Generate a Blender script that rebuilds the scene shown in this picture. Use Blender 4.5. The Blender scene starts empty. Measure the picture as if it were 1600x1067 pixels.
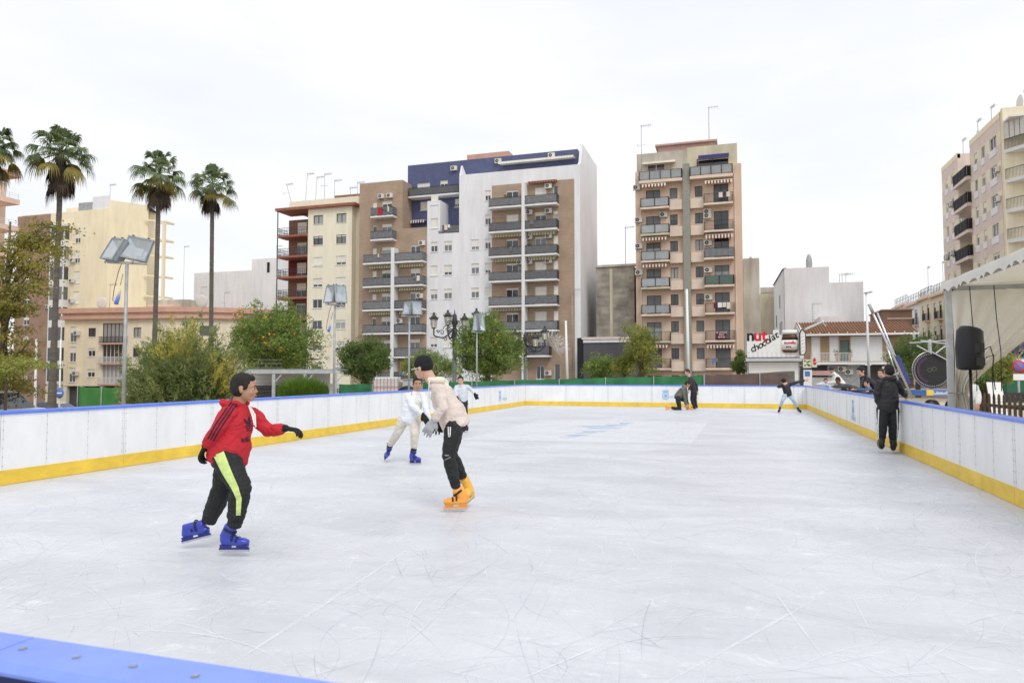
import bpy, math, random
import numpy as np
from mathutils import Vector, Matrix
from mathutils.bvhtree import BVHTree
R = math.radians
random.seed(7); rng = np.random.default_rng(7)
sc = bpy.context.scene
col = sc.collection

# ------------------------------------------------------------------ camera
F_PX = 1085.0; CX, CY = 800.0, 533.5; HZ = 584.0; VPX = 1140.0; EYE = 1.5
TH = math.atan((HZ-CY)/F_PX)
PHI = math.atan((VPX-CX)/F_PX*math.cos(TH))
CO, SI = math.cos(PHI), math.sin(PHI)
FW = Vector((-SI, CO, 0)); RT = Vector((CO, SI, 0)); UP = Vector((0, 0, 1))
CAM = Vector((0, 0, EYE))
def ray(px, py):
    u = (px-CX)/F_PX; v = (CY-py)/F_PX
    c = math.cos(TH)-v*math.sin(TH)
    return FW + RT*(u/c) + UP*((math.sin(TH)+v*math.cos(TH))/c)
def at(px, py, D): return CAM + ray(px, py)*D
def ground(px, py, z=0.0):
    r = ray(px, py); return CAM + r*((z-EYE)/r.z)
def onY(px, py, Y):
    r = ray(px, py); return CAM + r*(Y/r.y)
def onX(px, py, X):
    r = ray(px, py); return CAM + r*(X/r.x)
cam = bpy.data.cameras.new('camera'); co = bpy.data.objects.new('camera', cam); col.objects.link(co)
co.location = CAM; co.rotation_euler = (R(90)+TH, 0, PHI)
cam.sensor_width = 36; cam.lens = F_PX/1600*36; cam.clip_end = 3000; cam.clip_start = .05
sc.camera = co
cam.dof.use_dof = True; cam.dof.focus_distance = 8.5; cam.dof.aperture_fstop = 5

# ------------------------------------------------------------------ materials
M = {}
def mat(name, c, rough=.7, var=.1, scale=2.0, bump=0.0, bscale=40, metal=0, spec=.4, stretch=None, detail=4, c2=None, rand=0, fold=0, stain=None, sstretch=(1.6,1.6,.22)):
    if name in M: return M[name]
    m = bpy.data.materials.new(name); m.use_nodes = True; M[name] = m
    nt = m.node_tree; N = nt.nodes; Lk = nt.links; b = N['Principled BSDF']
    b.inputs['Roughness'].default_value = rough; b.inputs['Metallic'].default_value = metal
    b.inputs['Specular IOR Level'].default_value = spec
    tc = N.new('ShaderNodeTexCoord'); mp = N.new('ShaderNodeMapping'); Lk.new(tc.outputs['Object'], mp.inputs[0])
    if stretch: mp.inputs['Scale'].default_value = stretch
    n = N.new('ShaderNodeTexNoise'); n.inputs['Scale'].default_value = scale; n.inputs['Detail'].default_value = detail
    Lk.new(mp.outputs[0], n.inputs['Vector'])
    r = N.new('ShaderNodeValToRGB'); Lk.new(n.outputs['Fac'], r.inputs[0])
    r.color_ramp.elements[0].position = .3; r.color_ramp.elements[1].position = .7
    lo = [max(0, x*(1-var)) for x in c[:3]]; hi = [min(1, x*(1+var)) for x in (c2 or c)[:3]]
    r.color_ramp.elements[0].color = (*lo, 1); r.color_ramp.elements[1].color = (*hi, 1)
    out = r.outputs[0]
    if rand:
        oi = N.new('ShaderNodeObjectInfo'); hs = N.new('ShaderNodeHueSaturation'); mr = N.new('ShaderNodeMapRange')
        mr.inputs['To Min'].default_value = 1-rand; mr.inputs['To Max'].default_value = 1+rand
        Lk.new(oi.outputs['Random'], mr.inputs[0]); Lk.new(mr.outputs[0], hs.inputs['Value']); Lk.new(out, hs.inputs['Color']); out = hs.outputs[0]
    if stain is None: stain = .065 if (rough >= .8 and scale <= 1) else 0
    if stain:
        ms = N.new('ShaderNodeMapping'); ms.inputs['Scale'].default_value = sstretch; ns = N.new('ShaderNodeTexNoise'); ns.inputs['Scale'].default_value = 1; ns.inputs['Detail'].default_value = 8; ns.inputs['Roughness'].default_value = .68
        Lk.new(tc.outputs['Object'], ms.inputs[0]); Lk.new(ms.outputs[0], ns.inputs['Vector'])
        rs = N.new('ShaderNodeMapRange'); rs.inputs[1].default_value = .42; rs.inputs[2].default_value = .62; rs.inputs[3].default_value = 1.03; rs.inputs[4].default_value = 1-stain
        Lk.new(ns.outputs['Fac'], rs.inputs[0]); h2 = N.new('ShaderNodeHueSaturation'); Lk.new(out, h2.inputs['Color']); Lk.new(rs.outputs[0], h2.inputs['Value']); out = h2.outputs[0]
    Lk.new(out, b.inputs['Base Color'])
    if bump:
        n2 = N.new('ShaderNodeTexNoise'); n2.inputs['Scale'].default_value = bscale; n2.inputs['Detail'].default_value = 3
        Lk.new(tc.outputs['Object'], n2.inputs['Vector'])
        bp = N.new('ShaderNodeBump'); bp.inputs['Strength'].default_value = bump; bp.inputs['Distance'].default_value = .02
        Lk.new(n2.outputs['Fac'], bp.inputs['Height']); Lk.new(bp.outputs[0], b.inputs['Normal'])
        if fold:
            n3 = N.new('ShaderNodeTexNoise'); n3.inputs['Scale'].default_value = 5.5; n3.inputs['Detail'].default_value = 2; n3.inputs['Distortion'].default_value = 1.6
            mp3 = N.new('ShaderNodeMapping'); mp3.inputs['Scale'].default_value = (.7, .7, 1.5); mp3.inputs['Rotation'].default_value = (.3, .5, 0)
            Lk.new(tc.outputs['Object'], mp3.inputs[0]); Lk.new(mp3.outputs[0], n3.inputs['Vector'])
            b3 = N.new('ShaderNodeBump'); b3.inputs['Strength'].default_value = fold; b3.inputs['Distance'].default_value = .05
            Lk.new(n3.outputs['Fac'], b3.inputs['Height']); Lk.new(b3.outputs[0], bp.inputs['Normal'])
    return m
def brick(name, c1, c2, mortar, bw=.5, bh=.16, stain=.25):
    m = bpy.data.materials.new(name); m.use_nodes = True; M[name] = m
    nt = m.node_tree; N = nt.nodes; Lk = nt.links; b = N['Principled BSDF']; b.inputs['Roughness'].default_value = .85
    tc = N.new('ShaderNodeTexCoord'); sx = N.new('ShaderNodeSeparateXYZ'); cx = N.new('ShaderNodeCombineXYZ')
    Lk.new(tc.outputs['Object'], sx.inputs[0])
    ad = N.new('ShaderNodeMath'); Lk.new(sx.outputs['X'], ad.inputs[0]); Lk.new(sx.outputs['Y'], ad.inputs[1])
    Lk.new(ad.outputs[0], cx.inputs['X']); Lk.new(sx.outputs['Z'], cx.inputs['Y'])
    t = N.new('ShaderNodeTexBrick'); t.inputs['Scale'].default_value = 1; t.inputs['Brick Width'].default_value = bw; t.inputs['Row Height'].default_value = bh
    t.inputs['Mortar Size'].default_value = .012; t.inputs['Color1'].default_value = (*c1, 1); t.inputs['Color2'].default_value = (*c2, 1); t.inputs['Mortar'].default_value = (*mortar, 1)
    Lk.new(cx.outputs[0], t.inputs['Vector'])
    n = N.new('ShaderNodeTexNoise'); n.inputs['Scale'].default_value = .6; n.inputs['Detail'].default_value = 6; Lk.new(tc.outputs['Object'], n.inputs['Vector'])
    mr = N.new('ShaderNodeMapRange'); mr.inputs[1].default_value = .3; mr.inputs[2].default_value = .7; mr.inputs[3].default_value = 1-stain; mr.inputs[4].default_value = 1.1
    Lk.new(n.outputs['Fac'], mr.inputs[0])
    hs = N.new('ShaderNodeHueSaturation'); Lk.new(t.outputs['Color'], hs.inputs['Color']); Lk.new(mr.outputs[0], hs.inputs['Value'])
    Lk.new(hs.outputs[0], b.inputs['Base Color'])
    return m
def leafmat(name, c1, c2, sc1=1.2, trans=.35):
    m = bpy.data.materials.new(name); m.use_nodes = True; M[name] = m
    nt = m.node_tree; N = nt.nodes; Lk = nt.links; b = N['Principled BSDF']; b.inputs['Roughness'].default_value = .55; b.inputs['Specular IOR Level'].default_value = .3
    tc = N.new('ShaderNodeTexCoord')
    n = N.new('ShaderNodeTexNoise'); n.inputs['Scale'].default_value = sc1; n.inputs['Detail'].default_value = 5; n.inputs['Roughness'].default_value = .75
    Lk.new(tc.outputs['Object'], n.inputs['Vector'])
    r = N.new('ShaderNodeValToRGB'); r.color_ramp.elements[0].position = .36; r.color_ramp.elements[1].position = .64
    r.color_ramp.elements[0].color = (*c1, 1); r.color_ramp.elements[1].color = (*c2, 1)
    Lk.new(n.outputs['Fac'], r.inputs[0]); Lk.new(r.outputs[0], b.inputs['Base Color'])
    t = N.new('ShaderNodeBsdfTranslucent'); Lk.new(r.outputs[0], t.inputs[0]); mx = N.new('ShaderNodeMixShader'); mx.inputs[0].default_value = trans
    Lk.new(b.outputs[0], mx.inputs[1]); Lk.new(t.outputs[0], mx.inputs[2]); Lk.new(mx.outputs[0], N['Material Output'].inputs[0])
    return m

# ------------------------------------------------------------------ mesh builder
class MB:
    def __init__(s): s.v = []; s.f = []; s.m = []; s.mats = []; s.sm = []
    def mi(s, m):
        if m not in s.mats: s.mats.append(m)
        return s.mats.index(m)
    def quad(s, pts, m, smooth=False):
        i = len(s.v); s.v += [tuple(p) for p in pts]; s.f.append(tuple(range(i, i+len(pts)))); s.m.append(s.mi(m)); s.sm.append(smooth)
    def box(s, x0, x1, y0, y1, z0, z1, m, bev=0):
        if x0 > x1: x0, x1 = x1, x0
        if y0 > y1: y0, y1 = y1, y0
        if z0 > z1: z0, z1 = z1, z0
        i = len(s.v); k = s.mi(m)
        s.v += [(x0,y0,z0),(x1,y0,z0),(x1,y1,z0),(x0,y1,z0),(x0,y0,z1),(x1,y0,z1),(x1,y1,z1),(x0,y1,z1)]
        for f in ((3,2,1,0),(4,5,6,7),(0,1,5,4),(1,2,6,5),(2,3,7,6),(3,0,4,7)):
            s.f.append(tuple(i+a for a in f)); s.m.append(k); s.sm.append(False)
    def loft(s, pts, rads, m, side=None, seg=12, cap=.5, smooth=True):
        pts = [Vector(p) for p in pts]; n = len(pts); k = s.mi(m)
        rads = [(r, r) if not isinstance(r, (tuple, list)) else r for r in rads]
        rings = []
        T = [(pts[min(i+1, n-1)]-pts[max(i-1, 0)]).normalized() for i in range(n)]
        a = None
        def ring(c, t, ra, rb, sd):
            nonlocal a
            if sd is not None: x = Vector(sd)
            elif a is not None: x = a
            else: x = Vector((1, 0, 0)) if abs(t.x) < .8 else Vector((0, 1, 0))
            x = (x - t*x.dot(t)); x = x.normalized() if x.length > 1e-6 else t.orthogonal().normalized()
            a = x; y = t.cross(x)
            i = len(s.v)
            s.v += [tuple(c + x*(ra*math.cos(q)) + y*(rb*math.sin(q))) for q in [2*math.pi*j/seg for j in range(seg)]]
            return i
        sides = side if isinstance(side, list) else [side]*n
        if cap: rings.append(ring(pts[0]-T[0]*rads[0][0]*cap*.8, T[0], rads[0][0]*.6, rads[0][1]*.6, sides[0]))
        for i in range(n): rings.append(ring(pts[i], T[i], rads[i][0], rads[i][1], sides[i]))
        if cap: rings.append(ring(pts[-1]+T[-1]*rads[-1][0]*cap*.8, T[-1], rads[-1][0]*.6, rads[-1][1]*.6, sides[-1]))
        for a0, b0 in zip(rings, rings[1:]):
            for j in range(seg):
                j2 = (j+1) % seg
                s.f.append((a0+j, a0+j2, b0+j2, b0+j)); s.m.append(k); s.sm.append(smooth)
        s.f.append(tuple(rings[0]+j for j in range(seg))[::-1]); s.m.append(k); s.sm.append(smooth)
        s.f.append(tuple(rings[-1]+j for j in range(seg))); s.m.append(k); s.sm.append(smooth)
    def tube(s, a, b, r, m, r2=None, seg=8): s.loft([a, b], [r, r2 if r2 is not None else r], m, seg=seg, cap=0)
    def bar(s, a, b, w, h, m):
        a = Vector(a); b = Vector(b); t = (b-a).normalized(); x = t.cross(UP) if abs(t.z) < .95 else Vector((1,0,0)); x.normalize(); y = x.cross(t).normalized()
        i = len(s.v); k = s.mi(m)
        for c in (a, b):
            for sx, sy in ((-1,-1),(1,-1),(1,1),(-1,1)): s.v.append(tuple(c + x*(sx*w/2) + y*(sy*h/2)))
        for f in ((0,1,2,3),(7,6,5,4),(0,4,5,1),(1,5,6,2),(2,6,7,3),(3,7,4,0)): s.f.append(tuple(i+q for q in f)); s.m.append(k); s.sm.append(False)
    def ell(s, c, r, m, axes=None, nu=16, nv=10):
        c = Vector(c); k = s.mi(m)
        if axes is None: axes = (Vector((1,0,0)), Vector((0,1,0)), Vector((0,0,1)))
        if not isinstance(r, (tuple, list)): r = (r, r, r)
        i = len(s.v)
        s.v.append(tuple(c - axes[2]*r[2]))
        for a in range(1, nv):
            ph = -math.pi/2 + math.pi*a/nv
            for b in range(nu):
                t = 2*math.pi*b/nu
                s.v.append(tuple(c + axes[0]*(r[0]*math.cos(ph)*math.cos(t)) + axes[1]*(r[1]*math.cos(ph)*math.sin(t)) + axes[2]*(r[2]*math.sin(ph))))
        s.v.append(tuple(c + axes[2]*r[2])); top = len(s.v)-1
        for b in range(nu):
            b2 = (b+1) % nu
            s.f.append((i, i+1+b2, i+1+b)); s.m.append(k); s.sm.append(True)
            for a in range(nv-2):
                p = i+1+a*nu; s.f.append((p+b, p+b2, p+nu+b2, p+nu+b)); s.m.append(k); s.sm.append(True)
            p = i+1+(nv-2)*nu; s.f.append((p+b, p+b2, top)); s.m.append(k); s.sm.append(True)
    def prism(s, poly, y0, y1, m, f=lambda x, y, z: (x, y, z)):
        """polygon in xz extruded along y"""
        k = s.mi(m); i = len(s.v); n = len(poly)
        s.v += [f(x, y0, z) for x, z in poly] + [f(x, y1, z) for x, z in poly]
        s.f.append(tuple(range(i, i+n))); s.f.append(tuple(range(i+2*n-1, i+n-1, -1)))
        s.m += [k, k]; s.sm += [False, False]
        for j in range(n):
            j2 = (j+1) % n; s.f.append((i+j2, i+j, i+n+j, i+n+j2)); s.m.append(k); s.sm.append(False)
    def mesh(s, name):
        me = bpy.data.meshes.new(name); me.from_pydata(s.v, [], s.f)
        for m in s.mats: me.materials.append(m)
        if me.polygons:
            me.polygons.foreach_set('material_index', s.m); me.polygons.foreach_set('use_smooth', s.sm)
        me.update(); return me
    def build(s, name, parent=None, loc=None):
        return link(name, s.mesh(name), parent, loc)
def link(name, me, parent=None, loc=None):
    o = bpy.data.objects.new(name, me); col.objects.link(o)
    if parent is not None: o.parent = parent
    if loc is not None: o.location = loc
    return o
def tag(o, label=None, cat=None, group=None, kind=None):
    if label: o['label'] = label
    if cat: o['category'] = cat
    if group: o['group'] = group
    if kind: o['kind'] = kind
    return o
def thing(name, label, cat, loc=(0,0,0), rz=0, group=None):
    o = link(name, None, None, loc); o.rotation_euler = (0, 0, rz); o.empty_display_size = .2
    return tag(o, label, cat, group)
def bake(o):
    dg = bpy.context.evaluated_depsgraph_get(); me = bpy.data.meshes.new_from_object(o.evaluated_get(dg))
    old = o.data; o.modifiers.clear(); o.data = me
    me.name = old.name
    return o
def text(name, body, size, m, loc=(0,0,0), rot=(0,0,0), parent=None, extrude=.004, shear=0, bold=0, align='LEFT', spacing=1):
    cu = bpy.data.curves.new(name, 'FONT'); cu.body = body; cu.size = size; cu.extrude = extrude; cu.shear = shear; cu.offset = bold; cu.align_x = align; cu.space_character = spacing
    cu.resolution_u = 3
    t = bpy.data.objects.new(name, cu); col.objects.link(t)
    dg = bpy.context.evaluated_depsgraph_get(); me = bpy.data.meshes.new_from_object(t.evaluated_get(dg))
    bpy.data.objects.remove(t); bpy.data.curves.remove(cu)
    me.materials.clear(); me.materials.append(m)
    o = link(name, me, parent, loc); o.rotation_euler = rot
    return o
def sstep(a, b, x):
    t = max(0, min(1, (x-a)/(b-a))); return t*t*(3-2*t)
def gz(x, y): return -.06 - 3.9*sstep(-14, -48, x) - 0*y

# ------------------------------------------------------------------ world, light
w = bpy.data.worlds.new('World'); sc.world = w; w.use_nodes = True
nt = w.node_tree; N = nt.nodes; Lk = nt.links; bg = N['Background']
sky = N.new('ShaderNodeTexSky'); sky.sky_type = 'NISHITA'; sky.sun_disc = False
SUN_EL, SUN_AZ = R(50), R(140)   # azimuth measured clockwise from +Y
sky.sun_elevation = SUN_EL; sky.sun_rotation = SUN_AZ; sky.dust_density = 2
tc = N.new('ShaderNodeTexCoord'); mp = N.new('ShaderNodeMapping'); mp.inputs['Scale'].default_value = (1, 1, 3.2)
n1 = N.new('ShaderNodeTexNoise'); n1.inputs['Scale'].default_value = 1.5; n1.inputs['Detail'].default_value = 6; n1.inputs['Roughness'].default_value = .5
Lk.new(tc.outputs['Generated'], mp.inputs[0]); Lk.new(mp.outputs[0], n1.inputs['Vector'])
cr = N.new('ShaderNodeValToRGB'); Lk.new(n1.outputs['Fac'], cr.inputs[0])
cr.color_ramp.elements[0].position = .35; cr.color_ramp.elements[1].position = .62
cr.color_ramp.elements[0].color = (.775, .80, .86, 1); cr.color_ramp.elements[1].color = (.925, .93, .95, 1)
vm = N.new('ShaderNodeVectorMath'); vm.operation = 'SCALE'; vm.inputs['Scale'].default_value = 9.4; Lk.new(cr.outputs[0], vm.inputs[0])
mx = N.new('ShaderNodeMix'); mx.data_type = 'RGBA'; mx.inputs[0].default_value = .94
Lk.new(sky.outputs[0], mx.inputs['A']); Lk.new(vm.outputs[0], mx.inputs['B']); Lk.new(mx.outputs['Result'], bg.inputs[0])
bg.inputs[1].default_value = .1
sl = bpy.data.lights.new('sun', 'SUN'); sl.energy = 1.2; sl.angle = R(25); sl.color = (1, .97, .92)
so = bpy.data.objects.new('sun', sl); col.objects.link(so)
sd = Vector((math.sin(SUN_AZ)*math.cos(SUN_EL), math.cos(SUN_AZ)*math.cos(SUN_EL), math.sin(SUN_EL)))
so.rotation_euler = sd.to_track_quat('Z', 'Y').to_euler(); so.location = (0, 0, 60)
sc.view_settings.view_transform = 'Standard'; sc.view_settings.look = 'None'; sc.view_settings.exposure = .32; sc.view_settings.gamma = 1
sc.cycles.max_bounces = 6; sc.cycles.transparent_max_bounces = 12

# ------------------------------------------------------------------ common materials
mat('asphalt', (.06,.06,.065), .9, .3, .3)
mat('white_paint', (.80,.80,.79), .5, .03)
mat('white_wall', (.78,.78,.80), .8, .05, .25)
mat('white_trim', (.78,.78,.77), .6, .03)
mat('dark_metal', (.035,.036,.04), .45, .2, metal=.3)
mat('galv', (.55,.57,.58), .42, .12, 6, metal=.25)
mat('galv_dull', (.38,.40,.40), .55, .2, 5, metal=.3)
mat('black_plastic', (.018,.018,.02), .45, .1)
mat('steel', (.6,.6,.62), .25, .05, metal=1)
mat('shutter', (.78,.76,.69), .6, .06, 2, rand=.06)
mat('shutter_dark', (.16,.17,.18), .6, .06, 2, rand=.2)
mat('frame_white', (.75,.75,.74), .5, .03)
mat('frame_dark', (.06,.055,.05), .5, .1)
def panemat():
    m = bpy.data.materials.new('pane_glass'); m.use_nodes = True; M['pane'] = m
    nt = m.node_tree; N = nt.nodes; Lk = nt.links; b = N['Principled BSDF']
    b.inputs['Roughness'].default_value = .06; b.inputs['Specular IOR Level'].default_value = .9
    oi = N.new('ShaderNodeObjectInfo'); r = N.new('ShaderNodeValToRGB'); r.color_ramp.interpolation = 'CONSTANT'
    e = r.color_ramp.elements; e[0].color = (.022,.026,.03,1); e[1].position = .3; e[1].color = (.06,.07,.08,1)
    for p, c in ((.5, (.17,.18,.19,1)), (.66, (.38,.38,.37,1)), (.88, (.05,.045,.04,1))):
        x = e.new(p); x.color = c
    tc = N.new('ShaderNodeTexCoord'); wv = N.new('ShaderNodeTexWave'); wv.inputs['Scale'].default_value = 5; wv.inputs['Distortion'].default_value = 2
    Lk.new(tc.outputs['Object'], wv.inputs['Vector'])
    mr = N.new('ShaderNodeMapRange'); mr.inputs[3].default_value = .65; mr.inputs[4].default_value = 1.15; Lk.new(wv.outputs['Fac'], mr.inputs[0])
    hs = N.new('ShaderNodeHueSaturation'); Lk.new(oi.outputs['Random'], r.inputs[0]); Lk.new(r.outputs[0], hs.inputs['Color']); Lk.new(mr.outputs[0], hs.inputs['Value'])
    Lk.new(hs.outputs[0], b.inputs['Base Color'])
panemat()

# ------------------------------------------------------------------ ground
def terrain():
    xs = [-1500,-900,-500,-300,-200,-150,-120,-100]+list(range(-90,-8,3))+[-9,0,5,20,40,80,150,300,600,1500]
    ys = [-300,-60,-20,0,10,20,35,50,65,80,110,160,300,700,1600,2500]
    v = [(x, y, gz(x, y)-.004) for y in ys for x in xs]; n = len(xs)
    f = [(j*n+i, j*n+i+1, (j+1)*n+i+1, (j+1)*n+i) for j in range(len(ys)-1) for i in range(n-1)]
    me = bpy.data.meshes.new('ground'); me.from_pydata(v, [], f); me.materials.append(mat('sandy_ground', (.36,.30,.22), .95, .25, .35, bump=.3, bscale=8)); me.polygons.foreach_set('use_smooth', [True]*len(f))
    return tag(link('ground', me), kind='structure')
terrain()
def strip(name, x0, x1, y0, y1, dz, m):
    b = MB(); xs = np.linspace(x0, x1, max(2, int(abs(x1-x0)/3)+1)); 
    for a, c in zip(xs, xs[1:]): b.quad([(a, y0, gz(a,0)+dz), (c, y0, gz(c,0)+dz), (c, y1, gz(c,0)+dz), (a, y1, gz(a,0)+dz)], m)
    return tag(b.build(name), kind='structure')
strip('road', -120, 26, 58, 72, .004, M['asphalt'])
strip('pavement', -120, 26, 72.02, 76.2, .12, mat('paving', (.35,.34,.32), .9, .15, 1))
# ------------------------------------------------------------------ rink
XL, XR, YN, YF = -9.37, 3.12, 1.0, 32.1
# near board: fit to the photo's rail line
YN = ground(0, 990, 1.0).y
def icemat():
    m = bpy.data.materials.new('ice'); m.use_nodes = True; M['ice'] = m
    nt = m.node_tree; N = nt.nodes; Lk = nt.links; b = N['Principled BSDF']
    b.inputs['Specular IOR Level'].default_value = .6
    tc = N.new('ShaderNodeTexCoord')
    def noise(scale, st=(1,1,1), det=5, rot=0, rg=.55, dist=0):
        mp = N.new('ShaderNodeMapping'); mp.inputs['Scale'].default_value = st; mp.inputs['Rotation'].default_value = (0,0,rot)
        n = N.new('ShaderNodeTexNoise'); n.inputs['Scale'].default_value = scale; n.inputs['Detail'].default_value = det; n.inputs['Roughness'].default_value = rg; n.inputs['Distortion'].default_value = dist
        Lk.new(tc.outputs['Object'], mp.inputs[0]); Lk.new(mp.outputs[0], n.inputs['Vector']); return n.outputs['Fac']
    def ramp(x, p0, c0, p1, c1):
        r = N.new('ShaderNodeValToRGB'); e = r.color_ramp.elements; e[0].position = p0; e[1].position = p1; e[0].color = (*c0, 1); e[1].color = (*c1, 1); Lk.new(x, r.inputs[0]); return r.outputs[0]
    def mul(a, c, f=1, t='MULTIPLY'):
        x = N.new('ShaderNodeMix'); x.data_type = 'RGBA'; x.blend_type = t; x.inputs[0].default_value = f; Lk.new(a, x.inputs['A']); Lk.new(c, x.inputs['B']); return x.outputs['Result']
    base = ramp(noise(.55, (1,1.8,1), rot=.3, det=9, rg=.62, dist=.5), .36, (.58,.595,.63), .64, (.69,.705,.74))
    l1 = ramp(noise(3, (1, 9, 1), rot=.5, det=8, rg=.7, dist=.6), .34, (.96,.96,.965), .6, (1,1,1))
    l2 = ramp(noise(3, (9, 1, 1), rot=-.25, det=8, rg=.7, dist=.8), .36, (.965,.965,.97), .6, (1,1,1))
    fine = ramp(noise(22, (1, 3, 1), rot=1.1, det=8, rg=.8, dist=1), .4, (.96,.96,.97), .62, (1.0,1.0,1.0))
    c = mul(mul(mul(base, l1), l2), fine)
    snow = ramp(noise(3.2, (1, 1.5, 1), rot=.4, det=12, rg=.78, dist=.9), .56, (0,0,0), .68, (.15,.15,.145))
    c = mul(c, snow, 1, 'ADD')
    Lk.new(c, b.inputs['Base Color'])
    rr = N.new('ShaderNodeMapRange'); rr.inputs[1].default_value = .35; rr.inputs[2].default_value = .65; rr.inputs[3].default_value = .38; rr.inputs[4].default_value = .55
    Lk.new(noise(1.3, (1, 3, 1), det=8), rr.inputs[0]); Lk.new(rr.outputs[0], b.inputs['Roughness'])
    bp = N.new('ShaderNodeBump'); bp.inputs['Strength'].default_value = .25; bp.inputs['Distance'].default_value = .01
    Lk.new(noise(14, (1, 3, 1), det=9, rg=.75), bp.inputs['Height']); Lk.new(bp.outputs[0], b.inputs['Normal'])
icemat()
b = MB(); b.quad([(XL, YN, 0), (XR, YN, 0), (XR, YF, 0), (XL, YF, 0)], M['ice']); tag(b.build('ice_rink'), 'white ice sheet scored with skate marks inside the barrier', 'ice', kind='structure')
# platform the ice lies on
b = MB(); b.box(XL-.15, XR+.15, YN-.15, YF+.15, -.05, -.004, M['white_paint']); tag(b.build('platform'), kind='structure')

def glaze(name, c, a, rough=.5, film_lo=.25):
    m = bpy.data.materials.new(name); m.use_nodes = True; M[name] = m
    nt = m.node_tree; N = nt.nodes; Lk = nt.links; b = N['Principled BSDF']; b.inputs['Base Color'].default_value = (*c, 1); b.inputs['Roughness'].default_value = rough
    tc = N.new('ShaderNodeTexCoord'); n = N.new('ShaderNodeTexNoise'); n.inputs['Scale'].default_value = 3; n.inputs['Detail'].default_value = 8; Lk.new(tc.outputs['Object'], n.inputs['Vector'])
    mr = N.new('ShaderNodeMapRange'); mr.inputs[1].default_value = .35; mr.inputs[2].default_value = .65; mr.inputs[3].default_value = a*film_lo; mr.inputs[4].default_value = a; Lk.new(n.outputs['Fac'], mr.inputs[0]); Lk.new(mr.outputs[0], b.inputs['Alpha'])
    return m
glaze('mark_white', (.92,.93,.95), .55, .6, .1); glaze('mark_grey', (.44,.46,.51), .34, .5, .1); glaze('film', (.93,.94,.97), .5, .5, .75); glaze('print_blue', (.30,.52,.85), .32)
def marks():
    rr = random.Random(3); b = MB(); k = [b.mi(M['mark_white']), b.mi(M['mark_grey'])]
    def arc(x, y, L, w, a, curv, mi, z):
        n = max(4, int(L/.12)); pts = []
        for i in range(n+1):
            pts.append((x, y, a)); x += math.cos(a)*L/n; y += math.sin(a)*L/n; a += curv*L/n
        i0 = len(b.v)
        for i, (px, py, aa) in enumerate(pts):
            ww = w*(.25+.75*math.sin(math.pi*min(1, max(.0, i/n)))**.6)*rr.uniform(.8, 1.15)
            sx, sy = -math.sin(aa)*ww/2, math.cos(aa)*ww/2
            b.v += [(px+sx, py+sy, z), (px-sx, py-sy, z)]
        for i in range(n):
            p = i0+2*i; c1 = pts[i]
            if not (XL+.05 < c1[0] < XR-.05 and YN+.15 < c1[1] < YF-.1) or not (XL+.05 < pts[i+1][0] < XR-.05 and YN+.15 < pts[i+1][1] < YF-.1): continue
            b.f.append((p, p+1, p+3, p+2)); b.m.append(mi); b.sm.append(False)
    for i in range(8500):
        x = rr.uniform(XL+.2, XR-.2); y = YN+.2+(YF-YN-.4)*rr.random()**1.7
        if rr.random() < .25: x = XR-.2-abs(rr.gauss(0, .8))
        w = rr.random() < .5
        arc(x, y, rr.uniform(.1, 1.3)*(1 if rr.random() < .88 else 2.2), (rr.uniform(.002, .008) if rr.random() < .96 else rr.uniform(.01, .02)) if w else rr.uniform(.0022, .008), rr.gauss(1.6, 1.0) if rr.random() < .6 else rr.uniform(0, 6.3), rr.gauss(0, .6)*rr.choice((.4, 1, 2.5)), k[0] if w else k[1], .0015+.0000004*i)
    def line(p, q, w, z=.0035):
        a0 = ground(*p); a1 = ground(*q); d = a1-a0
        arc(a0.x, a0.y, d.length, w, math.atan2(d.y, d.x), .01, k[0], z)
    line((350, 1045), (640, 860), .035); line((1040, 1067), (1290, 930), .022, .0037); line((260, 780), (600, 700), .012, .0038); line((180, 950), (360, 905), .012, .0039)
    line((500, 640+60), (900, 760), .012, .0040); line((800, 1067), (960, 1000), .014, .0041); line((60, 900), (420, 840), .01, .0042)
    tag(b.build('skate_marks'), 'tangle of white and grey blade marks cut in the ice', 'marks', kind='stuff')
marks()
b = MB(); b.quad([ground(718, 687, .006), ground(1080, 693, .006), ground(1107, 660, .006), ground(848, 656, .006)], M['film']); film = b.build('white_film')
tag(film, 'bright white rectangular sheet with faded blue print set in the far ice', 'ice sheet')
b = MB(); rr = random.Random(5)
for (x0, x1, y) in ((868,900,682.5),(880,920,679.5),(896,935,676),(905,950,673),(900,965,665.5),(940,985,664.5),(960,990,661),(915,975,668),(885,912,681)):
    for j in range(3):
        yy = y+rr.uniform(-.8, .8); a = x0+rr.uniform(0, 8); c = x1-rr.uniform(0, 8)
        z = .0075+.0003*len(b.f)
        b.quad([ground(a, yy+.8, z), ground(c, yy+.3, z), ground(c, yy-.4, z), ground(a+3, yy-.3, z)], M['print_blue'])
b.build('blue_print', film)

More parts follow.
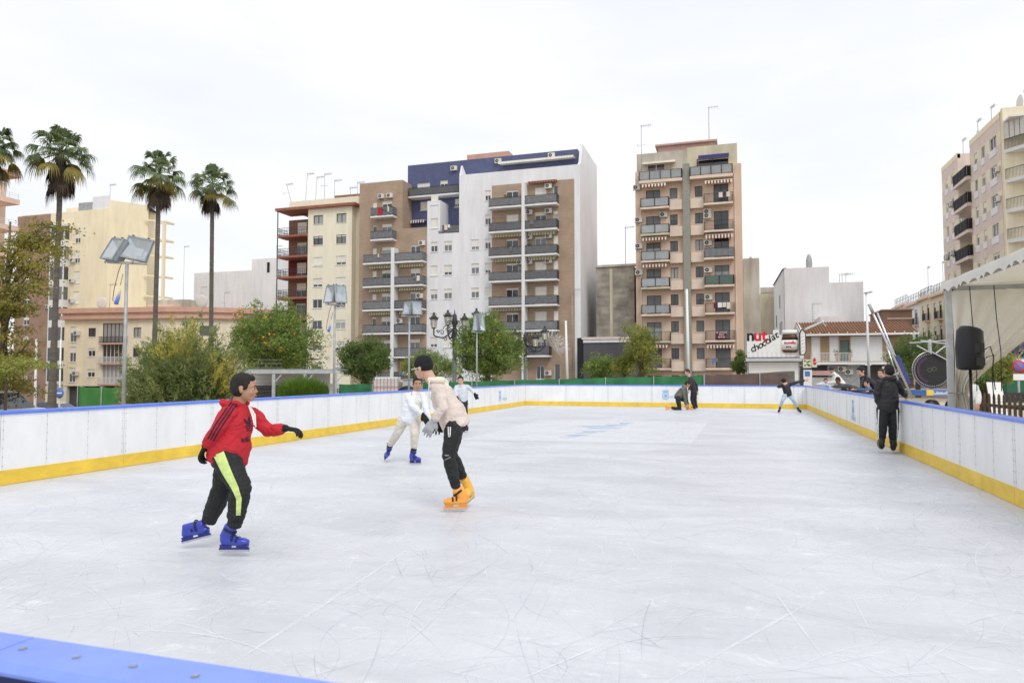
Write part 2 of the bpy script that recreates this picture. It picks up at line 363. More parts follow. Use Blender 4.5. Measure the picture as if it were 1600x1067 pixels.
# --- barriers
mat('board_white', (.82,.83,.83), .42, .04, 1.0, spec=.4, stain=.035, sstretch=(4,4,1.5))
mat('board_yellow', (.84,.58,.065), .45, .08, 2, stain=.09, sstretch=(5,5,9))
mat('rail_blue', (.12,.23,.78), .28, .06, 2, spec=.5, stain=.12, sstretch=(3,3,3)); mat('rail_blue_skylit', (.20,.31,.88), .33, .05, 3, spec=.6, stain=.07, sstretch=(14,14,14))  # near cap: lighter copy of the rail blue, sky reflection put into its colour
mat('board_navy', (.012,.025,.11), .4, .1)
mat('joint_grey', (.64,.65,.65), .5, .1)
mat('seam', (.30,.31,.32), .6, .1)
mat('crest_blue', (.22,.45,.78), .6, .15, 8)
H = 1.0
def barrier(label, a, d, n, L, outer=None, name='rink_barrier'):
    """a: start point, d: unit direction along the ice side, n: unit normal pointing to the ice"""
    ang = math.atan2(d[1], d[0]); t = thing(name, label, 'barrier', (a[0], a[1], 0), ang)
    # local x along, local -y... sign s so that ice side is s*y
    s = 1 if (-d[1]*n[0]+d[0]*n[1]) > 0 else -1
    step = 2.0; k = int(L/step)+1; off = (7*.0)
    x = 0.0; i = 0
    while x < L-.01:
        x1 = min(L, x+step); b = MB()
        b.box(x+.004, x1-.004, -s*.05, s*.006, .20, H-.035, M['board_white'])
        for q in (1, 2):
            xx = x+(x1-x)*q/3
            b.box(xx-.004, xx+.004, s*.006, s*.0085, .205, H-.04, M['joint_grey'])
            for z in (.3, .42, .54, .66, .78, .9): b.box(xx-.005, xx+.005, s*.0085, s*.011, z-.006, z+.006, M['seam'])
        for xx in (x+.035, x1-.035):
            b.box(xx-.003, xx+.003, s*.006, s*.0085, .205, H-.04, M['joint_grey'])
            for z in (.26, .38, .5, .62, .74, .86): b.box(xx-.005, xx+.005, s*.0085, s*.011, z-.006, z+.006, M['seam'])
        b.build('panel', t)
        b = MB(); b.box(x+.003, x1-.003, -s*.05, s*.016, .004, .2, M['board_yellow']); b.build('kick_plate', t)
        b = MB(); b.box(x1-.0025, x1+.0025, -s*.045, s*.004, .004, H-.035, M['seam']); b.build('joint', t)
        b = MB(); w0, w1 = (s*.022, -s*.105)
        lo = .05 if not outer else .018
        b.prism([(w0, H-lo), (w0, H-.012), (w0-s*.014, H), (w1+s*.014, H), (w1, H-.012), (w1, H-lo)], x+.0015, x1-.0015, M['rail_blue_skylit' if outer else 'rail_blue'], f=lambda X, Y, Z: (Y, X, Z))
        b.build('cap_rail', t)
        x = x1; i += 1
    if outer:
        b = MB(); b.box(0, L, -s*.1045, -s*.0505, .0, H-.019, outer); b.build('outer_cladding', t)
        b = MB()
        for px in (38, 122, 211, 308, 415, 530, 660):
            p = ground(px, 1012+ (px-38)*.155, H)
            lx = (p.x-a[0])*d[0]+(p.y-a[1])*d[1]; q = [(lx+.0075*math.cos(t_), -s*.04+.0075*math.sin(t_), H+.0012) for t_ in [i*math.pi/6 for i in range(12)]]
            bb = MB(); bb.quad(q, M['seam']); bb.box(lx-.004, lx+.003, -s*.042, -s*.036, H+.0014, H+.0018, M['steel']); bb.build('screw', t)
    else:
        b = MB(); b.box(0, L, -s*.10, -s*.0505, .0, H-.052, M['joint_grey']); b.build('outer_frame', t)
    return t, s
off = 8.9 % 2
bl, sL = barrier('long white barrier with blue rail along the left side of the ice', (XL, off-2+YN*0-.0, 0), (0, 1), (1, 0), YF-(off-2))
br, sR = barrier('long white barrier with blue rail along the right side of the ice', (XR, -.6, 0), (0, 1), (-1, 0), YF+.6)
bf, sF = barrier('white barrier across the far end of the ice', (XL-.02, YF+.005, 0), (1, 0), (0, -1), XR-XL+.04)
bn, sN = barrier('blue capped barrier in the bottom left foreground nearest the viewer', (XL+.1, YN, 0), (1, 0), (0, 1), XR-XL-.2, M['board_navy'])

def crest(parent, x, y, z, h, s, flip):
    """crowned shield with the town name beneath, printed on a panel; local x along the board"""
    b = MB(); m = M['crest_blue']
    def P(u, v, e=0): return (x+flip*u*h, y, z+v*h)
    def poly(pts): b.quad([P(*p) for p in pts], m)
    for k in range(24):      # shield outline
        def sh(t, r):
            a = t*2*math.pi; return (r*.34*math.copysign(abs(math.cos(a))**.6, math.cos(a)), -.1+r*.4*math.copysign(abs(math.sin(a))**.7, math.sin(a)))
        t0, t1 = k/24, (k+1)/24
        b.quad([P(*sh(t0, 1)), P(*sh(t1, 1)), P(*sh(t1, .82)), P(*sh(t0, .82))], m)
        b.quad([P(*sh(t0, .62)), P(*sh(t1, .62)), P(*sh(t1, .5)), P(*sh(t0, .5))], m)
    poly([(-.12,-.25),(.12,-.25),(.12,.02),(-.12,.02)])
    for u in (-.3,-.15,0,.15,.3): poly([(u-.05,.36),(u+.05,.36),(u+.02,.52-.2*abs(u)),(u-.02,.52-.2*abs(u))])
    poly([(-.34,.31),(.34,.31),(.34,.345),(-.34,.345)])
    b.build('printed_crest', parent)
p = onY(1040, 615, YF)
crest(bf, p.x-XL+.02, -.0095, .56, .44, 1, 1)
text('lettering', 'HUELVA', .17, M['crest_blue'], (onY(1046, 615, YF).x-XL+.02, -.0095, .40), (R(90), 0, 0), bf, extrude=.0005)
p = onX(781, 615, XL); crest(bl, p.y-(off-2), -.0095, .56, .44, 1, 1)
text('lettering', 'HUELVA', .17, M['crest_blue'], (onX(785, 615, XL).y-(off-2), -.0095, .36), (R(90), 0, 0), bl, extrude=.0005)
p = onX(1333, 632, XR); crest(br, p.y+.6, .0095, .60, .42, 1, -1)
text('lettering', 'HUELVA', .17, M['crest_blue'], (onX(1332, 632, XR).y+.6+.15, .0095, .27), (R(90), 0, R(180)), br, extrude=.0005)
# ------------------------------------------------------------------ buildings
mat('slab_white', (.76,.76,.76), .7, .05, 1)
brick('brick_brown', (.42,.31,.225), (.37,.27,.195), (.36,.27,.2), .5, .16, .1)
mat('blue_tile', (.085,.10,.20), .5, .12, 1.5)
mat('orange_render', (.67,.50,.38), .85, .07, .5)
mat('cream_panel', (.74,.60,.49), .8, .05, 1)
mat('pipe_brick', (.29,.29,.25), .8, .25, 3, stretch=(1,1,8))
mat('concrete_old', (.48,.45,.385), .9, .3, .8, stretch=(1,1,.3), detail=8)
mat('concrete_cream', (.56,.52,.38), .9, .15, .8, stretch=(1,1,.3), detail=8)
mat('pinkish', (.50,.33,.31), .85, .1, .8)
mat('cream_wall', (.82,.77,.62), .85, .03, .3)
mat('red_trim', (.30,.12,.08), .8, .12, 1)
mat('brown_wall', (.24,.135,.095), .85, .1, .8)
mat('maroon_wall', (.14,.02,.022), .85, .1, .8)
mat('yellow_wall', (.84,.75,.54), .85, .06, .25)
mat('salmon', (.60,.37,.28), .85, .08, .6)
mat('pale_salmon', (.80,.60,.48), .85, .06, .6)
mat('pale_yellow', (.78,.70,.53), .85, .05, .5)
mat('pink_wall', (.70,.59,.53), .85, .06, .4)
mat('grey_dark_wall', (.085,.085,.09), .8, .15, .4)
brick('stain_brick', (.46,.42,.35), (.33,.30,.25), (.42,.39,.33), .9, .35, .5)
brick('red_brick', (.38,.235,.165), (.33,.20,.14), (.32,.25,.2), .4, .12, .2)
brick('tan_brick', (.38,.25,.15), (.33,.215,.13), (.32,.25,.18), .4, .12, .2)
mat('roof_tile', (.25,.13,.075), .9, .35, 3, stretch=(6,1,1))
mat('awn_red', (.20,.03,.03), .8); mat('awn_cream', (.70,.66,.55), .8); mat('awn_green', (.35,.33,.14), .8); mat('awn_blue', (.05,.045,.17), .8)
mat('rail_panel', (.32,.33,.35), .7, .15, 3, rand=.3); mat('rail_glass', (.33,.35,.36), .3, .1, 1, rand=.12); mat('rail_green', (.10,.15,.13), .6, .15, 1)
mat('fabric_dark', (.02,.02,.025), .9, .1)
mat('plant_green', (.05,.09,.025), .8, .4, 12)
mat('ac_white', (.66,.65,.61), .6, .05, rand=.08); mat('ac_fan', (.05,.05,.05), .6)
mat('red_cloth', (.42,.02,.03), .8); mat('blue_cloth', (.10,.2,.5), .8)

class Bld:
    def __init__(s, name, label, x, y, rz=0, z=0):
        s.o = thing(name, label, 'building', (x, y, z), rz)
        s.p0 = Vector((x, y, z)); s.ex = Vector((math.cos(rz), math.sin(rz), 0)); s.ey = Vector((-math.sin(rz), math.cos(rz), 0))
        s.wins = []; s.cache = {}
    def L(s, px, py, off=0):
        r = ray(px, py); t = ((s.p0+s.ey*off-CAM).dot(s.ey))/r.dot(s.ey); p = CAM+r*t-s.p0
        return p.dot(s.ex), p.z
    def x(s, px, off=0, py=450): return s.L(px, py, off)[0]
    def z(s, px, py, off=0): return s.L(px, py, off)[1]
    def win(s, x0, x1, z0, z1, shut=0, fr='frame_white', sh='shutter', leaves=2, y=0, sill=True, name='window', label=None):
        if x0 > x1: x0, x1 = x1, x0
        s.wins.append((x0, x1, z0, z1, y)); w, h = x1-x0, z1-z0
        shut = round(shut*10)/10; key = (round(w, 2), round(h, 2), shut, fr, sh, leaves, sill)
        if key not in s.cache:
            b = MB(); f = M[fr]; t = .055; zs = h*(1-shut)
            b.box(0, t, -.03, .05, 0, h, f); b.box(w-t, w, -.03, .05, 0, h, f); b.box(t, w-t, -.03, .05, h-t, h, f); b.box(t, w-t, -.03, .05, 0, t, f)
            if shut < .95:
                for k in range(1, leaves): b.box(w*k/leaves-.03, w*k/leaves+.03, -.02, .045, t, h-t, f)
            if shut > 0:
                b.box(t, w-t, -.012, .03, max(t, zs), h-t, M[sh])
                n = int((h-t-max(t, zs))/.12)
                for k in range(n): b.box(t, w-t, -.016, -.012, max(t, zs)+k*.12, max(t, zs)+k*.12+.02, M[sh])
            if sill: b.box(-.06, w+.06, -.17, -.03, -.06, -.003, M['slab_white'])
            p = MB(); p.quad([(t, .04, t), (w-t, .04, t), (w-t, .04, h-t), (t, .04, h-t)], M['pane'])
            s.cache[key] = (b.mesh(name), p.mesh('pane') if shut < .95 else None)
        a, c = s.cache[key]
        o = link(name, a, s.o, (x0, y+.1, z0))
        if label: o['label'] = label
        if c: link('pane', c, o)
        return o
    def wall(s, x0, x1, z0, z1, m, y=0, depth=10, name='wall', sides=True):
        if x0 > x1: x0, x1 = x1, x0
        m = M[m] if isinstance(m, str) else m
        hs = [h for h in s.wins if h[4] == y and h[0] > x0-.001 and h[1] < x1+.001 and h[2] > z0-.001 and h[3] < z1+.001]
        X = sorted({x0, x1, *[h[0] for h in hs], *[h[1] for h in hs]}); Z = sorted({z0, z1, *[h[2] for h in hs], *[h[3] for h in hs]})
        b = MB()
        for i in range(len(X)-1):
            for j in range(len(Z)-1):
                cx, cz = (X[i]+X[i+1])/2, (Z[j]+Z[j+1])/2
                if any(h[0] < cx < h[1] and h[2] < cz < h[3] for h in hs): continue
                b.quad([(X[i], y, Z[j]), (X[i+1], y, Z[j]), (X[i+1], y, Z[j+1]), (X[i], y, Z[j+1])], m)
        for h in hs:
            a, c, d, e, _ = h; r = y+.2
            b.quad([(a, y, d), (a, y, e), (a, r, e), (a, r, d)], m); b.quad([(c, y, d), (c, r, d), (c, r, e), (c, y, e)], m)
            b.quad([(a, y, e), (c, y, e), (c, r, e), (a, r, e)], m); b.quad([(a, y, d), (a, r, d), (c, r, d), (c, y, d)], m)
        q = y+depth
        b.quad([(x0, y, z0), (x0, y, z1), (x0, q, z1), (x0, q, z0)], m); b.quad([(x1, y, z0), (x1, q, z0), (x1, q, z1), (x1, y, z1)], m)
        b.quad([(x0, y, z1), (x1, y, z1), (x1, q, z1), (x0, q, z1)], m); b.quad([(x0, q, z0), (x0, q, z1), (x1, q, z1), (x1, q, z0)], m)
        return b.build(name, s.o)
    def box(s, name, x0, x1, y0, y1, z0, z1, m, label=None):
        b = MB(); b.box(x0, x1, y0, y1, z0, z1, M[m]); o = b.build(name, s.o)
        if label: o['label'] = label
        return o
    def balcony(s, x0, x1, z, dep=1.1, style='bars', slab='slab_white', y=0, h=1.0, rail='dark_metal', th=.2, gap=.12, endl=True, endr=True, plants=0):
        if x0 > x1: x0, x1 = x1, x0
        b = MB(); b.box(x0, x1, y-dep, y-.002, z-th, z, M[slab]); o = b.build('balcony', s.o)
        r = MB(); m = M[rail]; yf = y-dep+.05; segs = [((x0+.04, yf), (x1-.04, yf))]
        if endl: segs.append(((x0+.04, yf), (x0+.04, y-.02)))
        if endr: segs.append(((x1-.04, yf), (x1-.04, y-.02)))
        for (a, c) in segs:
            r.bar((*a, z+h), (*c, z+h), .05, .04, m); r.bar((*a, z+.1), (*c, z+.1), .03, .03, m)
            Ln = math.dist(a, c); n = max(1, int(Ln/(gap if style == 'bars' or style == 'fabric' else 1.0)))
            for k in range(n+1):
                t = k/n; X, Y = a[0]+(c[0]-a[0])*t, a[1]+(c[1]-a[1])*t; wd = .014 if style in ('bars', 'fabric') else .035
                r.box(X-wd, X+wd, Y-wd, Y+wd, z, z+h, m)
        ro = r.build('railing', o)
        if style != 'bars':
            pm = M[{'fabric': 'rail_panel', 'glass': 'rail_glass', 'green': 'rail_green', 'black': 'fabric_dark', 'solid': 'rail_panel'}[style]]
            p = MB(); yy = yf-.025 if style in ('black',) else yf+.03
            p.box(x0+.07, x1-.07, yy-.006, yy+.006, z+.12, z+h-.05, pm)
            if endl: p.box(x0+.045, x0+.057, yf+.07, y-.03, z+.12, z+h-.05, pm)
            if endr: p.box(x1-.057, x1-.045, yf+.07, y-.03, z+.12, z+h-.05, pm)
            p.build('railing_panel', o)
        if style in ('fabric', 'bars', 'glass') and random.random() < .22:
            q = MB(); X = random.uniform(x0+.2, x1-1.2)
            for j in range(random.randint(1, 4)):
                w_ = random.uniform(.2, .45); hh_ = random.uniform(.3, .7)
                if X+w_ > x1-.1: break
                q.box(X, X+w_, yf-.075, yf-.045, z+h-hh_, z+h+.03, M[random.choice(('white_paint', 'blue_cloth', 'maroon_wall', 'cream_panel', 'shutter_dark', 'awn_cream'))]); X += w_+.06
            if q.v: q.build('laundry', o)
        for k in range(plants):
            q = MB(); X = random.uniform(x0+.3, x1-.3)
            q.loft([(X, yf+.2, z+.01), (X, yf+.2, z+.9)], [.12, .15], M['salmon'], seg=8, cap=0)
            for j in range(40):
                c = Vector((X, yf+.2, z+1.1))+Vector((random.gauss(0,.17), random.gauss(0,.1), random.gauss(0,.16))); d = Vector((random.gauss(0,1), random.gauss(0,1), random.gauss(0,1))).normalized()*.1; e = d.orthogonal().normalized()*.05
                q.quad([c-d, c+e, c+d, c-e], M['plant_green'])
            q.build('potted_plant', o)
        return o
    def ac(s, x, z, y=0, w=.8, side=1):
        if 'ac' not in s.cache:
            b = MB(); b.box(-.4, .4, -.36, -.06, 0, .55, M['ac_white']); b.box(-.35, -.32, -.36, 0, -.06, 0, M['galv_dull']); b.box(.32, .35, -.36, 0, -.06, 0, M['galv_dull'])
            ring = [(-.12+.21*math.cos(t*math.pi/8), -.364, .275+.21*math.sin(t*math.pi/8)) for t in range(16)]
            b.quad(ring, M['ac_fan']); ring = [(-.12+.06*math.cos(t*math.pi/4), -.368, .275+.06*math.sin(t*math.pi/4)) for t in range(8)]; b.quad(ring, M['ac_white'])
            s.cache['ac'] = b.mesh('air_conditioner')
        return link('air_conditioner', s.cache['ac'], s.o, (x, y, z))
    def awning(s, x0, x1, z, dep=.5, c1='awn_red', c2='awn_cream', y=0, drop=.3):
        b = MB(); n = max(6, int((x1-x0)/.16)); w = (x1-x0)/n
        b.box(x0, x1, y-dep, y-.01, z+.0, z+.1, M[c2])
        for k in range(n):
            X = x0+k*w; m = M[c1 if k % 2 else c2]
            b.quad([(X, y-dep-.004, z+.05), (X+w, y-dep-.004, z+.05), (X+w, y-dep-.05, z-drop*.75), (X+w/2, y-dep-.05, z-drop), (X, y-dep-.05, z-drop*.75)], m)
        return b.build('awning', s.o)
    def antenna(s, x, z, h, y=3, kind=0, lean=0):
        b = MB(); m = M['galv_dull']; T = (x+lean, y, z+h)
        b.tube((x, y, z), T, .035, m, seg=6)
        b.bar((T[0]-.1, y, z+h-.1), (T[0]+1.1, y, z+h-.05), .03, .03, m)
        for k in range(6): X = T[0]+.1+k*.18; b.bar((X, y-.25, z+h-.08), (X, y+.25, z+h-.08), .02, .02, m); b.bar((X, y, z+h-.3), (X, y, z+h+.12), .02, .02, m)
        if kind: b.bar((T[0]-.5, y, z+h*.6), (T[0]+.5, y, z+h*.6), .03, .03, m); b.bar((T[0]-.5, y, z+h*.6-.2), (T[0]-.4, y, z+h*.6+.2), .03, .03, m)
        return b.build('antenna', s.o)
    def dish(s, x, z, y=2, r=.5):
        b = MB(); b.ell((x, y, z+r+.3), (r, .12, r), M['ac_white'], nu=14, nv=8); b.tube((x, y+.1, z), (x, y+.1, z+r), .03, M['galv_dull'])
        return b.build('satellite_dish', s.o)
B0 = -6

def brown_white():
    F = 76.5; s = Bld('apartment_block', 'tall white block with brown brick balconies, navy blue top floor and white side wall', 0, F)
    fl = [20.8-2.87*k for k in range(8)]
    xa, xb, xc, xd, xe, xf = s.x(560.5), s.x(628), s.x(667), s.x(684), s.x(717), s.x(903)
    # white windows
    for k in range(0, 8):
        z = fl[k]-.15 if k < 8 else 0
        for (p0, p1, k0) in ((672, 684, 0), (693, 706.5, 2-1+0), (735.5, 749, 1+1), (757, 767.2, 0)):
            if k < k0 or (p0 == 693 and k < 2): continue
            zz = z-2.87+1.35+2.87*0
            sh = random.choice((.4, .5, 1, 1, .7, .4))
            s.win(s.x(p0+.6), s.x(p1-.6), zz+2.87-.1, zz+2.87+1.1, sh, leaves=2)
    # doors behind balconies, right column pair
    bx = [s.x(768), s.x(820), s.x(824), s.x(874)]
    for k in range(7):
        z = fl[k]
        s.win(s.x(791), s.x(810), z+.05, z+2.1, random.choice((.1, .1, 1, .5)), sill=False, name='balcony_door')
        s.win(s.x(836), s.x(854), z+.05, z+2.15, (1, .2, .1, 1, 1, 1, .3)[k], sill=False, name='balcony_door')
        if k < 6: s.win(s.x(865), s.x(872.5), z+.3, z+2.2, (0, .2, 1, 1, 1, 1)[k], leaves=1, sill=False)
    for k in range(7):
        z = fl[k]
        s.balcony(bx[0], bx[1], z, 1.15, 'fabric', plants=(1 if k in (0, 2) else 0))
        if k < 6: s.balcony(bx[2], bx[3], z, 1.15, 'fabric', plants=(1 if k == 2 else 0))
        else: s.balcony(s.x(826), s.x(862), z, 1.15, 'fabric')
        if k in (2, 3, 5): s.awning(bx[0]+.2, bx[1]-.2, z+2.55, .35, 'awn_green', 'awn_cream')
        if k in (2, 3, 6): s.awning(bx[2]+.2, bx[3]-.3, z+2.55, .35, 'awn_green', 'awn_cream')
        for (px, kk) in ((827.5, (1, 2, 3)), (858, (0, 1, 2, 3)), (813.5, (3,))):
            if k in kk: s.ac(s.x(px), z+1.9)
    s.awning(bx[2]+.2, bx[3]-.2, fl[0]+2.7, .5, 'awn_red', 'brown_wall' , drop=.2)
    s.box('partition', s.x(819.6), s.x(824.4), -1.2, -.003, B0, fl[0]+2.5, 'slab_white')
    s.ac(s.x(857), 3.6-2.87+.6); s.win(s.x(866), s.x(875), .1, 2.6, 0, leaves=1, sill=False, name='street_door'); s.win(s.x(838), s.x(850), .9, 2.4, 0)
    # left wing
    for k in range(8):
        z = fl[k]
        if k < 7:
            s.win(s.x(596), s.x(611.5), z+.05, z+2.05, random.choice((.1, .2, .3)), sill=False, name='balcony_door')
            s.win(s.x(581.5), s.x(588), z+.2, z+2.0, (1, .1, 1, .4, .4, .1, .1)[k], leaves=1, sill=False)
        if k < 2: s.balcony(s.x(584.5), s.x(619), z, 1.1, 'fabric')
        else:
            s.balcony(s.x(573.5), s.x(617), z, 1.1, 'fabric', plants=(2 if k == 3 else 0))
            s.balcony(s.x(622.5), s.x(666), z, 1.1, 'fabric')
            s.win(s.x(641), s.x(656.5), z+.05, z+2.1, random.choice((.3, .2, 1, .1)), sill=False, name='balcony_door')
        if k in (4, 5, 3): s.awning(s.x(579), s.x(615), z+2.5, .35, 'awn_green', 'awn_cream'); s.awning(s.x(626), s.x(664), z+2.5, .35, 'awn_green', 'awn_cream')
    s.ac(s.x(595.5), fl[0]+2.35); s.ac(s.x(609), fl[0]+2.35); s.ac(s.x(660), fl[2]+1.95); s.ac(s.x(626), fl[5]+1.2); s.ac(s.x(657), fl[4]+1.3)
    s.box('partition', s.x(617.2), s.x(622.3), -1.15, -.003, B0, fl[2]+1.7, 'slab_white')
    fb = s.box('flag', s.x(596.5), s.x(603), -1.19, -1.14, fl[0]+.05, fl[0]+.95, 'red_cloth', 'red cloth hung over the railing')
    # walls
    zt = s.z(560.5, 287.5); zl = s.z(650, 356)
    s.wall(xa, xb, B0, zt, 'brick_brown', 0, 11); s.wall(xb+.003, xc-.003, B0, zl, 'brick_brown', 0, 11)
    zw = s.z(717, 274); xg = s.x(768.3); xh = s.x(898)
    zb = s.z(833, 285)
    s.wall(xc, xd, B0, s.z(675, 314), 'white_wall', 0, 5, name='wall'); s.wall(xd+.002, xe, B0, s.z(700, 364.5), 'white_wall', 0, 10)
    s.wall(xe+.002, xg-.002, B0, zw, 'white_wall', 0, 10.5)
    s.wall(xg, xh, B0, zb, 'brick_brown', 0, 10)
    s.wall(xh+.002, xf, B0, zw, 'white_wall', -.02, 10.6)
    s.wall(xg, xh, zb+.002, zw, 'white_wall', -.003, 10)
    # diagonal stair wall & terrace
    b = MB(); x0 = s.x(684); b.box(x0+.01, x0+.25, 0.01, 6, s.z(700, 360), s.z(686, 313), M['white_wall']); b.build('parapet_wall', s.o)
    s.balcony(s.x(690), xe-.02, s.z(700, 364.5)+.01, .12, 'fabric', y=.14)
    # blue upper storey, set back
    of = 2.6; zt2 = s.z(903, 233, of)
    x0 = s.x(637, of, 300); x1 = s.x(902.5, of, 240)
    z1 = s.z(677, 303, 0)+.02
    s.win(s.x(651, of), s.x(671, of), z1+.1, z1+2.2, .4, sill=False, y=of); s.win(s.x(687, of), s.x(699, of), z1+.1, z1+2.3, .2, sill=False, y=of)
    s.win(s.x(656, of), s.x(667, of), s.z(660, 329, of), s.z(660, 315.5, of), 1, y=of); s.win(s.x(710, of), s.x(717, of), s.z(712, 324, of), s.z(712, 311, of), .6, y=of)
    s.wall(x0, x1, 0, zt2, 'blue_tile', of, 7.8)
    s.balcony(s.x(637, 1.3), s.x(716.5, 1.3), s.z(677, 304, 1.3), 1.3, 'fabric', y=of)
    s.ac(s.x(709.5, of), s.z(709, 267.5, of), y=of); s.ac(s.x(779, of), s.z(779, 256, of), y=of); s.ac(s.x(863, of), s.z(863, 247.5, of), y=of)
    s.awning(s.x(783, of), s.x(900, of), s.z(783, 261, of)+.15, 1.2, 'slab_white', 'awn_cream', y=of, drop=.2)
    s.awning(s.x(644, of), s.x(667, of), s.z(650, 347, of), .6, 'awn_blue', 'awn_cream', y=of)
    # white side gable
    z_ = s.z(903, 233, 0)
    b = MB(); b.prism([(0.02, B0), (10.6, B0), (10.6, zt2+.2), (1.5, zt2+.2), (.6, zw+.4), (0.02, zw+.01)], xf+.002, xf+.3, M['white_wall'], f=lambda X, Y, Z: (Y, X, Z)); b.build('side_wall', s.o)
    b = MB(); b.prism([(0.02, zw+.003), (2.4, zw+.003), (.6, zw+1.3)], xe, xe+.2, M['white_wall'], f=lambda X, Y, Z: (Y, X, Z)); b.build('parapet_wall', s.o)
    s.box('roof_shed', s.x(729, 6), s.x(795, 6), 6, 9.5, zt2, s.z(795, 236, 6), 'salmon')
    s.antenna(xf-.6, 2, 9, y=-.4)
brown_white()

def orange():
    F = 76.5; s = Bld('apartment_block', 'slim orange rendered tower block with twin stacks of balconies and a ribbed centre shaft', 0, F)
    fl = [19.5-2.9*k for k in range(7)]
    x0, x1 = s.x(992.5, 0, 280), s.x(1158.5, 0, 280)
    for k in range(8):
        z = 19.5-2.9*k
        sh = random.choice((0, .3, .4, 1))
        s.win(s.x(1010.5), s.x(1033), z+.05, z+2.1, (.9, .5, .3, .4, .9, .3, .5, 0)[k], 'frame_dark', 'shutter_dark', sill=False, name='balcony_door')
        s.win(s.x(1048), s.x(1060), z+.95, z+2.15, (1, .5, 0, 0, 0, .3, 0, 1)[k], 'frame_dark', 'shutter_dark')
        s.win(s.x(1087.5), s.x(1099.5), z+.95, z+2.15, (0, 0, 0, 0, .5, 1, 1, .7)[k], 'frame_dark', 'shutter_dark')
        s.win(s.x(1117), s.x(1140), z+.05, z+2.2, (.3, 0, 0, .3, .1, .9, 1, .5)[k], 'frame_dark', 'shutter_dark', sill=False, name='balcony_door')
        if k < 7:
            st = ('glass', 'glass', 'glass', 'glass', 'glass', 'bars', 'bars')[k]
            s.balcony(s.x(1003.5), s.x(1048), z, 1.1, st, 'concrete_cream' if k % 2 else 'cream_panel')
            s.balcony(s.x(1101.5), s.x(1147.5), z, 1.1, ('bars', 'bars', 'fabric', 'green', 'bars', 'bars', 'bars')[k], 'cream_panel')
            s.box('cream_band', s.x(1048)+.02, s.x(1068.5), -.45, -.003, z-.3, z+.75, 'cream_panel'); s.box('cream_band', s.x(1080.5), s.x(1101.5)-.02, -.45, -.003, z-.3, z+.75, 'cream_panel')
        if k in (0, 1, 2, 5): s.awning(s.x(1006), s.x(1043), z-.45 if k else z+2.5, .9)
        if k in (0, 2, 6): s.awning(s.x(1104), s.x(1146), (z+2.35) if k != 2 else z+2.3, .9)
        if k == 1: s.awning(s.x(1104), s.x(1146), z-.5, .9)
        if k in (0, 1, 2, 3, 4): s.ac(s.x(1107), z+1.45 if k else z+2.0-3.0)
        if k in (1, 2, 3): s.ac(s.x(999), z+1.5)
    s.ac(s.x(996.5), 19.5+2.2); s.ac(s.x(1038), 16.6+1.9)
    s.balcony(s.x(1108), s.x(1146), 19.5-2.9*7, .9, 'bars'); 
    zp = s.z(1075, 262)
    s.wall(x0, x1, B0, zp, 'orange_render', 0, 12); s.box('wall_pipe', x0+.5, x0+.62, -.12, -.003, 0, zp-3, 'cream_panel'); s.box('wall_pipe', x1-.75, x1-.63, -.12, -.003, 0, zp-1, 'cream_panel')
    s.box('service_shaft', s.x(1069), s.x(1080), -.6, -.003, 1.0, zp+.3, 'pipe_brick')
    # attic
    of = 1.4; za = 22.5
    s.balcony(s.x(1001), s.x(1068.5), za, .9, 'glass', 'cream_panel', y=.0, th=.3); s.balcony(s.x(1080.5), s.x(1147.5), za+.05, .9, 'glass', 'cream_panel', y=.0, th=.3)
    zt = s.z(1000, 241, of); zt = (zt+s.z(1155, 227, of))/2
    s.win(s.x(1013, of), s.x(1041, of), za+.1+1.0, za+2.4, 0, 'frame_white', y=of, sill=False); s.win(s.x(1091, of), s.x(1141, of), za+1.1, za+2.5, .1, 'frame_dark', y=of, sill=False)
    xm = s.x(1076, of)
    s.wall(s.x(996.5, of), xm, za-1, zt, 'concrete_old', of, 9); s.wall(xm+.002, s.x(1155, of), za-1, zt+.25, 'concrete_cream', of, 9)
    s.awning(s.x(1006, of), s.x(1058, of), za+2.4, .7, 'awn_cream', 'awn_cream', y=of, drop=.15); s.awning(s.x(1094, of), s.x(1142, of), za+2.6, .7, 'awn_blue', 'awn_blue', y=of, drop=.35)
    b = MB(); a0, a1 = s.x(1028, 5, 230), s.x(1118, 5, 230); b.box(a0, a1, 5, 9, zt, s.z(1118, 222, 5), M['pinkish']); b.box(a0-.3, a1+.2, 4.6, 9.3, s.z(1118, 221.5, 5), s.z(1118, 219, 5), M['pinkish']); b.build('roof_shed', s.o)
    s.antenna(s.x(1004, .5), za+1, s.z(1004, 196, .5)-za-1, y=.5, kind=1); s.antenna(s.x(1111, 5), s.z(1118, 219, 5), s.z(1111, 167, 5)-s.z(1118, 219, 5), y=5, kind=0)
    # for-rent cloth on a balcony
    bb = s.box('banner', s.x(1119), s.x(1134), -1.16, -1.13, fl[5]+.15, fl[5]+.95, 'maroon_wall', 'small maroon banner tied to the railing')
    for j, t in enumerate(('SE VENDE', 'PISO', '959 00')): text('lettering', t, .26, M['white_paint'], (s.x(1126.5)-0, -1.164, fl[5]+.72-.25*j), (R(90), 0, 0), bb, extrude=.001, align='CENTER')
orange()

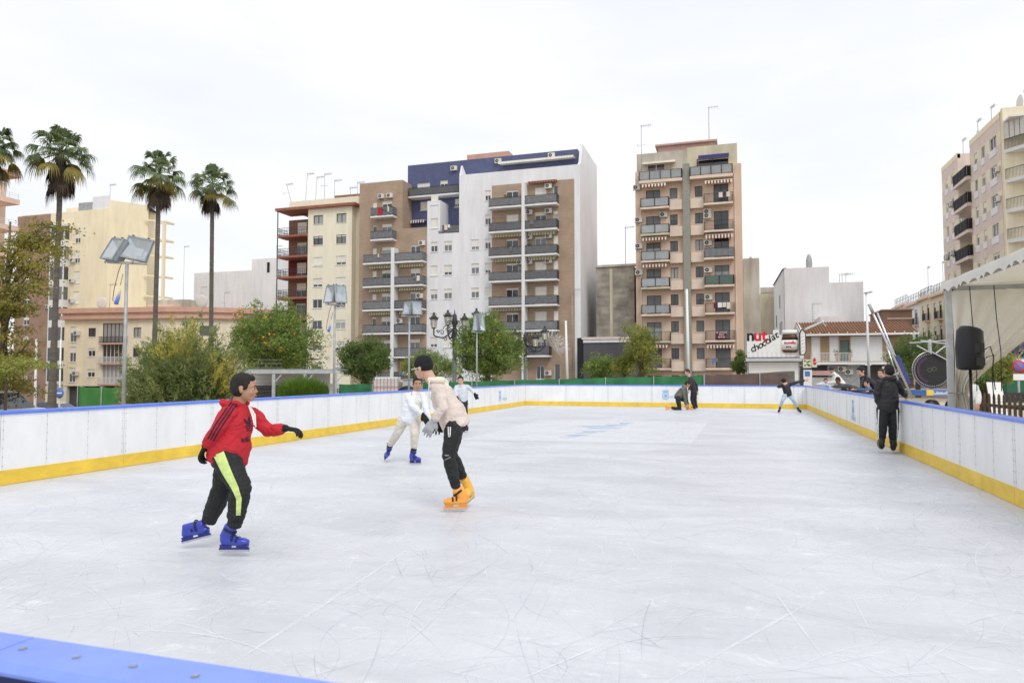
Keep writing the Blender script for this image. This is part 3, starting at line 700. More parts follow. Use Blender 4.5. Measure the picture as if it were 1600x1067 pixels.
def cream():
    F = 78; s = Bld('apartment_block', 'cream block with red trimmed roof and corner balconies on its left', 0, F)
    z0 = s.z(499, 350); st = 2.75
    for k in range(9):
        z = z0-st*k
        for (a, c) in ((488.5, 503.5), (524.5, 540)):
            s.win(s.x(a), s.x(c), z, z+1.15, (0, .2, .9, .7, 0, 0, .4, .4, .4)[k] if a < 500 else (0, .2, .7, 1, .5, .3, .7, .5, .4)[k], 'frame_dark' if k < 2 else 'frame_white')
    of = 2.2
    for k in range(9):
        z = z0-st*k-1.15
        s.win(s.x(463, of), s.x(478, of), z+.1, z+2.1, (1, .2, .7, .5, .1, .5, .5, .5, .5)[k], y=of, sill=False, name='balcony_door')
        x0, x1 = s.x(431.5), s.x(480)
        b = MB(); b.box(x0, x1, 0, of-.003, z-.28, z, M['red_trim']); bo = b.build('balcony', s.o)
        b.__init__(); 
        for (A, C) in (((x0+.06, .06), (x1, .06)), ((x0+.06, .06), (x0+.06, of))):
            for h in (.95, .6, .15): b.bar((*A, z+h), (*C, z+h), .04, .04, M['dark_metal'])
            n = int(math.dist(A, C)/.25)
            for q in range(n+1): t = q/n; b.box(A[0]+(C[0]-A[0])*t-.015, A[0]+(C[0]-A[0])*t+.015, A[1]+(C[1]-A[1])*t-.015, A[1]+(C[1]-A[1])*t+.015, z, z+.95, M['dark_metal'])
        b.build('railing', bo)
        xi = s.x(450, of)
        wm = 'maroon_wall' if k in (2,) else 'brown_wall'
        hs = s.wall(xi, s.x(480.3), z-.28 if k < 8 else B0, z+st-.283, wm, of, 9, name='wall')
    x0, x1, xe = s.x(480), s.x(549), s.x(559)
    zt = s.z(549, 322)
    s.wall(x0, x1, B0, zt, 'cream_wall', 0, 12); s.wall(x1+.002, xe, B0, zt, 'cream_wall', 1.0, 11)
    s.box('cornice', s.x(431.5), s.x(556), -.5, 3, zt, zt+.35, 'red_trim')
    s.box('roof_parapet', s.x(450, 1), s.x(559, 1), 1, 11, zt+.353, zt+1.5, 'cream_wall')
    s.box('corner_post', s.x(431.5)+.003, s.x(431.5)+.1, .003, .1, B0, zt, 'dark_metal')
    s.box('roof_shed', s.x(521, 3), s.x(560, 3), 3, 8, zt+1.5, zt+2.4, 'brown_wall')
    for (px, top, ln) in ((455, 287, -1.0), (475, 272, .3), (491, 277, .2), (505, 272, 0), (521, 282, 0), (548, 293, -.3), (557, 285, 0)):
        s.antenna(s.x(px, 3), zt+1.4, s.z(px, top, 3)-zt-1.4, y=3, kind=(px in (505, 455)), lean=ln)
cream()

def yellow():
    F = 77; s = Bld('apartment_block', 'big yellow block with white glazed bays and a plain yellow flank', 0, F)
    zt = s.z(167, 313)
    xa, xb, xc = s.x(24), s.x(76), s.x(167)
    for k in range(8):
        z = s.z(119, 380)-2.95*k
        s.win(s.x(115), s.x(123.5), z, z+1.75, random.choice((.1, .4, .6, 1)))
        s.win(s.x(77.5), s.x(83), z, z+1.7, .5, leaves=1)
        if k in (1, 3, 2): s.ac(s.x(113.5), z+.1); 
        if k in (0, 1, 3, 6): s.ac(s.x(78), z-.6)
        s.win(s.x(38), s.x(47), z, z+1.3, .4); s.win(s.x(55), s.x(66), z, z+1.3, .4) if 0 else None
    s.wall(xa, xb, B0, s.z(60, 336), 'red_brick', 0, 5); s.wall(xb+.002, xc, B0, zt-1.2, 'yellow_wall', 0, 4)
    # white glazed bay
    bx0, bx1 = s.x(85), s.x(107)
    top = s.z(95, 352)
    b = MB(); b.box(bx0, bx1, -.9, -.003, s.z(95, 600), top, M['frame_white']); bay = b.build('glazed_bay', s.o)
    z = top-.4
    while z > s.z(95, 600)+2:
        b = MB()
        for j in range(3):
            X = bx0+.12+(bx1-bx0-.24)*j/3; b.quad([(X+.06, -.903, z-1.9), (X+(bx1-bx0-.24)/3-.06, -.903, z-1.9), (X+(bx1-bx0-.24)/3-.06, -.903, z), (X+.06, -.903, z)], M['pane'])
        b.quad([(bx1+.003, -.8, z-1.9), (bx1+.003, -.1, z-1.9), (bx1+.003, -.1, z), (bx1+.003, -.8, z)], M['pane'])
        b.build('pane', bay); z -= 2.95
    # attic terrace
    zz = zt-1.2
    s.wall(s.x(30, 3), s.x(75, 3), zz-1, zz+1.0, 'yellow_wall', 3, 6, name='attic'); s.wall(s.x(100, 3), s.x(162, 3), zz-.5, zt+.3, 'yellow_wall', 3, 1.5, name='attic')
    s.box('terrace_screen', s.x(140), s.x(166), .1, .2, zz, zz+1.9, 'white_wall'); s.box('terrace_screen', s.x(118), s.x(140)-.05, .1, .18, zz, zz+1.2, 'galv_dull')
    # flank, angled
    ang = R(90-32.5)
    L = 12.0
    p = Vector((xc, 0, 0)); d = Vector((math.cos(ang), math.sin(ang), 0))
    r = ray(229, 450); q0 = s.p0+p
    # intersect ray with flank line
    den = r.x*d.y-r.y*d.x; t = ((q0.x)*d.y-(q0.y)*d.x)/den; hit = r*t; L = (Vector((hit.x, hit.y, 0))-Vector((q0.x, q0.y, 0))).length
    b = MB(); e = p+d*L; n = Vector((-d.y, d.x, 0))*9
    for z0_, z1_ in ((B0, zt),):
        pts = [p, e, e+n, Vector((p.x+.01, 9, 0))]
        b.quad([(v.x, v.y, z1_) for v in pts], M['yellow_wall'])
        for u, v in zip(pts, pts[1:]+pts[:1]): b.quad([(u.x, u.y, z0_), (v.x, v.y, z0_), (v.x, v.y, z1_), (u.x, u.y, z1_)], M['yellow_wall'])
    b.build('flank_wall', s.o)
    # projecting concrete frames at the far end
    m = M['yellow_wall']
    px, py = e.x, e.y
    k = 0
    for yy in (343, 372, 398, 430, 462):
        D = (s.p0+e-CAM).dot(FW); z = EYE+(HZ-yy)*D/F_PX
        b = MB(); b.bar((px+.02, py-.5, z), (px+2.6, py+.4, z-.25), .25, .22, m); b.bar((px+.02, py+1.8, z), (px+2.6, py+2.2, z-.25), .25, .22, m); b.bar((px+2.55, py+.3, z-.2), (px+2.55, py+2.3, z-.2), .25, .22, m); b.build('concrete_frame', s.o)
    b = MB(); b.box(px+2.45, px+2.8, py+.2, py+.6, s.z(240, 560), EYE+(HZ-345)*100/F_PX, m); b.build('concrete_post', s.o)
    for q in ((122, 311), (193, 314)):
        X = s.x(q[0], 5); s.box('roof_vent', X-.3, X+.3, 5, 5.6, zt, zt+.9, 'galv_dull')
    s.antenna(s.x(168, 5), zt, 4, y=5)
yellow()

def low_corner():
    # ground drops on the left: shopfronts below the first floor line
    F = 70; rz = R(8); p = onY(130, 560, F); s = Bld('corner_building', 'low cream corner building with salmon cornice and glazed balconies', p.x, p.y, rz)
    X = lambda px: s.x(px, 0, 540)
    z1 = s.z(140, 536); st = 2.85
    zr = s.z(160, 499)
    rows = ((512.5, 526), (544, 557), (577, 589))
    for k, (t, bt) in enumerate(rows):
        zt_, zb_ = s.z(145, t), s.z(145, bt)
        s.win(X(137.5), X(149), zb_, zt_, (0, .3, .4)[k], 'frame_dark' if k == 0 else 'frame_white')
        s.win(X(208), X(220), s.z(145, bt)-.1, zt_, 0, 'frame_dark')
        s.win(X(160), X(197), zb_-.9, zt_+.6, 0, 'frame_dark' if k == 0 else 'frame_white', leaves=6, sill=False, name='glazed_balcony')
        s.balcony(X(158), X(199), zb_-.85, .5, 'bars', 'salmon', h=.8, rail='frame_white' if k else 'dark_metal')
        s.win(X(109), X(119), zb_-.7, zt_+.2, .4, leaves=2)
        s.ac(X(121), zb_+.2) if k != 1 else None
        
    x0, xm, x1 = X(100), X(130), X(240)
    zb = s.z(130, 603)
    s.wall(x0, xm, zb, zr, 'yellow_wall', 0, 10); s.wall(xm+.002, x1, zb, zr, 'pale_yellow', -.3 if 0 else 0, 12)
    s.box('shopfront', x0+.3, x1-.3, .6, 10, B0, zb-.003, 'grey_dark_wall')
    for px in (103, 128, 160, 200, 240): s.box('pillar', X(px)-.25, X(px)+.25, .05, .55, B0, zb-.003, 'cream_wall')
    # curved end
    def arcpts(off):
        pts = []; R0 = 17
        for i in range(13):
            a = -math.pi/2+i*R(80)/12; pts.append((x1+R0*math.cos(a)*1+0, R0+R0*math.sin(a)-0+0, a))
        return [(x+off*math.cos(a), y+off*math.sin(a)) for x, y, a in pts]
    def ring(o_in, o_out, z0, z1_, m, name):
        b = MB(); A = arcpts(o_out); C = arcpts(o_in); m = M[m]
        for i in range(12):
            b.quad([(*A[i], z0), (*A[i+1], z0), (*A[i+1], z1_), (*A[i], z1_)], m, True); b.quad([(*A[i], z1_), (*A[i+1], z1_), (*C[i+1], z1_), (*C[i], z1_)], m); b.quad([(*A[i+1], z0), (*A[i], z0), (*C[i], z0), (*C[i+1], z0)], m)
        b.quad([(*A[12], z0), (*C[12], z0), (*C[12], z1_), (*A[12], z1_)], m)
        b.build(name, s.o)
    ring(-10, 0, zb, zr, 'pale_yellow', 'curved_wall')
    ring(-2, .5, zr, zr+.45, 'salmon', 'curved_cornice'); ring(-2, .2, zr+.453, zr+.8, 'pale_salmon', 'curved_cornice'); ring(-2, .7, zr+.803, zr+1.45, 'salmon', 'curved_cornice')
    for i in (3, 6, 9):
        A = arcpts(.02); (ax, ay), (cx, cy) = A[i], A[i+1]
        b = MB(); b.quad([(ax, ay, zr-2.2), (cx, cy, zr-2.2), (cx, cy, zr-.9), (ax, ay, zr-.9)], M['pane']); b.build('window', s.o)
    s.box('cornice', x0-.3, x1, -.5, 1, zr, zr+.45, 'salmon'); s.box('cornice', x0-.2, x1, -.2, 1, zr+.453, zr+.8, 'pale_salmon'); s.box('cornice', x0-.3, x1, -.7, 2, zr+.803, zr+1.45, 'salmon')
    s.box('rooftop_room', X(196), X(255), 5, 9, zr, zr+3.0, 'concrete_old'); s.box('rooftop_wall', X(205), X(245), 3, 5, zr, zr+2.2, 'pale_salmon')
    s.dish(X(284), zr+1.4, y=4, r=.9); s.dish(X(131), zr+1.4, 3, .8)
    s.antenna(X(152), zr+1.3, 3.6, y=2)
low_corner()

def salmon_left():
    p = onY(2, 500, 54); s = Bld('apartment_block', 'salmon coloured block with deep balconies at the far left edge', p.x, 54, 0)
    for k in range(8):
        z = s.z(20, 314)-2.95*(k-1)
        if k: s.win(-7.2, -5.6, z+.1, z+2.1, .5, sill=False, name='balcony_door'); s.win(-10.5, -9.0, z+.8, z+2.1, .5)
        s.box('balcony', -5.5, 0, -.9, 1.6, z-.0, z+.55, 'pale_salmon' if k else 'salmon') 
        if k:
            b = MB(); [b.bar((-4.1, -.5, z+.55+h), (-.1, -.5, z+.55+h), .03, .03, M['frame_white']) for h in (.2, .4, .6)]; [b.bar((-.1, -.5, z+.55+h), (-.1, 1.5, z+.55+h), .03, .03, M['frame_white']) for h in (.2, .4, .6)]; [b.box(-.12, -.08, y_-.02, y_+.02, z+.55, z+1.2, M['frame_white']) for y_ in (-.5, .5, 1.5)]; b.build('railing', s.o)
    s.wall(-16, -4.3, B0, s.z(20, 268), 'pale_salmon', 0, 3.2)
salmon_left()

def plain(name, label, px0, px1, ytop, F, m, z0=B0, depth=10, extra=None, ref=None):
    s = Bld(name, label, 0, F)
    s.wall(s.x(px0), s.x(px1), z0, s.z(ref or px1, ytop), m, 0, depth)
    if extra: extra(s)
    return s
def ex(s):
    s.win(s.x(311), s.x(316), s.z(313, 467), s.z(313, 461), 0, leaves=1); 
    s.wall(s.x(393), s.x(430), 0, s.z(400, 405), 'white_wall', -.02 , 9, name='rooftop_room')
    s.box('doorway', s.x(417), s.x(421), -.06, -.025, s.z(419, 426), s.z(419, 410), 'fabric_dark')
    s.antenna(s.x(322), s.z(322, 480), 3.5, y=-1); s.antenna(s.x(370), s.z(370, 500), 4.5, y=-3, kind=1); s.antenna(s.x(420), s.z(400, 405), 2.5, y=2); s.antenna(s.x(300), 6, s.z(300, 388)-6, y=-2)
    s.win(s.x(394), s.x(400), s.z(397,450), s.z(397,438), .3) if 0 else None
plain('white_building', 'plain white windowless building between the palms and the cream block', 303, 431, 424, 100, 'white_wall', ref=360, extra=ex)
def ex(s):
    s.box('coping', s.x(930.5), s.x(994), -.15, .5, s.z(960, 417), s.z(960, 413.5), 'concrete_old')
    s.box('pale_strip', s.x(953), s.x(957), -.03, -.002, 2, s.z(955, 420), 'concrete_cream'); s.antenna(s.x(972), s.z(972, 414), 5.0, y=3)
plain('party_wall', 'stained grey brick end wall left of the orange tower', 931.5, 991, 416, 79, 'stain_brick', extra=ex)
plain('party_wall', 'weathered grey end wall right of the orange tower', 1161.5, 1187, 403, 79, 'concrete_old', extra=lambda s: s.box('chimney', s.x(1172), s.x(1176), 1, 2, s.z(1174, 403), s.z(1174, 399), 'concrete_old'))
def ex(s):
    s.box('capping', s.x(909), s.x(985), -.2, .3, s.z(950, 530), s.z(950, 526.5), 'pink_wall'); s.box('white_band', s.x(911), s.x(985), -.1, -.002, s.z(950, 535), s.z(950, 530), 'white_wall')
    s.box('side_bay', s.x(901.5), s.x(910.5), -.05, 5, B0, s.z(905, 528), 'fabric_dark')
plain('warehouse', 'low dark grey building with pink edged roof beside the white side wall', 911, 990, 530, 72, 'grey_dark_wall', extra=ex)
def ex(s):
    s.wall(s.x(1296), s.x(1349), B0, s.z(1320, 441), 'white_wall', .02, 12)
    b = MB(); x0 = s.x(1225.5); b.ell((s.x(1269), 3, s.z(1269, 415)+.7), (.4, .4, 1.3), M['galv_dull'], nu=10, nv=6); b.build('vent', s.o)
    Y1 = 18; z1 = s.z(1225, 420)
    b = MB(); x2 = s.x(1209, Y1)
    b.quad([(x0-.04, 0, B0), (x0-.04, 0, z1), (x2, Y1, z1), (x2, Y1, B0)], M['white_wall']); b.quad([(x0-.2, -.1, z1), (x0+.3, -.1, z1+.15), (x2+.3, Y1, z1+.15), (x2-.2, Y1, z1)], M['dark_metal']); b.build('side_wall', s.o)
    for t, zf in ((.35, .45), (.35, .7), (.7, .55), (.2, .45)):
        xx = x0+(x2-x0)*t-.04; yy = Y1*t; xb = x0+(x2-x0)*(t+.08)-.04; yb = Y1*(t+.08); zz = z1*zf
        b = MB(); b.quad([(xx, yy, zz), (xb, yb, zz), (xb, yb, zz+1.8), (xx, yy, zz+1.8)], M['frame_dark']); b.build('window', s.o)
    for px in (1312, 1316, 1322): s.antenna(s.x(px, 4), s.z(1320, 441), 1.6, y=4)
    s.antenna(s.x(1269, -6), 3, s.z(1269, 474, -6)-3, y=-6)
    s.box('annexe', s.x(1273), s.x(1312), -5, -.01, 0, s.z(1290, 494, -5), 'white_wall')
plain('white_building', 'stepped white windowless building behind the tiled roof', 1225.5, 1296, 416.5, 95, 'white_wall', depth=17.9, extra=ex)
plain('old_wall', 'stained off white wall with a creeper between grey wall and white building', 1188, 1212, 457, 114, 'concrete_cream', extra=lambda s: s.box('parapet', s.x(1188), s.x(1210), -.1, .3, s.z(1200, 457), s.z(1200, 463)+1.4, 'concrete_old'))

def tiled():
    F = 82; s = Bld('shop_building', 'two storey tan brick building with brown tiled roof and white balcony', 0, F)
    X = s.x; ze = s.z(1340, 521); zs = s.z(1340, 566)
    for (a, c) in ((1266, 1280), (1294, 1309), (1327, 1377)):
        s.win(X(a), X(c), zs+.15, ze-.3, 1 if a < 1320 else 1, sh='frame_white', leaves=2 if a < 1320 else 4, sill=False, name='balcony_door')
    s.win(X(1311), X(1325), zs+.1, ze-.7, 1, 'rail_green' if 0 else 'frame_dark', 'rail_green', sill=False, name='green_shutter_door', label='green shuttered door')
    s.wall(X(1254), X(1422), zs-.1, ze, 'tan_brick', 0, 9)
    s.box('shopfront', X(1256), X(1420), -.0, 8, B0, zs-.32, 'grey_dark_wall'); s.box('shop_facade', X(1290), X(1340), -.1, -.003, B0, zs-.33, 'galv_dull')
    s.balcony(X(1264), X(1420), zs, 1.2, 'bars', 'slab_white', rail='frame_white', h=1.0, gap=.14, th=.25, plants=4)
    # roof
    b = MB(); x0, x1 = X(1257)-.6, X(1421)+.6; zr = s.z(1340, 503, 5)
    b.quad([(x0, -.8, ze), (x1, -.8, ze), (x1, 5, zr), (x0, 5, zr)], M['roof_tile']); b.quad([(x0, 5, zr), (x1, 5, zr), (x1, 9.5, ze), (x0, 9.5, ze)], M['roof_tile'])
    n = int((x1-x0)/.3)
    for i in range(n): xx = x0+(i+.5)*(x1-x0)/n; b.loft([(xx, -.82, ze+.03), (xx, 5, zr+.03)], [.08, .08], M['roof_tile'], seg=6, cap=0)
    b.build('roof', s.o)
    b = MB(); b.box(x0, x1, -.85, -.65, ze-.22, ze-.02, M['white_paint']); b.build('gutter', s.o)
    b = MB()
    for i in range(0, n, 3): xx = x0+(i+.5)*(x1-x0)/n; b.box(xx-.06, xx+.06, -.88, -.855, ze+.02, ze+.12, M['white_paint'])
    b.build('eave_tile_ends', s.o)
    b = MB(); b.prism([(0, zs+.4), (9, zs+.4), (9, ze), (5, zr), (0, ze+.3)], X(1254)-.4, X(1254)-.02, M['white_wall'], f=lambda x, y, z: (y, x, z)); b.build('side_gable', s.o)
    sg = MB(); sg.box(X(1372), X(1422), -1.05, -.95, zs-1.35, zs-.45, M['ac_white']); so_ = sg.build('shop_sign', s.o)
    text('lettering', 'VAM', 1.05, M['dark_metal'], (X(1385), -1.056, zs-1.25), (R(90), 0, 0), so_, extrude=.004, bold=.02, spacing=1.2)
    s.box('sign_stripe', X(1372), X(1422), -1.0, -.9, zs-1.6, zs-1.48, 'blue_cloth'); s.box('awning_box', X(1262), X(1298), -1.1, -.02, zs-1.4, zs-.9, 'pinkish')
    s.ac(X(1323), zs-1.3); s.ac(X(1312), zs-1.0)
    b = MB()
    for i in range(22): xx = X(1264)+i*(X(1297)-X(1264))/21; b.box(xx-.03, xx+.03, -.9, -.85, B0, zs-1.6, M['frame_white'])
    b.build('security_grille', s.o)
    # brick house behind
    t = Bld('brick_house', 'small red brick house behind the brown tiled roof', 0, 96); t.wall(t.x(1378), t.x(1424), B0, t.z(1400, 485), 'red_brick', 0, 8); t.box('flat_roof', t.x(1376), t.x(1426), -.3, 8.3, t.z(1400, 485)+.003, t.z(1400, 483), 'salmon'); t.box('pale_band', t.x(1385), t.x(1424), -.1, -.003, t.z(1400, 499), t.z(1400, 496.5), 'pale_salmon')
tiled()

def right_block():
    X0 = 26.0; Yf = onX(1472, 300, X0).y; Yc = onX(1566, 300, X0).y
    s = Bld('apartment_block', 'pink and cream striped tower block with black balcony screens at the right edge', X0, Yf, R(-90))
    z1 = 25.6; st = 2.97
    U = lambda px, py=300: s.x(px, 0, py)
    L = U(1566)
    for k in range(9):
        z = z1-st*k
        for (a, c) in ((1477.5, 1481.5), (1486.5, 1490.5), (1523.5, 1528.5), (1535, 1540.5), (1548.5, 1559)):
            s.win(U(a), U(c), z-1.25, z, random.choice((0, .3, .5, .2)), 'frame_white', 'shutter', sill=False)
            s.box('window_panel', U(a)-.05, U(c)+.05, -.06, -.003, z-2.0, z-1.27, 'white_wall')
        a, c = U(1497.5), U(1517)
        s.win(a+1, a+2.8, z-2.05, z-.1, .3, 'frame_dark', y=1.2, sill=False, name='balcony_door')
        s.balcony(a-.2, c+.2, z-2.1, .5, 'black', 'pink_wall', h=1.25, th=.35, y=0)
        if k in (1, 3): s.ac(U(1487), z-.9); 
        if k in (1, 2): s.ac(U(1562), z-1.0)
        if k == 2: s.ac(U(1505), z-.9)
        if k == 3: s.ac(U(1478), z-1.0)
    zt = 27.4; zl = s.z(1472, 264.6)
    segs = ((0, U(1497.5), zt), (U(1497.5)+.002, U(1517), zt), (U(1517)+.002, L, zt))
    for i, (a, c, t) in enumerate(segs):
        if i == 1:
            s.wall(a, c, B0, zt-1.6, 'cream_wall', 1.2, 12)
            continue
        # stripes: pink below windows, cream at windows
        z = t
        bounds = [t]
        s.wall(a, c, z1+.1, t, 'cream_wall' if 0 else 'pink_wall', 0, 13)
        for k in range(9):
            za = z1+.1-st*k; zm = za-1.35; zb_ = za-st
            s.wall(a, c, zm, za, 'pale_yellow', 0, 13); s.wall(a, c, zb_, zm, 'pink_wall', -.004, 13)
        s.wall(a, c, B0, z1+.1-st*9, 'pink_wall', 0, 13)
        s.box('parapet', a, c, -.03, .3, t-.5, t+.12, 'yellow_wall')
    # front face towards the rink, angled balconies
    f = Bld('apartment_block', 'cream corner block with bar railed balconies beyond the marquee at the right edge', X0+.02, Yc-.6, 0)
    f.o.name = 'corner_block'
    for k in range(9):
        z = z1-st*k-2.1
        f.win(2.5, 4.2, z+.1, z+2.1, .6, sill=False, name='balcony_door')
        b = MB(); P = [(.1, 0), (1.3, -1.6), (6, -1.6), (6, -.003), (.1, -.003)]
        b.prism([(x, y) for x, y in P], z-.3, z, M['slab_white'], f=lambda x, y, zz: (x, zz*1.0, y)); 
        b = MB(); i0 = 0
        b.v = [(x, y, z-.35) for x, y in P]+[(x, y, z) for x, y in P]; n = len(P)
        b.f = [tuple(range(n))[::-1], tuple(range(n, 2*n))]+[(j, (j+1) % n, n+(j+1) % n, n+j) for j in range(n)]; b.m = [b.mi(M['slab_white'])]*len(b.f); b.sm = [False]*len(b.f)
        bo = b.build('balcony', f.o)
        b = MB()
        for A, C in ((P[0], P[1]), (P[1], P[2])):
            b.bar((*A, z+1), (*C, z+1), .05, .05, M['dark_metal']); n = int(math.dist(A, C)/.13)
            for q in range(n): t = q/n; xx = A[0]+(C[0]-A[0])*t; yy = A[1]+(C[1]-A[1])*t; b.box(xx-.012, xx+.012, yy-.012, yy+.012, z, z+1, M['dark_metal'])
        b.build('railing', bo)
        if k == 0:
            b = MB()
            for A, C in ((P[0], P[1]), (P[1], P[2])):
                for q in range(4):
                    t0, t1 = q/4+.02, (q+1)/4-.02; a_ = [A[i]+(C[i]-A[i])*t0 for i in (0, 1)]; c_ = [A[i]+(C[i]-A[i])*t1 for i in (0, 1)]
                    b.quad([(*a_, z+1.03), (*c_, z+1.03), (*c_, z+2.7), (*a_, z+2.7)], M['ac_white'])
            b.box(.1, 6, -1.6, -.01, z+2.72, z+2.9, M['slab_white']); b.build('glazed_enclosure', f.o)
    f.wall(0, 12, B0, zt+.3, 'pale_yellow', 0, .55)
    s.dish(U(1545), zt+.8, 3, .9); s.antenna(U(1520), zt+.9, 2.6, 2); s.antenna(U(1500), zt+.5, 3, 2, 1); f.antenna(3, zt+.9, 2.5, 2, 1); s.antenna(U(1478), zt+.4, 2.6, 2)
right_block()

def row_houses():
    spec = ((1398, 1417, 470, 'white_wall', 'white house with roof railing furthest down the street', 26),
            (1417, 1438, 466, 'white_wall', 'white plastered house with one narrow window down the street', 26),
            (1438, 1456, 457, 'pale_yellow', 'cream house with iron balconies down the street', 26),
            (1456, 1476, 451, 'pale_yellow', 'pale house with small balcony touching the striped tower', 26))
    for (a, c, yt, m, lab, X0) in spec:
        Ya = onX(a, 500, X0).y; Yc = onX(c, 500, X0).y
        s = Bld('row_house', lab, X0, Ya, R(-90)); L = Ya-Yc; zt = s.z(c, yt)
        n = 3
        for k in range(n):
            z = zt-3.3-3.1*k
            s.win(L*.18, L*.34, z, z+1.9, .3, 'frame_dark', sill=True, leaves=1); s.win(L*.62, L*.8, z-.3, z+1.9, .2, 'frame_dark', sill=False, name='balcony_door')
            s.balcony(L*.56, L*.86, z-.35, .6, 'bars', 'pale_salmon', h=.95)
        s.wall(0, L, B0, zt, m, 0, 10)
        s.box('cornice', -.2, L, -.4, 0, zt-.6, zt-.3, 'pale_salmon'); s.box('rooftop_room', L*.3, L*.8, 3, 7, zt, zt+1.6, m)
        b = MB(); [b.bar((0, .1, zt+h), (L, .1, zt+h), .04, .04, M['dark_metal']) for h in (.5, 1)]; [b.box(L*q/8-.03, L*q/8+.03, .07, .13, zt, zt+1, M['dark_metal']) for q in range(9)]; b.build('roof_railing', s.o)
        s.antenna(L*.5, zt+1.6, 4, 4)
row_houses()
# ------------------------------------------------------------------ vegetation
leafmat('leaf_orange', (.07,.135,.035), (.36,.45,.11), 1.8)
leafmat('leaf_dark', (.052,.105,.034), (.24,.32,.09), 1.6)
leafmat('leaf_lime', (.16,.20,.04), (.42,.44,.11), 1.0)
leafmat('leaf_autumn', (.16,.16,.035), (.42,.36,.08), .8)
leafmat('leaf_bush', (.12,.175,.06), (.38,.43,.16), 1.2)
leafmat('leaf_yellow', (.42,.40,.07), (.62,.56,.14), 2)
leafmat('leaf_grass', (.08,.16,.015), (.19,.31,.04), 1.5)
leafmat('leaf_palm', (.06,.10,.045), (.23,.29,.12), .9, .3)
leafmat('leaf_palm_old', (.16,.14,.03), (.30,.24,.06), 1.2, .2)
leafmat('leaf_dead', (.035,.025,.018), (.12,.085,.055), 1.4, .1)
mat('bark', (.12,.095,.07), .95, .35, 4, bump=.6, bscale=20, stretch=(1,1,.3))
mat('palm_bark', (.13,.115,.10), .95, .3, 3, bump=.6, bscale=12, stretch=(.6,.6,5))
mat('orange_fruit', (.85,.32,.02), .5, .15, 5)

def leaves(name, pts, size, m, parent, asp=.5, up=.0, dirs=None, jit=.3):
    n = len(pts); P = np.asarray(pts, float)
    d = rng.normal(size=(n, 3)); d[:, 2] += up
    if dirs is not None: d = d*jit+dirs
    d /= np.linalg.norm(d, axis=1)[:, None]+1e-9
    e = np.cross(d, rng.normal(size=(n, 3))); e /= np.linalg.norm(e, axis=1)[:, None]+1e-9
    s = (size*(.6+.8*rng.random(n)))[:, None]
    nn = np.cross(d, e)
    V = np.stack([P-d*s*.5, P+e*s*asp*.5+nn*s*.06, P+d*s*.5, P-e*s*asp*.5+nn*s*.06], 1).reshape(-1, 3)
    me = bpy.data.meshes.new(name); me.vertices.add(4*n); me.vertices.foreach_set('co', V.ravel())
    me.loops.add(4*n); me.loops.foreach_set('vertex_index', np.arange(4*n, dtype=np.int32)); me.polygons.add(n)
    me.polygons.foreach_set('loop_start', np.arange(0, 4*n, 4, dtype=np.int32)); me.polygons.foreach_set('loop_total', np.full(n, 4, dtype=np.int32)) if bpy.app.version < (4, 0) else None
    me.materials.append(M[m]); me.update(calc_edges=True); me.validate()
    return link(name, me, parent)

def crown_pts(c, r, clumps, per, cr, hollow=.55, rough=.25, floor=None):
    out = []; C = []
    for i in range(clumps):
        v = rng.normal(size=3); v /= np.linalg.norm(v); k = (hollow+(1-hollow)*rng.random()**.7)*(1+rng.normal()*rough*.5)
        q = np.array(c)+v*np.array(r)*k
        if floor is not None and q[2] < floor: q[2] = floor+rng.random()*.3
        rad = cr*(.6+.8*rng.random()); w = rng.normal(size=(per, 3)); w /= np.linalg.norm(w, axis=1)[:, None]
        w = w*(rad*(.55+.5*rng.random((per, 1))))*np.array([1, 1, .8]); out.append(q+w); C.append((q, rad))
    return np.concatenate(out), C

def tree(name, label, px, py_top, py_bot, pxw, D, m, trunk_h=None, leaf=.11, clumps=110, per=170, cr=.42, fruit=0, cat='tree', group=None, hollow=.45, lean=0, base=None, m2=None, frac2=.2, shape=1.0, asp=.5, rough=.25, up=0):
    p = at(px, HZ, D); g = gz(p.x, p.y) if base is None else base
    z1 = EYE+(HZ-py_top)*D/F_PX; z0 = EYE+(HZ-py_bot)*D/F_PX; rx = pxw*D/F_PX/2
    t = thing(name, label, cat, (p.x, p.y, g), 0, group)
    c = (0, 0, (z0+z1)/2-g); r = (rx*.86, rx*.86, (z1-z0)/2*.9)
    P, C = crown_pts(c, r, clumps, per, cr, hollow, rough)
    if m2:
        k = rng.random(len(C)) < frac2; mask = np.repeat(k, per)
        leaves('crown', P[~mask], leaf, m, t, asp, up); 
        if mask.any(): leaves('yellowing_leaves', P[mask], leaf, m2, t, asp, up)
    else: leaves('crown', P, leaf, m, t, asp, up)
    b = MB(); h = c[2]; tr = .035*(z1-g)
    b.loft([(lean, 0, -.3), (lean*.7, .05, h*.35), (0, 0, h*.7), (.1, 0, h)], [tr*1.25, tr, tr*.75, tr*.3], M['bark'], seg=10, cap=0)
    for i in range(12):
        q, rad = C[rng.integers(len(C))]; s = Vector((0, 0, h*(.45+.4*rng.random()))); q = Vector(q)
        b.loft([s, s.lerp(q, .5)+Vector((0, 0, .15)), q], [tr*.5, tr*.3, tr*.1], M['bark'], seg=6, cap=0)
    b.build('trunk', t)
    if fruit:
        fm = MB(); fm.ell((0, 0, 0), .05, M['orange_fruit'], nu=8, nv=6); fme = fm.mesh('orange'); cl = [C[i] for i in rng.integers(len(C), size=fruit//3+1)]
        for i in range(fruit):
            q, rad = cl[i % len(cl)]; v = rng.normal(size=3); v[1] -= .8; v /= np.linalg.norm(v)
            link('orange', fme, t, Vector(q+v*rad*1.02))
    return t
OG = 'orange trees along the left and far side'
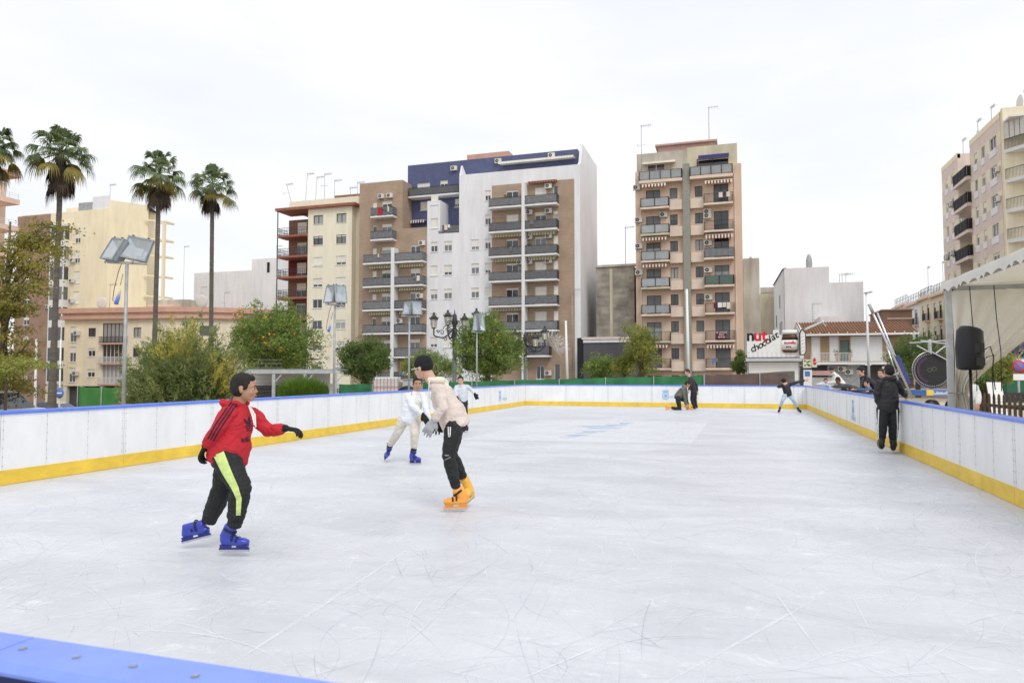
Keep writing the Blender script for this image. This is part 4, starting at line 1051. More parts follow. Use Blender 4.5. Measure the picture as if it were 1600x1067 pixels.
tree('orange_tree', 'big orange tree full of fruit, its crown rising above the flat roofed pergola', 428, 474, 604, 150, 36, 'leaf_orange', clumps=230, per=150, cr=.5, fruit=90, group=OG)
tree('orange_tree', 'dark green rounded tree left of the water tank, almost without fruit', 572, 522, 604, 92, 44, 'leaf_dark', clumps=130, per=150, cr=.45, fruit=0, group=OG)
tree('orange_tree', 'lower bushy orange tree directly behind the beige hooded skater', 672, 545, 606, 105, 52, 'leaf_orange', clumps=110, per=130, cr=.5, fruit=14, group=OG)
tree('orange_tree', 'round orange tree with a few oranges between the two ornate lamp posts', 762, 491, 602, 118, 42, 'leaf_orange', clumps=230, per=160, cr=.45, fruit=24, group=OG)
tree('orange_tree', 'small round green tree in front of the dark grey low building', 939, 556, 592, 58, 50, 'leaf_orange', clumps=70, per=130, cr=.42, fruit=4, group=OG)
tree('tree', 'yellow green tree in front of the orange tower', 1003, 500, 592, 64, 47, 'leaf_lime', clumps=110, per=110, cr=.38, hollow=.3, rough=.5)
tree('tree', 'lower yellow green sapling beside the small orange tree', 975, 545, 592, 36, 48, 'leaf_lime', clumps=50, per=100, cr=.36, hollow=.3)
tree('shrub', 'small dark shrub beside the chocolate kiosk', 1155, 545, 588, 22, 52, 'leaf_dark', clumps=40, per=110, cr=.3, cat='shrub')
tree('tree', 'bushy green tree behind the round trampoline', 1434, 523, 592, 95, 46, 'leaf_dark', clumps=140, per=130, cr=.5)
tree('tree', 'airy light green tree seen through the marquee', 1560, 548, 606, 78, 30, 'leaf_lime', clumps=70, per=90, cr=.28, hollow=.2, leaf=.09)
tree('shrub', 'dark clipped shrub under the loudspeaker', 1536, 585, 618, 34, 28, 'leaf_dark', clumps=40, per=90, cr=.25, cat='shrub')

# big mixed shrub on the left
def big_shrub():
    D = 21; p = at(288, HZ, D); g = gz(p.x, p.y)
    t = thing('oleander_shrub', 'large feathery shrub with yellowed shoots right of the nearest floodlight', 'shrub', (p.x, p.y, g))
    H_ = EYE+(HZ-518)*D/F_PX-g
    P = []; Dr = []; P2 = []; D2 = []
    for i in range(1500):
        v = rng.normal(size=3); v[2] = abs(v[2]); v /= np.linalg.norm(v); v[2] = v[2]**.6; k_ = .55+.5*rng.random()
        lump = 1+.10*math.sin(v[0]*7+1)+.08*math.sin(v[1]*9+v[2]*6)
        c = np.array([v[0]*1.72, v[1]*1.2, 0])*k_*lump; c[2] = (.1+v[2]*(H_-.15)*(.98 if c[0] > -1 else .85))*k_*lump*.97
        if rng.random() < .3: c[2] *= rng.random()
        yel = c[0] > -.1 and c[1] < .3 and c[2] > H_*.35 and math.sin(c[0]*4+1.2)+math.sin(c[2]*3.1+c[0]*2) > .75
        ax = np.array([v[0]*.8, v[1]*.8, .75]); ax /= np.linalg.norm(ax); n_ = 34; s_ = rng.random(n_)*.36
        pts = c+ax*s_[:, None]+rng.normal(size=(n_, 3))*.05; o = ax+rng.normal(size=(n_, 3))*.45; o /= np.linalg.norm(o, axis=1)[:, None]
        (P2 if yel else P).append(pts); (D2 if yel else Dr).append(o)
    leaves('crown', np.concatenate(P), .13, 'leaf_bush', t, .2, dirs=np.concatenate(Dr), jit=.35)
    leaves('yellow_shoots', np.concatenate(P2), .12, 'leaf_yellow', t, .2, dirs=np.concatenate(D2), jit=.35)
    b = MB()
    for i in range(9): x, y = rng.normal()*.4, rng.normal()*.3; b.loft([(x*.4, y*.4, -.2), (x*2, y*2, H_*.8)], [.035, .012], M['bark'], seg=6, cap=0)
    b.build('stems', t)
big_shrub()
def autumn():
    D = 25; p = at(5, HZ, D); g = gz(p.x, p.y); t = thing('plane_tree', 'autumn coloured tree with sparse layered branches at the left edge', 'tree', (p.x, p.y, g))
    px2m = D/F_PX; P = []; b = MB()
    z_ = lambda y: EYE+(HZ-y)*px2m-g
    b.loft([(0, 0, -.2), (.05, 0, 1.6), (-.05, 0, 4), (.1, 0, z_(345))], [.17, .14, .1, .03], M['bark'], seg=8, cap=0)
    for (x1, y1, n) in ((78, 420, 9), (70, 352, 6), (88, 448, 8), (40, 338, 9), (66, 385, 7), (60, 482, 6), (72, 560, 9), (40, 590, 8), (62, 530, 6), (20, 450, 8), (-40, 400, 9), (-50, 500, 9), (30, 510, 5), (10, 345, 8), (55, 440, 7), (25, 380, 9), (18, 545, 8), (-30, 570, 7), (44, 405, 7), (34, 470, 6)):
        X = (x1-5)*px2m*.95; Y = rng.normal()*.7; Z = z_(y1); Z0 = max(1.8, Z-1.2)
        b.loft([(0, 0, Z0-.4), (X*.5, Y*.5, (Z+Z0)/2), (X, Y, Z)], [.05, .035, .012], M['bark'], seg=6, cap=0)
        for j in range(n):
            s = .35+.65*rng.random(); c = np.array([X*s+rng.normal()*.2, Y*s+rng.normal()*.35, Z0-.4+(Z-Z0+.4)*s+rng.normal()*.14])
            q = rng.normal(size=(105, 3))*np.array([.25, .25, .085]); P.append(c+q)
    leaves('crown', np.concatenate(P), .085, 'leaf_autumn', t, .75)
    b.build('trunk', t)
    P = []; D = 23; 
    q0 = at(10, HZ, D); t2 = thing('small_tree', 'low bright yellow green tree under the autumn tree at the left edge', 'tree', (q0.x, q0.y, gz(q0.x, q0.y)))
    h = EYE+(HZ-558)*D/F_PX-gz(q0.x, q0.y)
    for i in range(46): c = np.array([rng.normal()*.55, rng.normal()*.5, h-.1-abs(rng.normal())*.2]); P.append(c+rng.normal(size=(110, 3))*np.array([.2, .2, .05]))
    leaves('crown', np.concatenate(P), .08, 'leaf_lime', t2, .5); b = MB(); b.loft([(0, 0, -.2), (0, 0, h-.1)], [.06, .03], M['bark'], seg=8, cap=0); b.build('trunk', t2)
autumn()
def grass_bush():
    D = 26; p = at(474, HZ, D); g = gz(p.x, p.y); t = thing('grassy_bush', 'bright green feathery bush in front of the pergola', 'bush', (p.x, p.y, g))
    H_ = EYE+(HZ-589)*D/F_PX-g; n = 9000; a = rng.random(n)*6.283; r = rng.random(n)**.5
    x = 1.05*r*np.cos(a); y = .6*r*np.sin(a); top = H_*(1-.25*r**2)*(.85+.2*rng.random(n)); z = top*(.3+.7*rng.random(n)**.5)
    d = np.stack([x*.25, y*.25, 1+0*x], 1)
    leaves('foliage', np.stack([x, y, z], 1), .22, 'leaf_grass', t, .06, dirs=d, jit=.16)
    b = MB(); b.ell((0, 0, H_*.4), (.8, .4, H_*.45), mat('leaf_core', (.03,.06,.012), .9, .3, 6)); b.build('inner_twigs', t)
grass_bush()

def palm(label, px, pyc, D, crown_px, base_px, seed, dead=1.0, lean=.3):
    r = np.random.default_rng(seed); top = at(px, pyc, D); bp = at(base_px, HZ, D); g = gz(bp.x, bp.y)
    t = thing('palm_tree', label, 'palm tree', (bp.x, bp.y, g), 0, 'tall palms along the left street')
    T = top-Vector((bp.x, bp.y, g)); R_ = crown_px*D/F_PX/2
    b = MB(); pts = []; rad = []
    n = 42
    for i in range(n+1):
        s = i/n; pts.append((T.x*s**1.3 if lean >= 0 else T.x*s**.7, T.y*s, T.z*s*1.0)); rad.append((.36-.17*min(1, s*2.2)**.8-.02*s)*.82*(1+.045*(i % 2))*(D/45)**.3)
    b.loft(pts, rad, M['palm_bark'], seg=12, cap=0); b.build('trunk', t)
    def frond(V, az, el, Lp, Lf, droop, mi, w=.024, nb=24, spread=1.3):
        d = Vector((math.cos(az)*math.cos(el), math.sin(az)*math.cos(el), math.sin(el)))
        b0 = T+Vector((0, 0, r.normal()*.15)); e = b0+d*Lp+Vector((0, 0, -.12*Lp*Lp*droop)); b0v = Vector(b0)
        V.bar(b0v, e, .045, .03, mi)
        d2 = (d+Vector((0, 0, -.25*droop))).normalized(); sd = d2.cross(UP); sd = sd.normalized() if sd.length > .01 else Vector((1, 0, 0)); up = sd.cross(d2)
        for k in range(nb):
            a = -spread+2*spread*k/(nb-1); L = Lf*(.72+.28*math.cos(a))*(.9+.2*r.random())
            q = d2*math.cos(a)+sd*math.sin(a)+up*(.12*math.cos(a*2)); q.normalize()
            m1 = e+q*L*.55+Vector((0, 0, -.05*droop*L)); m2 = e+q*L*.82+Vector((0, 0, -(.22+.1*r.random())*droop*L)); m3 = e+q*L*.95+Vector((0, 0, -(.5+.25*r.random())*droop*L))
            s_ = q.cross(up).normalized()*w*1.6 
            V.quad([e, m1-s_, m1+s_], mi); V.quad([m1-s_, m2-s_*.6, m2+s_*.6, m1+s_], mi); V.quad([m2-s_*.6, m3, m2+s_*.6], mi)
    G = MB(); O = MB(); Dd = MB()
    for i in range(36):
        s = i/36; el = R(84)-R(118)*s**.95+r.normal()*.08; az = i*2.4+r.normal()*.2
        old = s > .84
        frond(O if old else G, az, el, R_*.60*(.75+.45*r.random()), R_*.45*(.85+.3*r.random()), .8+.8*s, M['leaf_palm_old' if old else 'leaf_palm'])
    for i in range(int(20*dead)):
        frond(Dd, r.random()*6.28, R(-62)-R(20)*r.random(), R_*.45*r.random()+.35, R_*.5, 1.2, M['leaf_dead'], w=.035, nb=14, spread=.7)
    G.build('crown', t); O.build('yellowing_fronds', t); Dd.build('dead_fronds', t)
palm('tallest palm with dark dead fronds, its trunk left of the nearest floodlight', 96, 240, 40, 100, 82, 11, 1.2)
palm('middle palm with a full round crown and rusty skirt', 249, 272, 47, 86, 240, 12, .45)
palm('rightmost of the palms, slim with a curved trunk', 332, 290, 54, 76, 331, 13, .4, lean=-1)
palm('palm cut off by the left edge of the view, only part of its crown showing', -12, 232, 37, 84, -18, 14, .5)

# ------------------------------------------------------------------ floodlights
def lamp_glass():
    m = mat('lamp_glass', (.50,.56,.58), .12, .25, 3, spec=.8); return m
lamp_glass(); mat('reflector', (.72,.74,.76), .3, .1, 8, metal=.7); mat('flood_case', (.30,.33,.35), .5, .12, 5, metal=.3)
def floodlight(label, pole_px, top_py, D, X0, yaw, w=.62, tilt=15, head_h=.5, cable=True, roll=0):
    p = at(pole_px, HZ, D); g = gz(p.x, p.y); zt = EYE+(HZ-top_py)*D/F_PX
    t = thing('floodlight', label, 'floodlight', (p.x, p.y, g), PHI, 'floodlights on poles along the left barrier')
    h = zt-g; b = MB(); b.tube((0, 0, -.1), (0, 0, h), .045, M['galv_dull'], .035); b.build('pole', t)
    b = MB(); b.bar((-w*.75, 0, h+.02), (w*.75, 0, h-.02), .06, .05, M['galv_dull']); b.build('crossbar', t)
    for i, sx in enumerate((-1, 1)):
        yw = yaw[i]; Mx = Matrix.Translation((sx*w*.5+X0, -.02, h+.06)) @ Matrix.Rotation(R(roll), 4, 'Y') @ Matrix.Rotation(R(yw), 4, 'Z') @ Matrix.Rotation(R(-tilt), 4, 'X')
        f = lambda x, y, z: tuple(Mx @ Vector((x, y, z)))
        hw = w*.49
        def fr(b, x0, x1, y0, y1, z0, z1, m):
            i0 = len(b.v); bb = MB(); bb.box(x0, x1, y0, y1, z0, z1, m); b.v += [f(*v) for v in bb.v]; k = b.mi(m)
            for q in bb.f: b.f.append(tuple(i0+a for a in q)); b.m.append(k); b.sm.append(False)
        b = MB(); m = M['flood_case']
        # housing: hollow tapered back
        pf = [(-hw, -.03), (hw, -.03), (hw, .05), (hw*.6, .24), (-hw*.6, .24), (-hw, .05)]; i0 = len(b.v); H_ = head_h; k = b.mi(m)
        b.v += [f(x, y, .02+ (0 if y < .1 else .06)) for x, y in pf]+[f(x, y, H_ - (0 if y < .1 else .08)) for x, y in pf]; n = 6
        b.f += [tuple(i0+q for q in range(n))[::-1], tuple(i0+n+q for q in range(n))]+[(i0+q, i0+(q+1) % n, i0+n+(q+1) % n, i0+n+q) for q in range(1, n)]; b.m += [k]*(2+n-1); b.sm += [False]*(2+n-1)
        for (x0, x1, z0, z1) in ((-hw, hw, .0, .035), (-hw, hw, H_-.035, H_), (-hw, -hw+.03, .035, H_-.035), (hw-.03, hw, .035, H_-.035)): fr(b, x0, x1, -.05, -.02, z0, z1, m)
        for x in (-hw*.6, hw*.6): fr(b, x-.02, x+.02, -.06, .0, H_, H_+.02, M['dark_metal'])
        fr(b, -.02, .02, -.03, .0, -.08, 0, m)
        head = b.build('lamp_head', t)
        b = MB(); c = hw*.30
        A = [(-hw+.03, -.035, .035), (hw-.03, -.035, .035), (hw-.03, -.035, H_-.035), (-hw+.03, -.035, H_-.035)]; C = [(-c, .1, H_*.3), (c, .1, H_*.3), (c, .1, H_*.62), (-c, .1, H_*.62)]
        for q in range(4): q2 = (q+1) % 4; b.quad([f(A[q][0], -.028, A[q][2]), f(A[q2][0], -.028, A[q2][2]), f(*C[q2]), f(*C[q])], M['reflector'])
        b.quad([f(*v) for v in C], M['reflector']); b.build('reflector', head)
        g_ = bpy.data.materials.get('lens') or None
        if not g_:
            g_ = bpy.data.materials.new('lens'); g_.use_nodes = True; bs = g_.node_tree.nodes['Principled BSDF']; bs.inputs['Base Color'].default_value = (.42,.50,.54,1); bs.inputs['Roughness'].default_value = .08; bs.inputs['Alpha'].default_value = .35
        b = MB(); b.quad([f(*v) for v in A], g_); b.build('lens', head)
    if cable:
        b = MB(); P = [(-.10, -.02, h), (-.16, -.04, h-.2), (-.24, -.05, h-.6), (-.26, -.05, h-.82), (-.18, -.05, h-.88)]
        b.loft(P, [.008]*5, M['black_plastic'], seg=6, cap=0); b.loft([(-.05, -.06, h-.25), (-.10, -.06, h-.5)], [.006, .006], M['black_plastic'], seg=6, cap=0)
        b.build('cable', t)
        b = MB(); b.loft([(-.19, -.05, h-.9), (-.14, -.05, h-.74)], [.045, .04], M['rail_blue'], seg=8, cap=.3); b.loft([(-.14, -.05, h-.73), (-.10, -.055, h-.58)], [.035, .02], M['ac_white'], seg=8, cap=.3); b.build('plug', t)
floodlight('nearest and largest twin floodlight, in front of the big yellow block', 194, 410, 15, -.14, (-34, 4), .56, 18, .54, roll=11)
floodlight('second twin floodlight, in front of the cream block', 522, 476, 23, .0, (-30, 35), .42, 14, .62)
floodlight('third twin floodlight, in front of the brown brick wing', 639, 494, 28.4, .1, (-40, 35), .44, 12, .56, cable=False)
floodlight('smallest farthest floodlight at the crown of the round orange tree', 745, 519, 35, .1, (-40, 45), .36, 10, .9, cable=False)

# ------------------------------------------------------------------ ornate lamp posts
mat('lantern_glass', (.62,.60,.52), .25, .15, 4); mat('iron', (.05,.052,.056), .5, .2, 6, metal=.4); mat('post_grey', (.14,.145,.15), .6, .2, 4)
def lantern(parent, p, s=1):
    b = MB(); x, y, z = p; m = M['iron']
    b.loft([(x, y, z), (x, y, z+.06*s)], [.09*s, .15*s], m, seg=6, cap=0)
    b.loft([(x, y, z+.58*s), (x, y, z+.66*s), (x, y, z+.70*s), (x, y, z+.86*s), (x, y, z+.9*s)], [.27*s, .29*s, .21*s, .09*s, .06*s], m, seg=6, cap=0, smooth=False)
    b.loft([(x, y, z+.9*s), (x, y, z+.96*s), (x, y, z+1.02*s)], [.04*s, .09*s, .02*s], m, seg=6, cap=0)
    for k in range(6):
        a = k*math.pi/3; b.bar((x+.15*s*math.cos(a), y+.15*s*math.sin(a), z+.05*s), (x+.22*s*math.cos(a), y+.22*s*math.sin(a), z+.6*s), .018*s, .018*s, m)
        b.box(x+.27*s*math.cos(a)-.02, x+.27*s*math.cos(a)+.02, y+.27*s*math.sin(a)-.02, y+.27*s*math.sin(a)+.02, z+.64*s, z+.73*s, m)
    o = b.build('lantern', parent)
    b = MB(); b.loft([(x, y, z+.06*s), (x, y, z+.58*s)], [.135*s, .205*s], M['lantern_glass'], seg=6, cap=0, smooth=False); b.build('glass', o)
def ornate(label, px, py_top, D, arms, s=1.0):
    p = at(px, HZ, D); g = gz(p.x, p.y); h = EYE+(HZ-py_top)*D/F_PX-g
    t = thing('lamp_post', label, 'lamp post', (p.x, p.y, g), PHI, 'ornate iron lamp posts with lanterns')
    b = MB(); b.loft([(0,0,-.1),(0,0,.5),(0,0,.55),(0,0,h-2.4)], [.22,.2,.15,.13], M['post_grey'], seg=10, cap=0)
    b.loft([(0,0,h-2.4),(0,0,h-2.2),(0,0,h-1.2),(0,0,h-.9),(0,0,h-.4),(0,0,h-.3),(0,0,h)], [.14,.18,.12,.2,.14,.05,.01], M['iron'], seg=10, cap=0); b.build('column', t)
    for (dx, dz, dy) in arms:
        b = MB(); zb = h-1.7; zl = h+dz
        P = [(0, 0, zb+.5)]; 
        for i in range(1, 13):
            u = i/12; P.append((dx*u, dy*u, zb+.5-.75*math.sin(u*math.pi*.8)*abs(1)*(1 if u < .95 else 1)+(zl-zb-.5)*max(0, (u-.75)/.25)))
        P.append((dx, dy, zl)); b.loft(P, [.05]*len(P), M['iron'], seg=6, cap=0)
        for q, (fx, fz, rr) in enumerate(((.35, .35, .28), (.62, .1, .2), (.22, .75, .2), (.45, -.35, .16), (.8, .15, .12))):
            Q = []
            for i in range(15):
                a = i*.55; rad = rr*(1-i/17); Q.append((dx*fx+rad*math.cos(a)*(1 if dx > 0 else -1), dy*fx, zb+fz+rad*math.sin(a)))
            b.loft(Q, [.028]*len(Q), M['iron'], seg=5, cap=0)
        b.build('scroll_arm', t); lantern(t, (dx, dy, zl), s)
ornate('large iron lamp post with a ring of lanterns before the white block', 710, 483, 47, ((-1.35, -1.35, -.5), (-.55, -1.05, 1.0), (.62, -1.3, .8), (1.5, -1.05, -.3)), 1.08)
ornate('farther iron lamp post with lanterns in front of the brown balconies', 820.5, 515, 62, ((.9, -1.6, -.6), (1.75, -1.0, 0), (-.9, -1.2, .3)), 1.3)
# loose wire light decoration by the second lamp post
D = 58; b = MB(); m = M['frame_white']; c = at(870, 533, D); rr = random.Random(8)
for k in range(26):
    pts = []
    a0 = rr.uniform(0, 6.28)
    for i in range(8): a = a0+i*.5; pts.append(Vector((math.cos(a)*.9*rr.uniform(.1, .9)+.1*i-.3, .3*math.sin(a*2), math.sin(a)*.9*rr.uniform(.1, 1.0)+.2-.1*i)))
    b.loft(pts, [.012]*8, m, seg=4, cap=0)
t = tag(b.build('light_decoration', None, c), 'tangled white wire street light ornament beside the second lamp post', 'light ornament')
b = MB(); c2 = at(820.5, 520, 62)-c
b.bar((-2.6, 2.2, .9), (0, 0, .6), .03, .03, M['iron']); b.build('bracket', t)

def thin_pole(label, px, py0, py1, D, w=.1, top=0, name='pole', cat='pole', topper=None):
    p = at(px, HZ, D); q = at(top or px, py0, D); g = gz(p.x, p.y)
    t = thing(name, label, cat, (p.x, p.y, g), 0); b = MB(); T = q-Vector((p.x, p.y, g)); b.tube((0, 0, 0), (T.x, T.y, T.z), w, M['white_paint'], w*.7); b.build('shaft', t)
    if topper: b = MB(); topper(b, T); b.build('lamp_head', t)
    return t
thin_pole('bare white pole in front of the brown brick wall', 887, 501, 592, 55, .12, top=884)
thin_pole('tall white pole in front of the orange tower shaft', 1076, 452, 592, 50, .12, top=1073)
thin_pole('slim white street lamp right of the kiosk', 1358, 458, 592, 58, .11, top=1353.5, name='street_lamp', cat='street lamp', topper=lambda b, T: (b.bar((T.x-.15, T.y, T.z), (T.x+.45, T.y, T.z+.08), .28, .1, M['galv_dull']), 0))
thin_pole('slim white pole behind the parked cars', 57, 530, 640, 45, .09)
b_ = thin_pole('thin pole carrying a blue round sign near the parked cars', 95, 530, 640, 55, .08, name='sign_post', cat='sign post')
p = at(95, 614, 55); o = MB(); o.loft([(0, -.12, 0), (0, -.09, 0)], [.42, .42], M['blue_cloth'], seg=20, cap=0); o.box(-.25, .25, -.13, -.122, -.05, .05, M['white_paint']); so_ = o.build('sign_plate', b_); so_.location = p-Vector(b_.location)

# ------------------------------------------------------------------ fences, pergola, tank, trailers
mat('mesh_green', (.045,.20,.085), .9, .3, 1.2, bump=.4, bscale=6); mat('mesh_brown', (.15,.105,.095), .9, .2, 1.5, bump=.4, bscale=6); mat('mesh_grey', (.16,.15,.13), .9, .2, 1.5)
def mesh_fence(label, pts, m, top, name='mesh_fence', z0=None, wave=.04):
    a = pts[0]; t = thing(name, label, 'fence', (a[0], a[1], gz(a[0], a[1])))
    A = Vector((pts[0][0], pts[0][1], 0)); C = Vector((pts[1][0], pts[1][1], 0)); L = (C-A).length; n = max(2, int(L/.4)); d = (C-A)/n; nr = Vector((-d.y, d.x, 0)).normalized()
    b = MB(); g = gz(a[0], a[1]); P = []
    for i in range(n+1):
        zt = (top[0]+(top[1]-top[0])*i/n)-abs(math.sin(i*.9))*wave-g; o = d*i+nr*(math.sin(i*1.7)*.04); P.append((o.x, o.y, zt))
    for p, q in zip(P, P[1:]): b.quad([(p[0], p[1], 0), (q[0], q[1], 0), q, p], m, True); b.quad([(p[0]+nr.x*.01, p[1]+nr.y*.01, 0), (q[0]+nr.x*.01, q[1]+nr.y*.01, 0), (q[0]+nr.x*.01, q[1]+nr.y*.01, q[2]), (p[0]+nr.x*.01, p[1]+nr.y*.01, p[2])], m, True)
    b.build('mesh_screen', t)
    for i in range(0, n+1, 6):
        o = d*i-nr*.06; b = MB(); b.tube((o.x, o.y, 0), (o.x, o.y, P[i][2]+.03), .022, M['galv_dull'], seg=6); b.build('post', t)
    return t
zt = lambda y, D: EYE+(HZ-y)*D/F_PX
A = onY(738, 590, 35.5); C = onY(1100, 590, 35.5)
mesh_fence('green mesh fence right behind the far barrier', (A, C), M['mesh_green'], (zt(595, 38), zt(585.5, 36)))
A = onY(1100.5, 590, 35.5); C = onY(1232, 590, 35.5)
mesh_fence('brown mesh fence right behind the far barrier, beside the green one', (A, C), M['mesh_brown'], (zt(585.5, 36), zt(582, 35)))
A = onY(1168, 590, 37); C = onY(1242, 590, 37)
mesh_fence('taller grey netting draped behind the brown mesh fence', (A, C), M['mesh_grey'], (zt(583, 36), zt(578.5, 35)))
A = at(530, 600, 42); C = at(738, 600, 38); mesh_fence('low green mesh fence behind the water tank', (A, C), M['mesh_green'], (zt(600, 42), zt(595, 38)))
A = at(124, 600, 30); C = at(196, 600, 27); mesh_fence('bright green mesh screen below the low corner building', (A, C), mat('mesh_green2', (.06,.26,.055), .85, .2, 1.5, bump=.4, bscale=5), (zt(603.5, 30), zt(606, 27)))
def pergola():
    D = 27; p = at(455, HZ, D); g = gz(p.x, p.y); t = thing('pergola', 'flat roofed grey steel shelter below the fruiting orange tree', 'shelter', (p.x, p.y, g), PHI+R(6))
    k = D/F_PX; z1 = zt(578, D)-g; z0 = z1-.14; xa, xb = (378-455)*k, (527-455)*k
    b = MB(); b.box(xa, xb, -.3, 2.4, z1, z1+.035, M['galv_dull']); b.box(xa, xb, -.3, -.22, z0, z1-.003, M['galv']); b.build('roof', t)
    for px in (431, 478, 524):
        x = (px-455)*k; b = MB(); b.box(x-.06, x+.06, -.28, -.16, 0, z0-.003, M['galv']); b.bar((x+.06, -.22, z0-.3), (x+.3, -.22, z0-.02), .05, .05, M['galv']); b.build('post', t)
    b = MB(); b.box(xa+.1, xb-.6, 1.9, 1.95, z1-.62, z1-.1, M['white_paint']); b.build('back_panel', t)
    b = MB(); b.box(xa+.1, (428-455)*k, 1.5, 1.56, 0, z1-.62, mat('dark_tile', (.09,.085,.085), .7, .2, 5)); b.box((434-455)*k, (470-455)*k, 1.5, 1.56, 0, z1-.62, M['dark_tile'])
    for i in range(14): zz = .1+i*.16; b.box(xa+.1, (428-455)*k, 1.492, 1.4995, zz, zz+.012, M['seam'])
    b.build('tiled_screen', t)
    b = MB(); b.box((498-455)*k, (517-455)*k, .4, .9, 0, z1-.55, M['white_paint']); b.build('white_cabinet', t)
pergola()
def tank():
    D = 31; p = at(606, HZ, D); g = gz(p.x, p.y); k = D/F_PX; t = thing('water_tank', 'caged white and pink plastic water tank behind the left barrier', 'water tank', (p.x, p.y, g), PHI)
    z1 = zt(589, D)-g; xa, xb = (584-606)*k, (622-606)*k; b = MB(); m = mat('tank_plastic', (.78,.55,.52), .5, .1, 1, c2=(.85,.74,.70))
    b.box(xa, xb, 0, 1.0, z1-1.05, z1-.2, m); b.box(xa+.04, xb-.04, .04, .96, z1-.197, z1, M['white_paint']); b.box(xa, xb, 0, 1, 0, z1-1.06, M['galv_dull']); b.build('container', t)
    b = MB()
    for i in range(8): x = xa+(xb-xa)*i/7; b.bar((x, -.03, z1-1.05), (x, -.03, z1-.04), .022, .022, M['seam'])
    for i in range(4): z = z1-1.02+i*.3; b.bar((xa-.03, -.05, z), (xb+.03, -.05, z), .022, .022, M['seam'])
    b.build('cage', t)
    t = thing('trailer', 'small grey metal trailer right of the water tank', 'trailer', (p.x, p.y, g), PHI); xa, xb = (618-606)*k, (655-606)*k; z1 = zt(592, D)-g-.05
    b = MB(); b.box(xa+.3, xb, .1, 1.3, z1-1.0, z1, M['galv']); b.box(xa+.25, xb+.05, .05, 1.35, z1+.003, z1+.05, M['galv_dull']); b.build('body', t)
    b = MB(); b.loft([((xa+xb)/2, -.02, z1-.75), ((xa+xb)/2, .09, z1-.75)], [.5, .5], M['dark_metal'], seg=18, cap=0); b.loft([((xa+xb)/2, -.05, z1-.8), ((xa+xb)/2, .0, z1-.8)], [.36, .36], M['galv'], seg=18, cap=0); b.build('wheel_arch', t)
tank()

